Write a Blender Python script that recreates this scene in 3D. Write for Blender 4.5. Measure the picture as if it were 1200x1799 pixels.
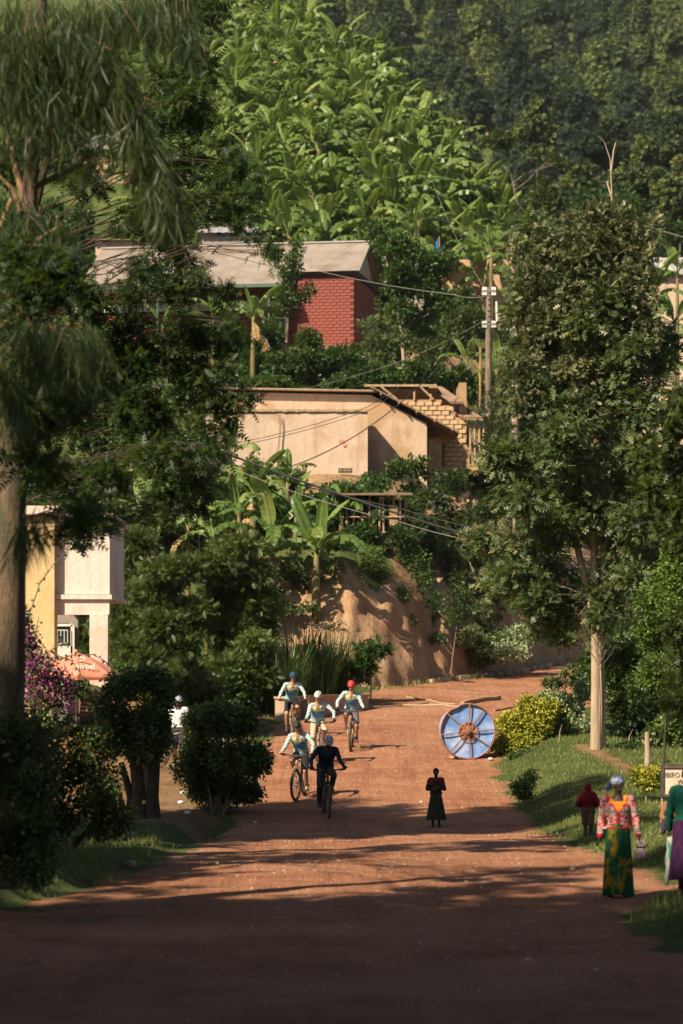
import bpy, math, random
import numpy as np
from mathutils import Vector, Matrix, Euler
R = math.radians
for o in list(bpy.data.objects): bpy.data.objects.remove(o)
SC = bpy.context.scene
COL = SC.collection
rng = np.random.default_rng(7)
random.seed(7)

# ------------------------------------------------------------------ camera, sky, sun
CZ = 3.0; FPX = 5000.0
cam = bpy.data.cameras.new('camera'); co = bpy.data.objects.new('camera', cam); COL.objects.link(co)
co.location = (0, 0, CZ); co.rotation_euler = (R(90), 0, 0)
cam.sensor_fit = 'VERTICAL'; cam.sensor_height = 24; cam.sensor_width = 16
cam.lens = 24 * FPX / 1799.0
cam.shift_y = (1190 - 899.5) / 1799.0
cam.clip_start = 0.5; cam.clip_end = 3000
cam.dof.use_dof = True; cam.dof.focus_distance = 68; cam.dof.aperture_fstop = 1.2
SC.camera = co
SUN_EL = 39.5; SUN_AZ = 224.0       # the sun stands behind the camera, to the left (compass from +Y)
W = bpy.data.worlds.new('World'); SC.world = W; W.use_nodes = True
wn = W.node_tree.nodes; wl = W.node_tree.links
bg = wn['Background']; sky = wn.new('ShaderNodeTexSky'); sky.sky_type = 'NISHITA'; sky.sun_disc = False
sky.sun_elevation = R(SUN_EL); sky.sun_rotation = R(SUN_AZ); sky.altitude = 1600; sky.dust_density = 5.0; sky.ozone_density = .6
wl.new(sky.outputs[0], bg.inputs[0]); bg.inputs[1].default_value = 0.05
sl = bpy.data.lights.new('sun', 'SUN'); so = bpy.data.objects.new('sun', sl); COL.objects.link(so)
sl.energy = 4.9; sl.angle = R(0.6); sl.color = (1.0, 0.85, 0.64)
sd = Vector((-math.sin(R(SUN_AZ)) * math.cos(R(SUN_EL)), -math.cos(R(SUN_AZ)) * math.cos(R(SUN_EL)), -math.sin(R(SUN_EL))))
so.rotation_euler = sd.to_track_quat('-Z', 'Y').to_euler(); so.location = (-30, -30, 60)
SC.view_settings.view_transform = 'Standard'; SC.view_settings.look = 'None'
SC.view_settings.gamma = 1.0; SC.view_settings.use_curve_mapping = False
SC.view_settings.exposure = 0.90

def at(c, r, D):
    return Vector(((c - 600) / FPX * D, D, CZ + (1190 - r) / FPX * D))

# ------------------------------------------------------------------ noise
def _hash(ix, iy, seed):
    n = (ix.astype(np.int64) * 374761393 + iy.astype(np.int64) * 668265263 + seed * 974711) & 0x7fffffff
    n = ((n ^ (n >> 13)) * 1274126177) & 0x7fffffff
    return ((n ^ (n >> 16)) & 0xffff) / 65535.0
def vnoise(x, y, seed=0):
    x = np.asarray(x, float); y = np.asarray(y, float)
    ix = np.floor(x); iy = np.floor(y); fx = x - ix; fy = y - iy
    fx = fx * fx * (3 - 2 * fx); fy = fy * fy * (3 - 2 * fy)
    a = _hash(ix, iy, seed); b = _hash(ix + 1, iy, seed); c = _hash(ix, iy + 1, seed); d = _hash(ix + 1, iy + 1, seed)
    return (a * (1 - fx) + b * fx) * (1 - fy) + (c * (1 - fx) + d * fx) * fy * 1.0
def fbm(x, y, seed=0, oct=4):
    s = 0; a = 0.5; t = 0
    for i in range(oct):
        s = s + a * vnoise(x, y, seed + i * 17); t += a; x = np.asarray(x) * 2.03; y = np.asarray(y) * 2.03; a *= 0.5
    return s / t * 2 - 1
def sstep(a, b, x):
    t = np.clip((np.asarray(x, float) - a) / (b - a), 0, 1); return t * t * (3 - 2 * t)

# ------------------------------------------------------------------ terrain shape
_yy = np.linspace(-60, 260, 1601)
_zz = np.interp(_yy, [-60, 0, 25, 45, 54, 58, 60, 63.4, 66, 69, 72, 78, 90, 100, 112, 130, 160, 260],
                [.2, 0, 0, .05, -.02, -.03, .06, .28, .55, .88, 1.13, 1.5, 2.2, 2.75, 3.5, 4.8, 7, 14])
_k = np.hanning(9); _k /= _k.sum(); _zz = np.convolve(np.pad(_zz, 4, mode='edge'), _k, 'valid')
def zroad(y): return np.interp(y, _yy, _zz)
def Bline(x): return np.interp(x, [-30, -5, 0, 1.5, 3, 5, 7, 9.6, 14, 30, 60], [99, 97.5, 96.5, 98, 101, 105, 109, 116, 126, 145, 170])
def xl(y): return np.interp(y, [-60, 26, 32, 38, 42, 48, 54, 57, 64, 79, 88, 94, 98, 101, 105, 109, 116, 126], [-7, -6, -4.8, -3.9, -3.1, -2.7, -2.3, -2.3, -2.1, -1.9, -.9, .8, 1.6, 3.2, 5, 7, 9.8, 14])
def xr(y): return np.interp(y, [-60, 26, 30, 33, 36, 40, 46, 50, 59, 66, 69, 74, 80, 90, 100, 110, 126], [7, 5, 3.9, 3.2, 3.6, 4.7, 4.5, 4.1, 3.9, 3.7, 3.8, 4.2, 5.4, 8.2, 11, 14, 21])
def zfar(y): return np.interp(y, [60, 90, 100, 104, 110, 122.5, 126, 131, 135, 148, 153, 158, 232, 300], [2, 5.5, 7.4, 8.7, 10.9, 11.2, 13.6, 17.2, 18.7, 19.2, 22, 24.5, 57, 80])
def cap(x): return np.interp(x, [-60, -8, -2, 2, 5.7, 8, 10.5, 14, 20, 60], [90, 66, 54.5, 47, 39, 34.5, 30, 26, 24.5, 24])
def zforest(y): return np.interp(y, [0, 200, 240, 280, 520, 700, 800], [-60, 6, 22, 35, 128, 190, 215])
def zg(x, y):
    x = np.asarray(x, float); y = np.asarray(y, float)
    zr = zroad(y)
    inr = sstep(-.5, .5, x - xl(y)) * sstep(-.5, .5, xr(y) - x)
    z = zr + 0.055 * fbm(x * .35, y * .35, 3) + inr * 0.025 * fbm(x * 1.3, y * .8, 9)
    # cut by run off water across the road, ruts where timber lies
    z = z - 0.10 * inr * np.exp(-((y - (57.0 - .25 * x + .5 * fbm(x * .5, y * 0, 5))) / 1.1) ** 2)
    z = z - 0.05 * inr * np.exp(-((y - (87.5 + .9 * x)) / .5) ** 2) - 0.05 * inr * np.exp(-((y - (84.5 + .9 * x)) / .4) ** 2)
    rt = x - xr(y)
    z = z + .28 * sstep(0, 1.4, rt) + .12 * sstep(60, 66, y) * sstep(.3, 1.6, rt) + .05 * np.clip(rt, 0, 8)
    lf = xl(y) - x
    z = z + .12 * sstep(.1, .8, lf) - .42 * np.exp(-((lf - .55) / .38) ** 2) * sstep(51, 53, y) * (1 - sstep(58, 62, y))
    z = z + .45 * sstep(.1, 1.0, lf) * sstep(31, 34, y) * (1 - sstep(41, 44, y))
    z = z + .22 * sstep(1, 5, lf) * sstep(60, 75, y)
    d = y - Bline(x) + .8 * fbm(x * .35, x * .0, 21) + .14 * (1 - np.abs(fbm(x * 1.7, x * 0, 22)) * 2)
    gorge = np.exp(-((x - 3.25) / .28) ** 2) * .9
    d = d - gorge
    bank = 4.4 * np.clip(d / 4.2, 0, 1) ** .8 + .36 * np.clip(d - 3.8, 0, None)
    zb = zroad(np.minimum(Bline(x), y)) + bank
    far = np.minimum(zfar(y), np.maximum(cap(x), 0) - .04 * np.clip(y - 200, 0, 60))
    hill = np.minimum(zb, far + .5 * fbm(x * .2, y * .2, 31) * sstep(96, 106, y) * (1 - sstep(107, 109, y) * (1 - sstep(121, 123, y))))
    z = np.where(d > 0, np.maximum(z * 0 + hill, np.minimum(z, hill + 9)) * 0 + hill, z)
    return np.maximum(z, zforest(y) + 2.5 * fbm(x * .05, y * .05, 41) * sstep(240, 280, y))
def z1(x, y): return float(zg(np.array([x]), np.array([y]))[0])
def ghit(c, r, ymin=22, ymax=230):
    ys = np.arange(ymin, ymax, .04); xs = (c - 600) / FPX * ys; zs = CZ + (1190 - r) / FPX * ys
    g = zg(xs, ys); k = np.argmax(g >= zs)
    if g[k] < zs[k]: k = len(ys) - 1
    return Vector((float(xs[k]), float(ys[k]), float(g[k])))

# ------------------------------------------------------------------ materials
def newmat(name):
    m = bpy.data.materials.new(name); m.use_nodes = True
    nt = m.node_tree; b = nt.nodes['Principled BSDF']
    return m, nt, b
def N(nt, t, **kw):
    n = nt.nodes.new(t)
    for k, v in kw.items(): setattr(n, k, v)
    return n
def texco(nt, kind='Object', scale=(1, 1, 1)):
    t = N(nt, 'ShaderNodeTexCoord'); m = N(nt, 'ShaderNodeMapping'); m.inputs['Scale'].default_value = scale
    nt.links.new(t.outputs[kind], m.inputs[0]); return m.outputs[0]
def noise(nt, vec, scale, detail=5, rough=.6):
    n = N(nt, 'ShaderNodeTexNoise'); n.inputs['Scale'].default_value = scale; n.inputs['Detail'].default_value = detail
    n.inputs['Roughness'].default_value = rough
    if vec: nt.links.new(vec, n.inputs['Vector'])
    return n.outputs['Fac']
def ramp(nt, fac, stops):
    r = N(nt, 'ShaderNodeValToRGB'); e = r.color_ramp.elements
    while len(e) < len(stops): e.new(.5)
    for i, (p, c) in enumerate(stops): e[i].position = p; e[i].color = (*c, 1) if len(c) == 3 else c
    nt.links.new(fac, r.inputs[0]); return r.outputs[0]
def mixc(nt, f, a, b, mode='MIX'):
    m = N(nt, 'ShaderNodeMix', data_type='RGBA', blend_type=mode)
    for k, v in ((0, f), (6, a), (7, b)):
        if hasattr(v, 'links') or isinstance(v, bpy.types.NodeSocket): nt.links.new(v, m.inputs[k])
        else: m.inputs[k].default_value = v if k == 0 else (*v, 1)
    return m.outputs[2]
def bump(nt, b, h, strength=.4, dist=.02):
    n = N(nt, 'ShaderNodeBump'); n.inputs['Strength'].default_value = strength; n.inputs['Distance'].default_value = dist
    nt.links.new(h, n.inputs['Height']); nt.links.new(n.outputs[0], b.inputs['Normal'])
def surf(name, c1, c2, scale=6, rough=.85, bs=.4, bd=.02, metal=0, stretch=(1, 1, 1), c3=None, s3=1.2):
    m, nt, b = newmat(name); v = texco(nt, 'Object', stretch)
    f = noise(nt, v, scale); c = ramp(nt, f, [(.3, c1), (.7, c2)])
    if c3:
        g = noise(nt, v, s3, 4, .7); mm = ramp(nt, g, [(.48, (0, 0, 0)), (.68, (1, 1, 1))]); c = mixc(nt, mm, c, c3)
    nt.links.new(c, b.inputs['Base Color']); b.inputs['Roughness'].default_value = rough; b.inputs['Metallic'].default_value = metal
    b.inputs['Specular IOR Level'].default_value = .3
    bump(nt, b, noise(nt, v, scale * 4, 6), bs, bd); return m
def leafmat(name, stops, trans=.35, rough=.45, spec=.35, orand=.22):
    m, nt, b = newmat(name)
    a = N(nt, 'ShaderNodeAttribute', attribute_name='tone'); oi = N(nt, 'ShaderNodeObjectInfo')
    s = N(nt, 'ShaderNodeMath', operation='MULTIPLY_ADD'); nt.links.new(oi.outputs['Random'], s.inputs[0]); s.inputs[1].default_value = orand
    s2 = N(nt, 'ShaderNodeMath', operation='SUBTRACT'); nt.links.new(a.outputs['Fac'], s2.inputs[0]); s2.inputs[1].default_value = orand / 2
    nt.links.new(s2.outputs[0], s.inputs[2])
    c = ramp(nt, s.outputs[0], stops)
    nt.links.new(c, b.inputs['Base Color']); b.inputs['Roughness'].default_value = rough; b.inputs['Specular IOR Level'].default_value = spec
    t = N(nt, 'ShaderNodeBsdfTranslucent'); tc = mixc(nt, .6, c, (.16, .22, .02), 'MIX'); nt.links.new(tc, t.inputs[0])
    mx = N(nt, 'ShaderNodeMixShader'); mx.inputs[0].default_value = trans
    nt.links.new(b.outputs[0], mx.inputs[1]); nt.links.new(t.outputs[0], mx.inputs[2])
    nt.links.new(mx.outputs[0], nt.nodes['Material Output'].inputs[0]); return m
def colmat(name, rough=.85, bs=.25, var=.12):
    m, nt, b = newmat(name); a = N(nt, 'ShaderNodeAttribute', attribute_name='Col'); v = texco(nt)
    f = noise(nt, v, 30, 3); c = mixc(nt, 1.0, a.outputs['Color'], ramp(nt, f, [(.2, (1 - var * 2,) * 3), (.8, (1, 1, 1))]), 'MULTIPLY')
    nt.links.new(c, b.inputs['Base Color']); b.inputs['Roughness'].default_value = rough; b.inputs['Specular IOR Level'].default_value = .2
    bump(nt, b, noise(nt, v, 14, 4), bs, .02); return m
M = {}
M['bark'] = surf('bark', (.13, .095, .07), (.30, .23, .17), 9, .95, .8, .03, stretch=(1, 1, .25), c3=(.10, .09, .07), s3=2)
M['barkpale'] = surf('pale_bark', (.26, .19, .13), (.47, .36, .25), 8, .95, .7, .02, stretch=(1, 1, .2))
M['barkdark'] = surf('dark_bark', (.035, .026, .018), (.09, .065, .045), 8, .95, .8, .03)
M['barkgrey'] = surf('grey_bark', (.075, .052, .034), (.19, .13, .085), 7, .95, .9, .04, stretch=(1, 1, .35), c3=(.07, .07, .045), s3=3)
M['twig'] = surf('twig', (.16, .10, .05), (.30, .20, .11), 12, .9, .4)
M['wood'] = surf('weathered_wood', (.25, .17, .10), (.46, .33, .20), 10, .9, .5, .01, stretch=(1, 1, .2))
M['banana_stem'] = surf('banana_stem', (.10, .09, .035), (.22, .17, .075), 7, .7, .4, stretch=(1, 1, .3), c3=(.14, .08, .04))
M['deadleaf'] = surf('dead_leaf', (.20, .11, .05), (.40, .27, .13), 9, .9, .5)
M['acacia'] = leafmat('acacia_leaf', [(0, (.028, .052, .020)), (.35, (.078, .120, .044)), (.7, (.155, .195, .075)), (1, (.31, .30, .15))], .42)
M['acaciadark'] = leafmat('dark_feathery_leaf', [(0, (.014, .034, .013)), (.45, (.036, .074, .022)), (.8, (.08, .12, .034)), (1, (.17, .17, .06))], .42)
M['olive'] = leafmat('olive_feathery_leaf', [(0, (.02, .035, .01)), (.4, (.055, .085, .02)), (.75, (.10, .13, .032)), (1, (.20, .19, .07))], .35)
M['tips'] = leafmat('pale_brown_flower_tips', [(0, (.075, .095, .04)), (.5, (.19, .19, .09)), (1, (.42, .36, .22))], .3)
M['cypress'] = leafmat('cypress_leaf', [(0, (.02, .04, .010)), (.5, (.080, .120, .026)), (1, (.21, .235, .05))], .3)
M['needle'] = leafmat('drooping_needle', [(0, (.016, .036, .012)), (.5, (.040, .074, .022)), (1, (.11, .125, .04))], .35)
M['broad'] = leafmat('broad_leaf', [(0, (.016, .040, .012)), (.5, (.045, .105, .022)), (.85, (.09, .17, .035)), (1, (.22, .2, .08))], .35)
M['hedge'] = leafmat('hedge_leaf', [(0, (.018, .042, .012)), (.5, (.052, .10, .024)), (1, (.16, .21, .045))], .25, .4)
M['lime'] = leafmat('lime_leaf', [(0, (.03, .07, .014)), (.5, (.10, .18, .03)), (1, (.28, .34, .07))], .35)
M['yellow'] = leafmat('yellow_leaf', [(0, (.10, .14, .02)), (.35, (.34, .34, .035)), (.7, (.56, .50, .05)), (1, (.74, .66, .08))], .25)
M['variegated'] = leafmat('variegated_leaf', [(0, (.08, .14, .05)), (.4, (.30, .38, .19)), (1, (.66, .68, .42))], .25)
M['banana'] = leafmat('banana_leaf', [(0, (.045, .095, .022)), (.45, (.13, .21, .045)), (.8, (.25, .33, .085)), (1, (.46, .42, .19))], .4, .42, .4, .35)
M['grass'] = leafmat('grass_blade', [(0, (.05, .085, .02)), (.5, (.13, .18, .045)), (1, (.32, .29, .11))], .35)
M['reed'] = leafmat('reed_blade', [(0, (.02, .055, .02)), (.5, (.045, .10, .03)), (1, (.12, .18, .06))], .3)
M['forest'] = leafmat('forest_leaf', [(0, (.012, .030, .022)), (.35, (.032, .060, .032)), (.7, (.080, .118, .042)), (1, (.20, .22, .06))], .25, .6, .2, .75)
M['purple'] = leafmat('bougainvillea_bract', [(0, (.14, .012, .12)), (.5, (.36, .03, .30)), (1, (.55, .07, .48))], .35)
M['yflower'] = leafmat('yellow_flower', [(0, (.3, .26, .01)), (1, (.55, .48, .03))], .2)
M['cloth'] = colmat('dyed_cloth')
M['smooth'] = colmat('painted_shell', .45, .02, .04)
M['skin_light'] = surf('tanned_skin', (.42, .23, .15), (.50, .28, .19), 20, .6, .05)
M['skin_dark'] = surf('dark_skin', (.045, .024, .016), (.065, .036, .024), 20, .5, .05)
M['black'] = surf('black_rubber', (.02, .018, .016), (.05, .04, .03), 15, .8, .2)
M['tyre'] = surf('dusty_tyre', (.05, .035, .025), (.16, .10, .065), 12, .9, .3)
M['bike'] = surf('dusty_bike_paint', (.22, .14, .09), (.36, .24, .16), 10, .5, .1)
M['bikedark'] = surf('dark_bike_paint', (.03, .03, .028), (.08, .065, .05), 10, .5, .1)
M['steel'] = surf('dull_steel', (.25, .24, .22), (.4, .38, .35), 12, .4, .1, metal=.7)
M['rust'] = surf('rusty_iron', (.26, .12, .07), (.40, .21, .14), 8, .8, .3, c3=(.16, .07, .04))
M['brick'] = surf('red_painted_brick', (.20, .048, .036), (.29, .085, .062), 5, .8, .4, .006)
M['mortar'] = surf('dark_mortar', (.07, .025, .02), (.14, .05, .04), 8, .95, .4)
M['adobe'] = surf('adobe_block', (.42, .27, .15), (.55, .38, .23), 4, .95, .6, .02)
M['adobemortar'] = surf('adobe_mortar', (.30, .19, .105), (.42, .27, .16), 8, .95, .6)
M['clay'] = surf('clay_plaster', (.54, .38, .26), (.62, .45, .32), 3, .95, .5, .015, c3=(.46, .28, .15), s3=.45)
M['clay2'] = surf('worn_clay_plaster', (.50, .32, .20), (.60, .42, .29), 3, .95, .6, .02, c3=(.40, .23, .12), s3=.8)
def plaster(name, base, lite, stain, damp):
    m, nt, b = newmat(name); v = texco(nt); vs = texco(nt, 'Object', (1, 1, .13))
    c = ramp(nt, noise(nt, v, 1.3, 7, .7), [(.3, base), (.7, lite)])
    c = mixc(nt, ramp(nt, noise(nt, v, .42, 4, .65), [(.5, (0, 0, 0)), (.58, (.8, .8, .8))]), c, stain)
    c = mixc(nt, ramp(nt, noise(nt, vs, 2.6, 6, .7), [(.52, (0, 0, 0)), (.75, (.75, .75, .75))]), c, damp)
    c = mixc(nt, ramp(nt, noise(nt, v, 11, 3, .6), [(.66, (0, 0, 0)), (.74, (.7, .7, .7))]), c, stain)
    nt.links.new(c, b.inputs['Base Color']); b.inputs['Roughness'].default_value = .95; bump(nt, b, noise(nt, v, 7, 8, .75), .7, .04); return m
M['clay'] = plaster('clay_plaster', (.47, .35, .255), (.57, .44, .33), (.43, .285, .17), (.36, .25, .165))
M['clay2'] = plaster('worn_clay_plaster', (.46, .325, .22), (.55, .41, .29), (.39, .235, .125), (.32, .20, .115))
M['cream'] = plaster('cream_wall', (.60, .52, .45), (.68, .60, .53), (.55, .45, .36), (.42, .34, .27))
M['ochre'] = plaster('yellow_wall', (.50, .375, .18), (.60, .47, .24), (.46, .32, .15), (.32, .22, .11))
M['coping'] = surf('coping', (.26, .18, .11), (.42, .30, .19), 8, .95, .6)
M['roofsheet'] = surf('dusty_roof_sheet', (.23, .19, .16), (.32, .27, .225), 1.5, .6, .2, .01, c3=(.19, .145, .11), s3=.5)
M['roofdark'] = surf('old_roof_sheet', (.14, .09, .06), (.27, .18, .12), 4, .7, .4)
M['roofgrey'] = surf('grey_roof_sheet', (.30, .285, .28), (.40, .38, .365), 2, .5, .2)
M['greenpaint'] = surf('green_gutter_paint', (.05, .09, .06), (.09, .14, .10), 5, .6, .1)
M['darkbeam'] = surf('dark_beam', (.03, .028, .025), (.07, .06, .05), 8, .8, .2)
M['white'] = surf('white_paint', (.55, .52, .46), (.7, .67, .6), 4, .7, .1)
M['cream_old'] = surf('cream_wall', (.66, .56, .48), (.78, .68, .6), 6, .9, .3, .01, c3=(.55, .44, .34), s3=.9)
M['ochre_old'] = surf('yellow_wall', (.55, .36, .13), (.68, .48, .20), 4, .9, .3, .01, c3=(.42, .25, .09), s3=.8)
M['greyplaster'] = surf('grey_plaster', (.24, .20, .17), (.33, .28, .24), 5, .9, .3)
M['concrete'] = surf('worn_concrete', (.34, .24, .15), (.48, .36, .25), 6, .95, .6)
M['blue'] = surf('blue_paint', (.02, .12, .40), (.04, .20, .55), 6, .6, .1)
M['umbrella'] = surf('faded_red_canvas', (.58, .19, .12), (.68, .27, .18), 5, .8, .1)
M['sign'] = surf('sign_board', (.58, .47, .36), (.70, .60, .48), 4, .8, .2, c3=(.45, .30, .17), s3=1.5)
M['signframe'] = surf('sign_frame', (.03, .05, .05), (.07, .09, .09), 8, .7, .2)
M['letter'] = surf('letter_paint', (.02, .03, .04), (.05, .06, .07), 8, .8, .1)
M['rock'] = surf('rock', (.28, .18, .12), (.46, .33, .24), 6, .95, .7)
M['stonepale'] = surf('pale_stone', (.5, .42, .34), (.66, .58, .5), 6, .95, .5)
M['cable'] = surf('cable_black', (.015, .015, .015), (.03, .03, .03), 5, .7, .1)
M['cablepale'] = surf('cable_pale', (.17, .16, .14), (.26, .24, .21), 5, .6, .1)
M['litter'] = surf('litter_plastic', (.4, .55, .65), (.75, .8, .85), 7, .5, .2)
M['glass'] = surf('dark_glass', (.02, .025, .03), (.05, .06, .07), 3, .15, .02)
# wheel panel: blue sheet with blotchy white scuffs
m, nt, b = newmat('scuffed_blue_panel'); v = texco(nt)
c = mixc(nt, ramp(nt, noise(nt, v, 2.4, 5, .65), [(.46, (0, 0, 0)), (.72, (.75, .75, .75))]), (.13, .26, .56), (.55, .62, .76))
nt.links.new(c, b.inputs['Base Color']); b.inputs['Roughness'].default_value = .35; bump(nt, b, noise(nt, v, 3), .2, .03); M['panel'] = m

# ground: earth, grass tint and bank clay mixed by attributes
m, nt, b = newmat('earth_and_turf'); v = texco(nt)
aroad = N(nt, 'ShaderNodeAttribute', attribute_name='road').outputs['Fac']
agr = N(nt, 'ShaderNodeAttribute', attribute_name='grass').outputs['Fac']
abk = N(nt, 'ShaderNodeAttribute', attribute_name='bank').outputs['Fac']
vs = texco(nt, 'Object', (.45, 1.6, 1))
rc = ramp(nt, noise(nt, v, .8, 8, .7), [(.28, (.23, .098, .048)), (.5, (.34, .145, .074)), (.72, (.46, .225, .125))])
rc = mixc(nt, ramp(nt, noise(nt, vs, 1.3, 6, .75), [(.52, (0, 0, 0)), (.66, (.5, .5, .5))]), rc, (.45, .24, .14))
vr = texco(nt, 'Object', (2.6, .16, 1))
rc = mixc(nt, ramp(nt, noise(nt, vr, 1.0, 5, .6), [(.50, (0, 0, 0)), (.62, (.55, .55, .55))]), rc, (.24, .105, .058))
rc = mixc(nt, ramp(nt, noise(nt, v, .28, 5, .6), [(.46, (0, 0, 0)), (.64, (.6, .6, .6))]), rc, (.46, .24, .145))
rc = mixc(nt, ramp(nt, noise(nt, v, 9, 3, .6), [(.62, (0, 0, 0)), (.75, (.55, .55, .55))]), rc, (.52, .34, .23))
rc = mixc(nt, ramp(nt, noise(nt, v, 14, 2, .6), [(.28, (.4, .4, .4)), (.4, (0, 0, 0))]), rc, (.16, .07, .04))
ec = ramp(nt, noise(nt, v, 1.2, 6, .7), [(.3, (.17, .09, .045)), (.7, (.30, .19, .10))])
gc = ramp(nt, noise(nt, v, 1.6, 7, .7), [(.25, (.035, .05, .015)), (.5, (.075, .10, .028)), (.75, (.15, .15, .055))])
vb = texco(nt, 'Object', (1, 1, .35))
bc = ramp(nt, noise(nt, vb, 1.1, 8, .7), [(.26, (.22, .115, .06)), (.45, (.37, .225, .125)), (.6, (.45, .29, .17)), (.8, (.54, .38, .25))])
c = mixc(nt, aroad, ec, rc); c = mixc(nt, abk, c, bc)
gn = N(nt, 'ShaderNodeMath', operation='ADD'); nt.links.new(agr, gn.inputs[0])
nn = N(nt, 'ShaderNodeMath', operation='MULTIPLY_ADD'); nt.links.new(noise(nt, v, 3, 5, .7), nn.inputs[0]); nn.inputs[1].default_value = 1.4; nn.inputs[2].default_value = -.7
nt.links.new(nn.outputs[0], gn.inputs[1]); gm = ramp(nt, gn.outputs[0], [(.38, (0, 0, 0)), (.62, (1, 1, 1))])
c = mixc(nt, gm, c, gc); nt.links.new(c, b.inputs['Base Color']); b.inputs['Roughness'].default_value = .95; b.inputs['Specular IOR Level'].default_value = .15
hh = N(nt, 'ShaderNodeMath', operation='MULTIPLY_ADD'); nt.links.new(noise(nt, v, 9, 8, .75), hh.inputs[0]); hh.inputs[1].default_value = .6
nt.links.new(noise(nt, vs, 2.2, 5, .6), hh.inputs[2]); h2 = N(nt, 'ShaderNodeMath', operation='MULTIPLY_ADD'); nt.links.new(noise(nt, vr, 1.6, 6, .6), h2.inputs[0]); h2.inputs[1].default_value = .7; nt.links.new(hh.outputs[0], h2.inputs[2]); bump(nt, b, h2.outputs[0], 1.0, .11)
M['ground'] = m

# ------------------------------------------------------------------ mesh helpers
def fast_mesh(name, V, F, mats, smooth=False, tone=None, col=None, mi=None, attrs=None):
    V = np.ascontiguousarray(V, np.float32); F = np.ascontiguousarray(F, np.int32); k = F.shape[1]
    me = bpy.data.meshes.new(name); me.vertices.add(len(V)); me.vertices.foreach_set('co', V.ravel())
    me.loops.add(F.size); me.loops.foreach_set('vertex_index', F.ravel())
    me.polygons.add(len(F)); me.polygons.foreach_set('loop_start', np.arange(0, F.size, k, dtype=np.int32))
    me.polygons.foreach_set('loop_total', np.full(len(F), k, np.int32))
    if mi is not None: me.polygons.foreach_set('material_index', np.asarray(mi, np.int32))
    if smooth: me.polygons.foreach_set('use_smooth', np.ones(len(F), bool))
    me.update(calc_edges=True)
    if tone is not None: a = me.attributes.new('tone', 'FLOAT', 'POINT'); a.data.foreach_set('value', np.asarray(tone, np.float32))
    for kk, vv in (attrs or {}).items(): a = me.attributes.new(kk, 'FLOAT', 'POINT'); a.data.foreach_set('value', np.asarray(vv, np.float32))
    if col is not None: set_col(me, col)
    for q in (mats if isinstance(mats, (list, tuple)) else [mats]): me.materials.append(q)
    return me
def set_col(me, col):
    a = me.color_attributes.new('Col', 'FLOAT_COLOR', 'POINT'); c4 = np.ones((len(me.vertices), 4), np.float32); c4[:, :3] = col
    a.data.foreach_set('color', c4.ravel())
def link(name, me, parent=None, loc=None, rot=None):
    o = bpy.data.objects.new(name, me); COL.objects.link(o)
    if parent is not None: o.parent = parent
    if loc is not None: o.location = loc
    if rot is not None: o.rotation_euler = rot
    return o
def tag(o, label=None, cat=None, group=None, kind=None):
    if label: o['label'] = label
    if cat: o['category'] = cat
    if group: o['group'] = group
    if kind: o['kind'] = kind
    return o
def thing(name, label, cat, loc=(0, 0, 0), rz=0, group=None):
    o = bpy.data.objects.new(name, None); COL.objects.link(o); o.location = loc; o.rotation_euler = (0, 0, rz); o.empty_display_size = .2
    return tag(o, label, cat, group)
def copy_tree(o, loc=None, rz=None, s=None, label=None, group=None, parent=None):
    c = o.copy(); COL.objects.link(c)
    if parent is not None: c.parent = parent; c.matrix_parent_inverse = o.matrix_parent_inverse
    if loc is not None: c.location = loc
    if rz is not None: c.rotation_euler = (0, 0, rz)
    if s is not None: c.scale = (s, s, s) if not hasattr(s, '__len__') else s
    if label: c['label'] = label
    if group: c['group'] = group
    for ch in list(o.children): copy_tree(ch, parent=c)
    return c
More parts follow.
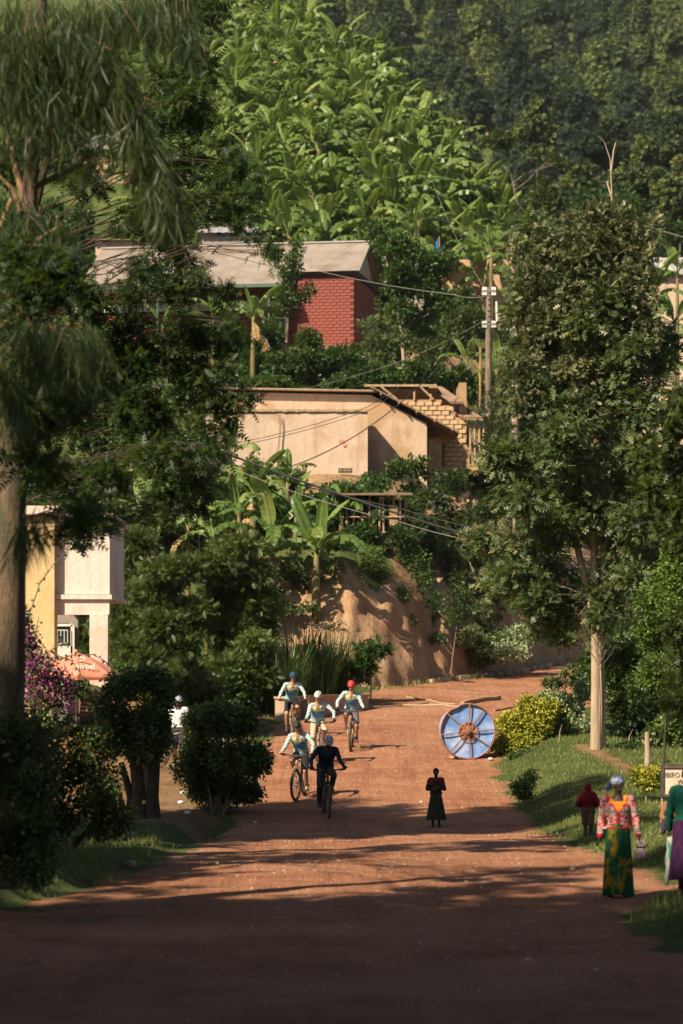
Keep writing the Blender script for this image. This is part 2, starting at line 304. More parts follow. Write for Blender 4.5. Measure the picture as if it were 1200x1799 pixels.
class MB:
    def __init__(s): s.v = []; s.f = []; s.n = 0
    def add(s, V, F):
        s.v += [tuple(p) for p in V]; s.f += [tuple(i + s.n for i in q) for q in F]; s.n += len(V); return s
    def box(s, c, d, rz=0, rx=0, ry=0):
        m = Euler((rx, ry, rz)).to_matrix(); h = Vector(d) / 2; V = []
        for x in (-1, 1):
            for y in (-1, 1):
                for z in (-1, 1): V.append(m @ Vector((x * h.x, y * h.y, z * h.z)) + Vector(c))
        return s.add(V, [(0, 1, 3, 2), (4, 6, 7, 5), (0, 4, 5, 1), (2, 3, 7, 6), (0, 2, 6, 4), (1, 5, 7, 3)])
    def tube(s, P, r, n=8, cap=True):
        P = [Vector(p) for p in P]
        if not hasattr(r, '__len__'): r = [r] * len(P)
        V = []; up = None
        for i, p in enumerate(P):
            t = (P[min(i + 1, len(P) - 1)] - P[max(i - 1, 0)]).normalized()
            if up is None: up = Vector((0, 0, 1)) if abs(t.z) < .9 else Vector((1, 0, 0))
            a = t.cross(up).normalized(); b = a.cross(t).normalized(); up = b
            for k in range(n):
                an = 2 * math.pi * k / n; V.append(p + (a * math.cos(an) + b * math.sin(an)) * r[i])
        F = []
        for i in range(len(P) - 1):
            for k in range(n):
                k2 = (k + 1) % n; F.append((i * n + k, i * n + k2, (i + 1) * n + k2, (i + 1) * n + k))
        if cap: F.append(tuple(range(n - 1, -1, -1))); F.append(tuple((len(P) - 1) * n + k for k in range(n)))
        return s.add(V, F)
    def loft(s, secs, n=16, cap=True):       # secs: (centre, axisX, axisY, a, b)
        V = []
        for c, ax, ay, a, b in secs:
            c = Vector(c); ax = Vector(ax); ay = Vector(ay)
            for k in range(n):
                an = 2 * math.pi * k / n; V.append(c + ax * (a * math.cos(an)) + ay * (b * math.sin(an)))
        F = []
        for i in range(len(secs) - 1):
            for k in range(n):
                k2 = (k + 1) % n; F.append((i * n + k, i * n + k2, (i + 1) * n + k2, (i + 1) * n + k))
        if cap: F.append(tuple(range(n - 1, -1, -1))); F.append(tuple((len(secs) - 1) * n + k for k in range(n)))
        return s.add(V, F)
    def ell(s, c, r, m=None, n=14, h=9):
        c = Vector(c); m = m or Matrix.Identity(3); V = []; F = []
        for i in range(h + 1):
            th = math.pi * i / h
            for k in range(n):
                an = 2 * math.pi * k / n
                V.append(m @ Vector((r[0] * math.sin(th) * math.cos(an), r[1] * math.sin(th) * math.sin(an), r[2] * math.cos(th))) + c)
        for i in range(h):
            for k in range(n): F.append((i * n + k, (i + 1) * n + k, (i + 1) * n + (k + 1) % n, i * n + (k + 1) % n))
        return s.add(V, F)
    def capsule(s, a, ra, b, rb, n=12):
        a = Vector(a); b = Vector(b); d = b - a; L = d.length; d = d / max(L, 1e-6)
        P = []; r = []
        for t in (-1, -.87, -.5): P.append(a + d * (t * ra)); r.append(max(ra * math.sqrt(max(1 - t * t, 0)), .001))
        P.append(a); r.append(ra); P.append(b); r.append(rb)
        for t in (.5, .87, 1): P.append(b + d * (t * rb)); r.append(max(rb * math.sqrt(max(1 - t * t, 0)), .001))
        return s.tube(P, r, n)
    def mesh(s, name, mat, smooth=False, col=None):
        me = bpy.data.meshes.new(name); me.from_pydata(s.v, [], s.f); me.update()
        if smooth: me.polygons.foreach_set('use_smooth', np.ones(len(me.polygons), bool))
        for q in (mat if isinstance(mat, (list, tuple)) else [mat]): me.materials.append(q)
        if col is not None:
            V = np.array(s.v); set_col(me, col(V) if callable(col) else np.tile(col, (len(V), 1)))
        return me
    def obj(s, name, mat, parent=None, smooth=False, col=None, loc=None, rot=None):
        return link(name, s.mesh(name, mat, smooth, col), parent, loc, rot)
def smart(me, ang=40):
    me.polygons.foreach_set('use_smooth', np.ones(len(me.polygons), bool))
    if hasattr(me, 'set_sharp_from_angle'): me.set_sharp_from_angle(angle=R(ang))
    return me

# leaf templates (all triangles), +Y is the leaf's direction, +Z its upper face
def T(V, F): return np.array(V, float), np.array(F, int)
T_BROAD = T([(0, 0, 0), (-.33, .45, .08), (0, 1, -.10), (.33, .45, .08), (0, .5, -.02)], [(0, 4, 1), (1, 4, 2), (0, 3, 4), (3, 2, 4)])
T_SMALL = T([(0, 0, 0), (-.3, .5, .08), (0, 1, -.05), (.3, .5, .08)], [(0, 2, 1), (0, 3, 2)])
def frond(n, wl=.34, taper=True, fwd=.16, w=.5):
    V = []; F = []
    for i in range(n):
        y = .12 + .82 * i / n; y2 = y + .82 / n * w * 1.3; k = (1 - abs(2 * (i + .5) / n - .8) * .6) if taper else 1
        for sg in (-1, 1):
            b = len(V); V += [(0, y, 0), (0, y2, 0), (sg * wl * k, y + fwd, -.07 * k)]; F.append((b, b + 1, b + 2) if sg < 0 else (b, b + 2, b + 1))
    b = len(V); V += [(-.012, 0, 0), (.012, 0, 0), (0, 1, -.05)]; F.append((b, b + 1, b + 2)); return T(V, F)
T_FROND = frond(4, .36, True, .2, .62); T_FERN = frond(3, .42, True, .26, .85)
def brushT(n=9, spread=.28, w=.018):
    V = []; F = []; rr = random.Random(3)
    for i in range(n):
        a = rr.uniform(0, 6.28); s = rr.uniform(.2, 1) * spread; x, z = s * math.cos(a), s * math.sin(a); y0 = rr.uniform(0, .25)
        b = len(V); V += [(-w + x * .1, y0, z * .1), (w + x * .1, y0, z * .1), (x * .8 + w, .5 + y0 * .5, z * .8), (x * .8 - w, .5 + y0 * .5, z * .8), (x * .9, .8 + rr.uniform(0, .25), z)]
        F += [(b, b + 1, b + 2), (b, b + 2, b + 3), (b + 3, b + 2, b + 4)]
    return T(V, F)
T_BRUSH = brushT()
T_EUC = T([(0, 0, 0), (-.22, .5, .1), (0, 1, -.1), (.22, .5, 0), (.1, .05, .2), (.5, .35, .1), (.62, .8, -.1), (-.1, .1, -.2), (-.55, .3, .1), (-.5, .85, 0)],
          [(0, 2, 1), (0, 3, 2), (0, 5, 6), (4, 6, 5), (7, 8, 9), (0, 9, 8)])
T_EUC3 = T([(0, 0, 0), (-.3, .55, .1), (.1, 1, -.1), (.1, .05, .2), (.6, .4, .1), (.45, .9, -.1), (-.1, .1, -.2), (-.6, .4, .1), (-.35, .9, 0)], [(0, 2, 1), (3, 4, 5), (6, 8, 7)])
T_BLADE1 = T([(-.5, 0, 0), (.5, 0, 0), (0, 1, -.12)], [(0, 1, 2)])
T_BLADE = T([(-.5, 0, 0), (.5, 0, 0), (.3, .55, .05), (-.3, .55, .05), (0, 1, -.12)], [(0, 1, 2), (0, 2, 3), (3, 2, 4)])
def scat(tmpl, pos, dirs, size, rg, up=.6, width=1.0, updir=(0, 0, 1), outd=None):
    TV, TF = tmpl; n = len(pos); y = dirs / (np.linalg.norm(dirs, axis=1, keepdims=True) + 1e-9)
    z0 = np.array(updir) * up + rg.normal(size=(n, 3)) * .55 + (0 if outd is None else outd); x = np.cross(y, z0); x /= np.linalg.norm(x, axis=1, keepdims=True) + 1e-9
    z = np.cross(x, y); s = np.asarray(size).reshape(-1, 1, 1) * np.ones((n, 1, 1)); w = np.array([width, 1, 1])
    tv = TV * w
    V = (tv[None, :, 0:1] * x[:, None, :] + tv[None, :, 1:2] * y[:, None, :] + tv[None, :, 2:3] * z[:, None, :]) * s + pos[:, None, :]
    F = TF[None] + (np.arange(n) * len(TV))[:, None, None]
    return V.reshape(-1, 3), F.reshape(-1, 3)
def clump_pts(clumps, per_m2, k, rg, spread=.12, shell=.35, droop=0., outw=1.0):
    P = []; Dd = []; Tn = []; Od = []
    for c, r in clumps:
        r = np.array(r if hasattr(r, '__len__') else (r, r, r), float); c = np.array(c, float)
        area = 4 * math.pi * (((r[0] * r[1]) ** 1.6 + (r[0] * r[2]) ** 1.6 + (r[1] * r[2]) ** 1.6) / 3) ** (1 / 1.6)
        n = max(6, int(area * per_m2)); d = rg.normal(size=(n, 3)); d /= np.linalg.norm(d, axis=1, keepdims=True)
        rad = rg.uniform(0, 1, n) ** shell; rad *= 1 + .13 * rg.normal(size=n)
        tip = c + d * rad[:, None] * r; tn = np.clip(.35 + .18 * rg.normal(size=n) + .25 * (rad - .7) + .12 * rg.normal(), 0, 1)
        tip = np.repeat(tip, k, 0); dd = np.repeat(d, k, 0); tn = np.repeat(tn, k)
        dirs = dd * outw + rg.normal(size=dd.shape) * .75; dirs[:, 2] -= droop
        Od.append(dd); P.append(tip + rg.normal(size=tip.shape) * spread); Dd.append(dirs); Tn.append(np.clip(tn + .08 * rg.normal(size=len(tn)), 0, 1))
    return np.concatenate(P), np.concatenate(Dd), np.concatenate(Tn), np.concatenate(Od)
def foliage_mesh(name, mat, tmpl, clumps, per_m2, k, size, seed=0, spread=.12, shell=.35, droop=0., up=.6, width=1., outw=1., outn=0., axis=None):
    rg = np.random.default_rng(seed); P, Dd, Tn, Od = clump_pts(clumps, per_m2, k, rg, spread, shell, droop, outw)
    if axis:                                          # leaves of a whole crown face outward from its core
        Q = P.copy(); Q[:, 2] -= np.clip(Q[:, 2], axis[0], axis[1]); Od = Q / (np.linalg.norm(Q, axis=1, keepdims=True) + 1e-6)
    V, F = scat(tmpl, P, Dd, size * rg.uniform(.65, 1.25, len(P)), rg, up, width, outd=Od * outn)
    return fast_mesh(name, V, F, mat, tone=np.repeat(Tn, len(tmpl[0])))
def limbs(mb, trunk, tr, clumps, rg, rl=.05, start=.25, n=5):
    """tapered limbs from the trunk polyline to each clump"""
    tp = [Vector(p) for p in trunk]; zs = [p.z for p in tp]
    for c, r in clumps:
        c = Vector(c); rr = r[2] if hasattr(r, '__len__') else r
        zt = max(min(c.z - rr * .6 - (Vector((c.x, c.y, 0)) - Vector((tp[-1].x, tp[-1].y, 0))).length * .35, zs[-1] * .98), zs[0] + (zs[-1] - zs[0]) * start)
        i = 0
        while i < len(zs) - 2 and zs[i + 1] < zt: i += 1
        t = min(max((zt - zs[i]) / max(zs[i + 1] - zs[i], .01), 0), 1); a = tp[i].lerp(tp[i + 1], t)
        P = []; L = (c - a).length
        for j in range(n):
            u = j / (n - 1); p = a.lerp(c, u); p.z += math.sin(u * math.pi) * L * .08; P.append(p + Vector(rg.normal(size=3)) * L * .03 * (u > 0))
        rad = [rl * (1 - .8 * j / (n - 1)) * min(1.3, .5 + L * .2) for j in range(n)]
        mb.tube(P, rad, 6)
        for q in range(3):
            e = c + Vector(rg.normal(size=3)) * rr * .6; mb.tube([P[n // 2 + 0], P[n // 2].lerp(e, .5) + Vector((0, 0, .05 * L)), e], [rad[n // 2] * .7, rad[-2] * .7, .006], 5)
# ================================================================== THE SETTING
def build_ground():
    us = np.concatenate([np.linspace(-1, 1, 221)])
    ys = [-40.0]
    while ys[-1] < 760:
        y = ys[-1]; ys.append(y + (1.5 if y < 18 else max(.2, .0042 * y) if y < 94 else .2 if y < 112 else .0075 * y if y < 260 else .02 * y))
    ys = np.array(ys); wx = 10 + .17 * np.clip(ys, 0, None)
    X = us[None] * wx[:, None] * (1 + 0 * us[None]); X = np.sign(us)[None] * np.abs(us[None]) ** 1.25 * wx[:, None] + np.where(ys < 140, 1.5, 0)[:, None] * 0
    Y = np.repeat(ys[:, None], len(us), 1); Z = zg(X, Y)
    # small real relief
    Z = Z + .012 * fbm(X * 3.1, Y * 2.2, 77) * (Y < 120) + .05 * fbm(X * 1.7, Y * 1.7 + Z * 2.2, 78) * ((Y > Bline(X) - 1) & (Y < 125))
    d = Y - Bline(X)
    # overhanging, rough bank face
    bf = sstep(-.6, .6, d) * (1 - sstep(4, 6, d)); rg_ = 1 - np.abs(fbm(X * 1.5, Z * .45, 57)) * 2; Y2 = Y - bf * (.38 * fbm(X * .9, Z * 1.0, 55) + .30 * rg_ + .12 * fbm(X * 4, Z * 2.5, 58)); X2 = X + bf * .12 * fbm(X * 2.5, Z * .7, 56)
    nz = .7 * fbm(X * .9, Y * .9, 91)
    road = sstep(-.25, .25, X - xl(Y) + nz * .7) * sstep(-.25, .25, xr(Y) - X + nz * .7) * (1 - sstep(-.8, .2, d))
    bank = sstep(-1.6, .1, d + nz) * (1 - sstep(3.2, 4.6, d + 2 * nz))
    bank = np.maximum(bank, (sstep(121, 122, Y) * (1 - sstep(128, 131, Y)) + .8 * sstep(133, 134, Y) * (1 - sstep(146, 148, Y)) + .8 * sstep(108, 109, Y) * (1 - sstep(121, 122, Y))) * .8)
    bank = np.where(X < -2.2, bank * .15, bank); gr = (1 - road) * (.86 + nz * .35) ; gr = np.where(d > -.5, gr * (1 - .9 * bank), gr)
    gr = np.where(Y > 150, 1.45, gr); bank = np.where(Y > 150, 0, bank); road = road + 0
    gr = gr * (1 - .75 * sstep(.1, -.9, X - xl(Y)) * (Y > 57) * (Y < 86))
    path = np.exp(-((X - (5.8 + (68.5 - Y) * .17)) / .17) ** 2) * sstep(61.5, 63, Y) * (1 - sstep(68.5, 69.3, Y)); gr -= path * 1.2
    nu = len(us); ny = len(ys)
    idx = np.arange(nu * ny).reshape(ny, nu)
    F = np.stack([idx[:-1, :-1], idx[:-1, 1:], idx[1:, 1:], idx[1:, :-1]], -1).reshape(-1, 4)
    V = np.stack([X2, Y2, Z], -1).reshape(-1, 3); road_ = road.ravel(); dd = d.ravel(); yy = Y.ravel()
    at_ = dict(road=road.ravel(), grass=np.clip(gr, 0, 1.5).ravel(), bank=bank.ravel())
    fr = road_[F].mean(1); fd = dd[F].mean(1); fy = yy[F].mean(1)
    sel = np.where((fd > -.3) & (fd < 5) & (fy < 125), 2, np.where(fr > .5, 1, np.where(fy > 245, 4, np.where(fd >= 5, 3, 0))))
    for k, nm in ((0, 'ground'), (1, 'dirt_road'), (2, 'earth_bank'), (3, 'terraced_hillside'), (4, 'forest_hill')):
        f = F[sel == k]
        if not len(f): continue
        u, inv = np.unique(f.ravel(), return_inverse=True)
        me = fast_mesh(nm, V[u], inv.reshape(-1, 4), M['ground'], smooth=True, attrs={a: b[u] for a, b in at_.items()})
        tag(link(nm, me), kind='structure')
build_ground()

# ---------------- grass and ground cover (stuff)
def grass(name, label, pts, h, seed, mat='grass', w=.10, lean=.35, cat='grass'):
    rg = np.random.default_rng(seed); n = len(pts); P = np.stack([pts[:, 0], pts[:, 1], zg(pts[:, 0], pts[:, 1]) - .01], 1)
    dr = rg.normal(size=(n, 3)) * lean; dr[:, 2] = 1
    V, F = scat(T_BLADE1, P, dr, h * rg.uniform(.5, 1.4, n), rg, 0., w * 1.25)
    tn = np.clip(.5 + .35 * fbm(pts[:, 0] * .8, pts[:, 1] * .8, seed) + .15 * rg.normal(size=n), 0, 1)
    tag(link(name, fast_mesh(name, V, F, M[mat], tone=np.repeat(tn, 3))), label, cat, kind='stuff')
def area_pts(n, x0, x1, y0, y1, f, seed):
    rg = np.random.default_rng(seed); x = rg.uniform(x0, x1, n); y = rg.uniform(y0, y1, n); k = f(x, y) > rg.uniform(0, 1, n) * .999
    return np.stack([x[k], y[k]], 1)
pw = lambda x, y: np.exp(-((x - (5.8 + (68.5 - y) * .17)) / .17) ** 2) * (y > 62) * (y < 69.2)
grass('verge_grass', 'short grass on the verge to the right of the road', area_pts(56000, 3.4, 10, 44, 72, lambda x, y: sstep(-.15, .35, x - xr(y) + .5 * fbm(x * .9, y * .9, 91)) * (1 - pw(x, y)), 1), .085, 1, w=.16)
grass('roadside_grass', 'dark grass patch at the right front edge of the road', area_pts(9000, 2.9, 8, 28, 39, lambda x, y: sstep(0, .3, x - xr(y)), 2), .13, 2, w=.10)
grass('edge_grass', 'ragged grass along the left edge of the road', area_pts(36000, -9, -1.5, 34, 62, lambda x, y: sstep(0, .5, xl(y) - x + .6 * fbm(x * .9, y * .9, 91)) * (.08 + .92 * (y < 53)), 3), .12, 3, w=.10)
grass('back_grass', 'bright strip of grass along the far left road edge', area_pts(16000, -4.5, 4.5, 74, 99, lambda x, y: np.exp(-((xl(y) - x - .35) / .35) ** 2), 4), .12, 4, w=.16)
grass('bank_grass', 'green weeds clinging to the top of the earth bank', area_pts(26000, -6, 13, 96, 112, lambda x, y: (y - Bline(x) > 2.6) * (y - Bline(x) < 8) * (.5 + fbm(x, y, 8)) + .5 * (y - Bline(x) > -1.5) * (y - Bline(x) < -.3), 5), .22, 5, w=.16)
grass('terrace_grass', 'grass on the terraces around the brick house', area_pts(30000, -16, 20, 121, 160, lambda x, y: .3 + .7 * (fbm(x * .5, y * .5, 6) > 0) * (np.abs(y - 141) > 7), 6), .3, 6, w=.14)

# ---------------- pebbles: countless small ones as one, the larger ones one by one
def rock_mesh(name, mat, seed, r=1.0, n=8, h=5):
    rg = np.random.default_rng(seed); mb = MB().ell((0, 0, 0), (r, r * .8, r * .6), None, n, h); V = np.array(mb.v)
    d = 1 + .22 * np.sin(V[:, 0] * 7 + seed) * np.cos(V[:, 1] * 6 + seed * 2) + .16 * np.sin(V[:, 2] * 9 + seed); mb.v = [tuple(p) for p in V * d[:, None]]
    return mb.mesh(name, mat)
def pebbles(name, label, n, x0, x1, y0, y1, s0, s1, seed, mat):
    rg = np.random.default_rng(seed); x = rg.uniform(x0, x1, n); y = rg.uniform(y0, y1, n); s = rg.uniform(s0, s1, n) * rg.uniform(.5, 1, n)
    k = (x > xl(y)) & (x < xr(y)) & (y < Bline(x)); x, y, s = x[k], y[k], s[k]
    tv = np.array([(1, 0, 0), (.2, .9, 0), (-.9, .3, 0), (-.4, -.8, 0), (.6, -.7, 0), (.1, .1, .7)]); tf = np.array([(0, 1, 5), (1, 2, 5), (2, 3, 5), (3, 4, 5), (4, 0, 5)])
    a = rg.uniform(0, 6.28, len(x)); c, q = np.cos(a)[:, None], np.sin(a)[:, None]
    V = np.stack([(tv[:, 0] * c - tv[:, 1] * q) * s[:, None] + x[:, None], (tv[:, 0] * q + tv[:, 1] * c) * s[:, None] + y[:, None], tv[:, 2] * s[:, None] + (zg(x, y) - .004)[:, None]], -1)
    F = tf[None] + (np.arange(len(x)) * 6)[:, None, None]
    tag(link(name, fast_mesh(name, V.reshape(-1, 3), F.reshape(-1, 3), mat)), label, 'gravel', kind='stuff')
pebbles('gravel', 'fine reddish gravel strewn over the whole dirt road', 17000, -5, 10, 24, 100, .010, .034, 11, M['rock'])
pebbles('pale_gravel', 'scattered pale pebbles on the dirt road', 2200, -5, 8, 24, 95, .01, .03, 12, M['stonepale'])
def rock(c, r, size, mat, label, seed):
    p = ghit(c, r); o = link('rock', rock_mesh('rock', M[mat], seed, size)); o.location = p + Vector((0, 0, size * .35)); o.rotation_euler = (0, 0, seed); tag(o, label, 'rock', 'loose rocks beside and on the road')
rock(228, 1524, .12, 'rock', 'tan angular rock at the left grass edge in the foreground', 1)
rock(232, 1470, .10, 'rock', 'dark upright rock in the grass left of the shaded road', 2)
rock(928, 1688, .035, 'stonepale', 'small white stone in the shaded foreground right of centre', 3)
rock(1048, 1706, .035, 'stonepale', 'small white stone in the foreground under the walking woman', 4)
rock(1006, 1530, .06, 'rock', 'reddish stone on the sunlit road left of the walking woman', 5)
rock(448, 1447, .05, 'stonepale', 'pale stone just below the bush at the left road edge', 6)
rock(380, 1520, .05, 'rock', 'flat brown stone on the shaded road left of centre', 7)
rock(860, 1483, .05, 'rock', 'small brown stone on the road to the right of the girl', 8)
rock(740, 1410, .04, 'stonepale', 'pale pebble left of the standing girl', 9)
rock(697, 1356, .03, 'stonepale', 'white pebble on the road between the riders and the blue wheel', 10)
rock(490, 1600, .06, 'rock', 'dark stone half sunk in the shaded foreground', 11)
for i, (c, r) in enumerate([(322, 1395), (330, 1430), (318, 1412)]):
    p = ghit(c, r); o = link('litter', rock_mesh('litter', M['litter'], 20 + i, .07)); o.location = p + Vector((0, 0, .03)); tag(o, 'crumpled pale plastic litter in the ditch beside the round bush', 'litter', 'plastic litter in the ditch')
p = ghit(833, 1543); o = link('fallen_leaf', fast_mesh('fallen_leaf', T_BROAD[0] * .2 + np.array((0, 0, .03)), T_BROAD[1], M['lime'], tone=np.full(5, .6)), loc=p); tag(o, 'small green leaf lying on the sunlit road', 'leaf')

# timbers across the road
def timber(c1, r1, c2, r2, rad, label):
    a = ghit(c1, r1); b = ghit(c2, r2); mid = (a + b) / 2; ps = []
    for i in range(7):
        q = a.lerp(b, i / 6); q.z = z1(q.x, q.y) + rad * .75 + .012 * math.sin(i * 2.1); ps.append(q - mid)
    o = MB().tube(ps, [rad * (1 + .12 * math.sin(i * 3)) for i in range(7)], 8).obj('log', M['wood'], loc=mid); smart(o.data); tag(o, label, 'log', 'logs lying across the road')
timber(812, 1240, 877, 1228, .085, 'thick pale log lying on the road behind the blue wheel')
timber(700, 1241, 812, 1244, .035, 'thin pole on the road left of the blue wheel, behind it')
timber(640, 1246, 752, 1236, .035, 'thin pole on the road right behind the red helmeted rider')
timber(868, 1250, 905, 1243, .035, 'short pole between the blue wheel and the yellow bush')
timber(715, 1226, 800, 1238, .03, 'slender stick furthest up the road behind the blue wheel')
# stone kerb at the far side of the road
kt = thing('stone_kerb', 'low broken stone kerb along the foot of the earth bank', 'kerb', tuple(at(800, 1180, 104)))
kt.location = (0, 0, 0)
for i in range(14):
    x = 3.3 + i * .36; y = Bline(x) - 1.0; l = MB().box((0, 0, 0), (.42, .22, .2)).obj('stone', M['concrete'], kt, loc=(x, y, z1(x, y) + .04), rot=(random.uniform(-.08, .08), random.uniform(-.08, .08), R(50) + random.uniform(-.1, .1)))
# culvert walls behind the riders
for (c0, r0, c1, r1, h, lb) in [(492, 1268, 520, 1262, .62, 'short weathered parapet block at the road edge behind the dark helmeted rider'), (535, 1262, 640, 1246, .5, 'long low earth coloured parapet behind the riders')]:
    a = ghit(c0, r0); b = ghit(c1, r1); cx = (a + b) / 2; dv = b - a; mb = MB().box((0, 0, h / 2 - .15), (max(Vector((dv.x, dv.y)).length, .4), .3, h + .3)).box((0, 0, h + .035), (max(Vector((dv.x, dv.y)).length, .4) + .06, .36, .07))
    o = mb.obj('parapet', M['concrete'], loc=cx, rot=(0, 0, math.atan2(dv.y, dv.x))); tag(o, lb, 'parapet')

# ================================================================== BUILDINGS
def brick_field(parent, mesh, name, cells, limit=300, mat=None):
    """cells: list of (loc, rz, scale). First <limit> are objects, rest one joined mesh."""
    for i, (l, rz, s) in enumerate(cells[:limit]):
        o = link(name, mesh, parent, l, (random.uniform(-.015, .015), random.uniform(-.015, .015), rz)); o.scale = s
    if len(cells) > limit:
        mb = MB()
        for l, rz, s in cells[limit:]: mb.box(l, (mesh['sx'] * s[0], mesh['sy'] * s[1], mesh['sz'] * s[2]), rz)
        o = mb.obj(name, mat, parent); o['kind'] = 'stuff'
def unit_brick(name, mat, sx, sy, sz, jit=.06):
    mb = MB().box((0, 0, 0), (sx, sy, sz)); mb.v = [tuple(Vector(p) * (1 + random.uniform(-jit, 0))) for p in mb.v]
    me = mb.mesh(name, mat); me['sx'] = sx; me['sy'] = sy; me['sz'] = sz; return me
def brick_house():
    A = R(-10); c0 = at(622, 625, 140)          # front right corner of the brick block, at ground
    base = Vector((c0.x, c0.y, z1(c0.x, c0.y) - .1)); H = at(0, 482, 140).z - base.z
    t = thing('brick_house', 'red brick house with a long pale sheet roof, uphill behind the clay house', 'house', base, A)
    # local: x right along front, y back, z up; corner at origin
    MB().box((-1.43, 3.05, H / 2), (2.82, 6.06, H)).obj('wall', M['mortar'], t)
    MB().box((-8.3, 4.6, H / 2 + .0), (10.9, 3.0, H)).obj('wall', M['mortar'], t)
    MB().box((-8.3, 3.06, .22), (10.88, .09, .5)).obj('plinth', M['greyplaster'], t)
    MB().box((-1.40, 3.0, H + .12), (3.0, 6.3, .24)).obj('beam', M['darkbeam'], t)
    bm_ = unit_brick('brick', M['brick'], .325, .06, .132); cells = []; rh = .155
    for r in range(int(H / rh)):
        off = .17 * (r % 2)
        for k in range(9):
            x = -.17 - off - k * .345 + .0
            if x - .16 < -2.86: continue
            cells.append(((x, .03 - .012 * random.random(), (r + .5) * rh), 0, (1, 1, 1)))
    front = len(cells)
    for r in range(int(H / rh)):
        for k in range(17): cells.append(((.0 + .012 * random.random() - .02, .2 + .345 * k + .17 * (r % 2), (r + .5) * rh), R(90), (1, 1, 1)))
    for r in range(4, int(H / rh)):
        for k in range(31):
            x = -3.05 - .345 * k - .17 * (r % 2); z = (r + .5) * rh
            if z > 2.55 and z < 3.1: continue
            if (1.3 < z < 2.2) and ((-5.2 < x < -3.9) or (-8.9 < x < -7.4)): continue
            cells.append(((x, 3.08, z), 0, (1, 1, 1)))
    brick_field(t, bm_, 'brick', cells, max(front, 300), M['brick'])
    MB().box((-8.2, 3.05, 2.83), (10.6, .06, .42)).obj('wall_band', M['white'], t)
    for x in (-4.55, -8.15):
        f = MB().box((x, 3.06, 1.75), (1.3, .06, .9)).obj('window', M['white'], t); MB().box((x - .3, 3.01, 1.75), (.5, .03, .7)).box((x + .3, 3.01, 1.75), (.5, .03, .7)).obj('pane', M['glass'], f)
    MB().box((-3.05, 3.0, 1.1), (.5, .1, 2.2)).obj('door', M['white'], t)
    # roof: slope from ridge (y=3.1, z=Zr) to the verandah eave (y=-1.35)
    Zr = H + 2.05; ye = .0; sl = 2.05 / 3.35
    def sheet(x0, x1, y0, z0, y1, z1_, n, nm, mat):
        mb = MB(); 
        for i in range(n):
            xa = x0 + (x1 - x0) * i / n; xb = x0 + (x1 - x0) * (i + 1) / n; xm = (xa + xb) / 2
            V = [(xa, y0, z0), (xm, y0, z0 + .012), (xb, y0, z0), (xa, y1, z1_), (xm, y1, z1_ + .012), (xb, y1, z1_)]
            V += [(p[0], p[1], p[2] - .03) for p in V]
            mb.add(V, [(0, 1, 4, 3), (1, 2, 5, 4), (6, 9, 10, 7), (7, 10, 11, 8), (0, 6, 7, 1), (1, 7, 8, 2)])
        return mb.obj(nm, mat, t)
    rf = sheet(-3.3, .35, -.35, H + .26 - .1, 3.05, Zr, 30, 'roof', M['roofsheet'])
    sheet(-13.6, -3.3, -1.5, H + .26 - .1 - 1.15 * sl, 3.05, Zr, 84, 'roof', M['roofsheet'])
    sheet(-13.6, .35, 3.05, Zr, 6.6, H + .16, 60, 'roof', M['roofsheet'])
    MB().box((-6.6, 3.05, Zr + .03), (14.0, .3, .07)).obj('ridge_cap', M['roofgrey'], t)
    MB().box((-8.5, -1.56, H - .65), (10.3, .13, .17)).obj('gutter', M['greenpaint'], t)
    mb = MB().add([(-.02, .1, H + .2), (-.02, 6.2, H + .2), (-.02, 3.05, Zr - .1)], [(0, 1, 2)]); mb.add([(-.1, .1, H + .2), (-.1, 6.2, H + .2), (-.1, 3.05, Zr - .1)], [(2, 1, 0)]); mb.obj('gable', M['clay'], t)
    MB().tube([(.33, -.35, H + .1), (.33, 3.05, Zr - .05), (.33, 6.6, H + .1)], .05, 5).obj('barge_board', M['greenpaint'], t)
    for i in range(4): MB().tube([(-4 - i * 2.8, -1.3, H - .7), (-4 - i * 2.8, -1.3, .0)], .06, 8).obj('post', M['greenpaint'], t)
    MB().tube([(-4, 2.9, 0), (-4, 2.95, H - .2)], .04, 6).obj('downpipe', M['white'], t)
brick_house()

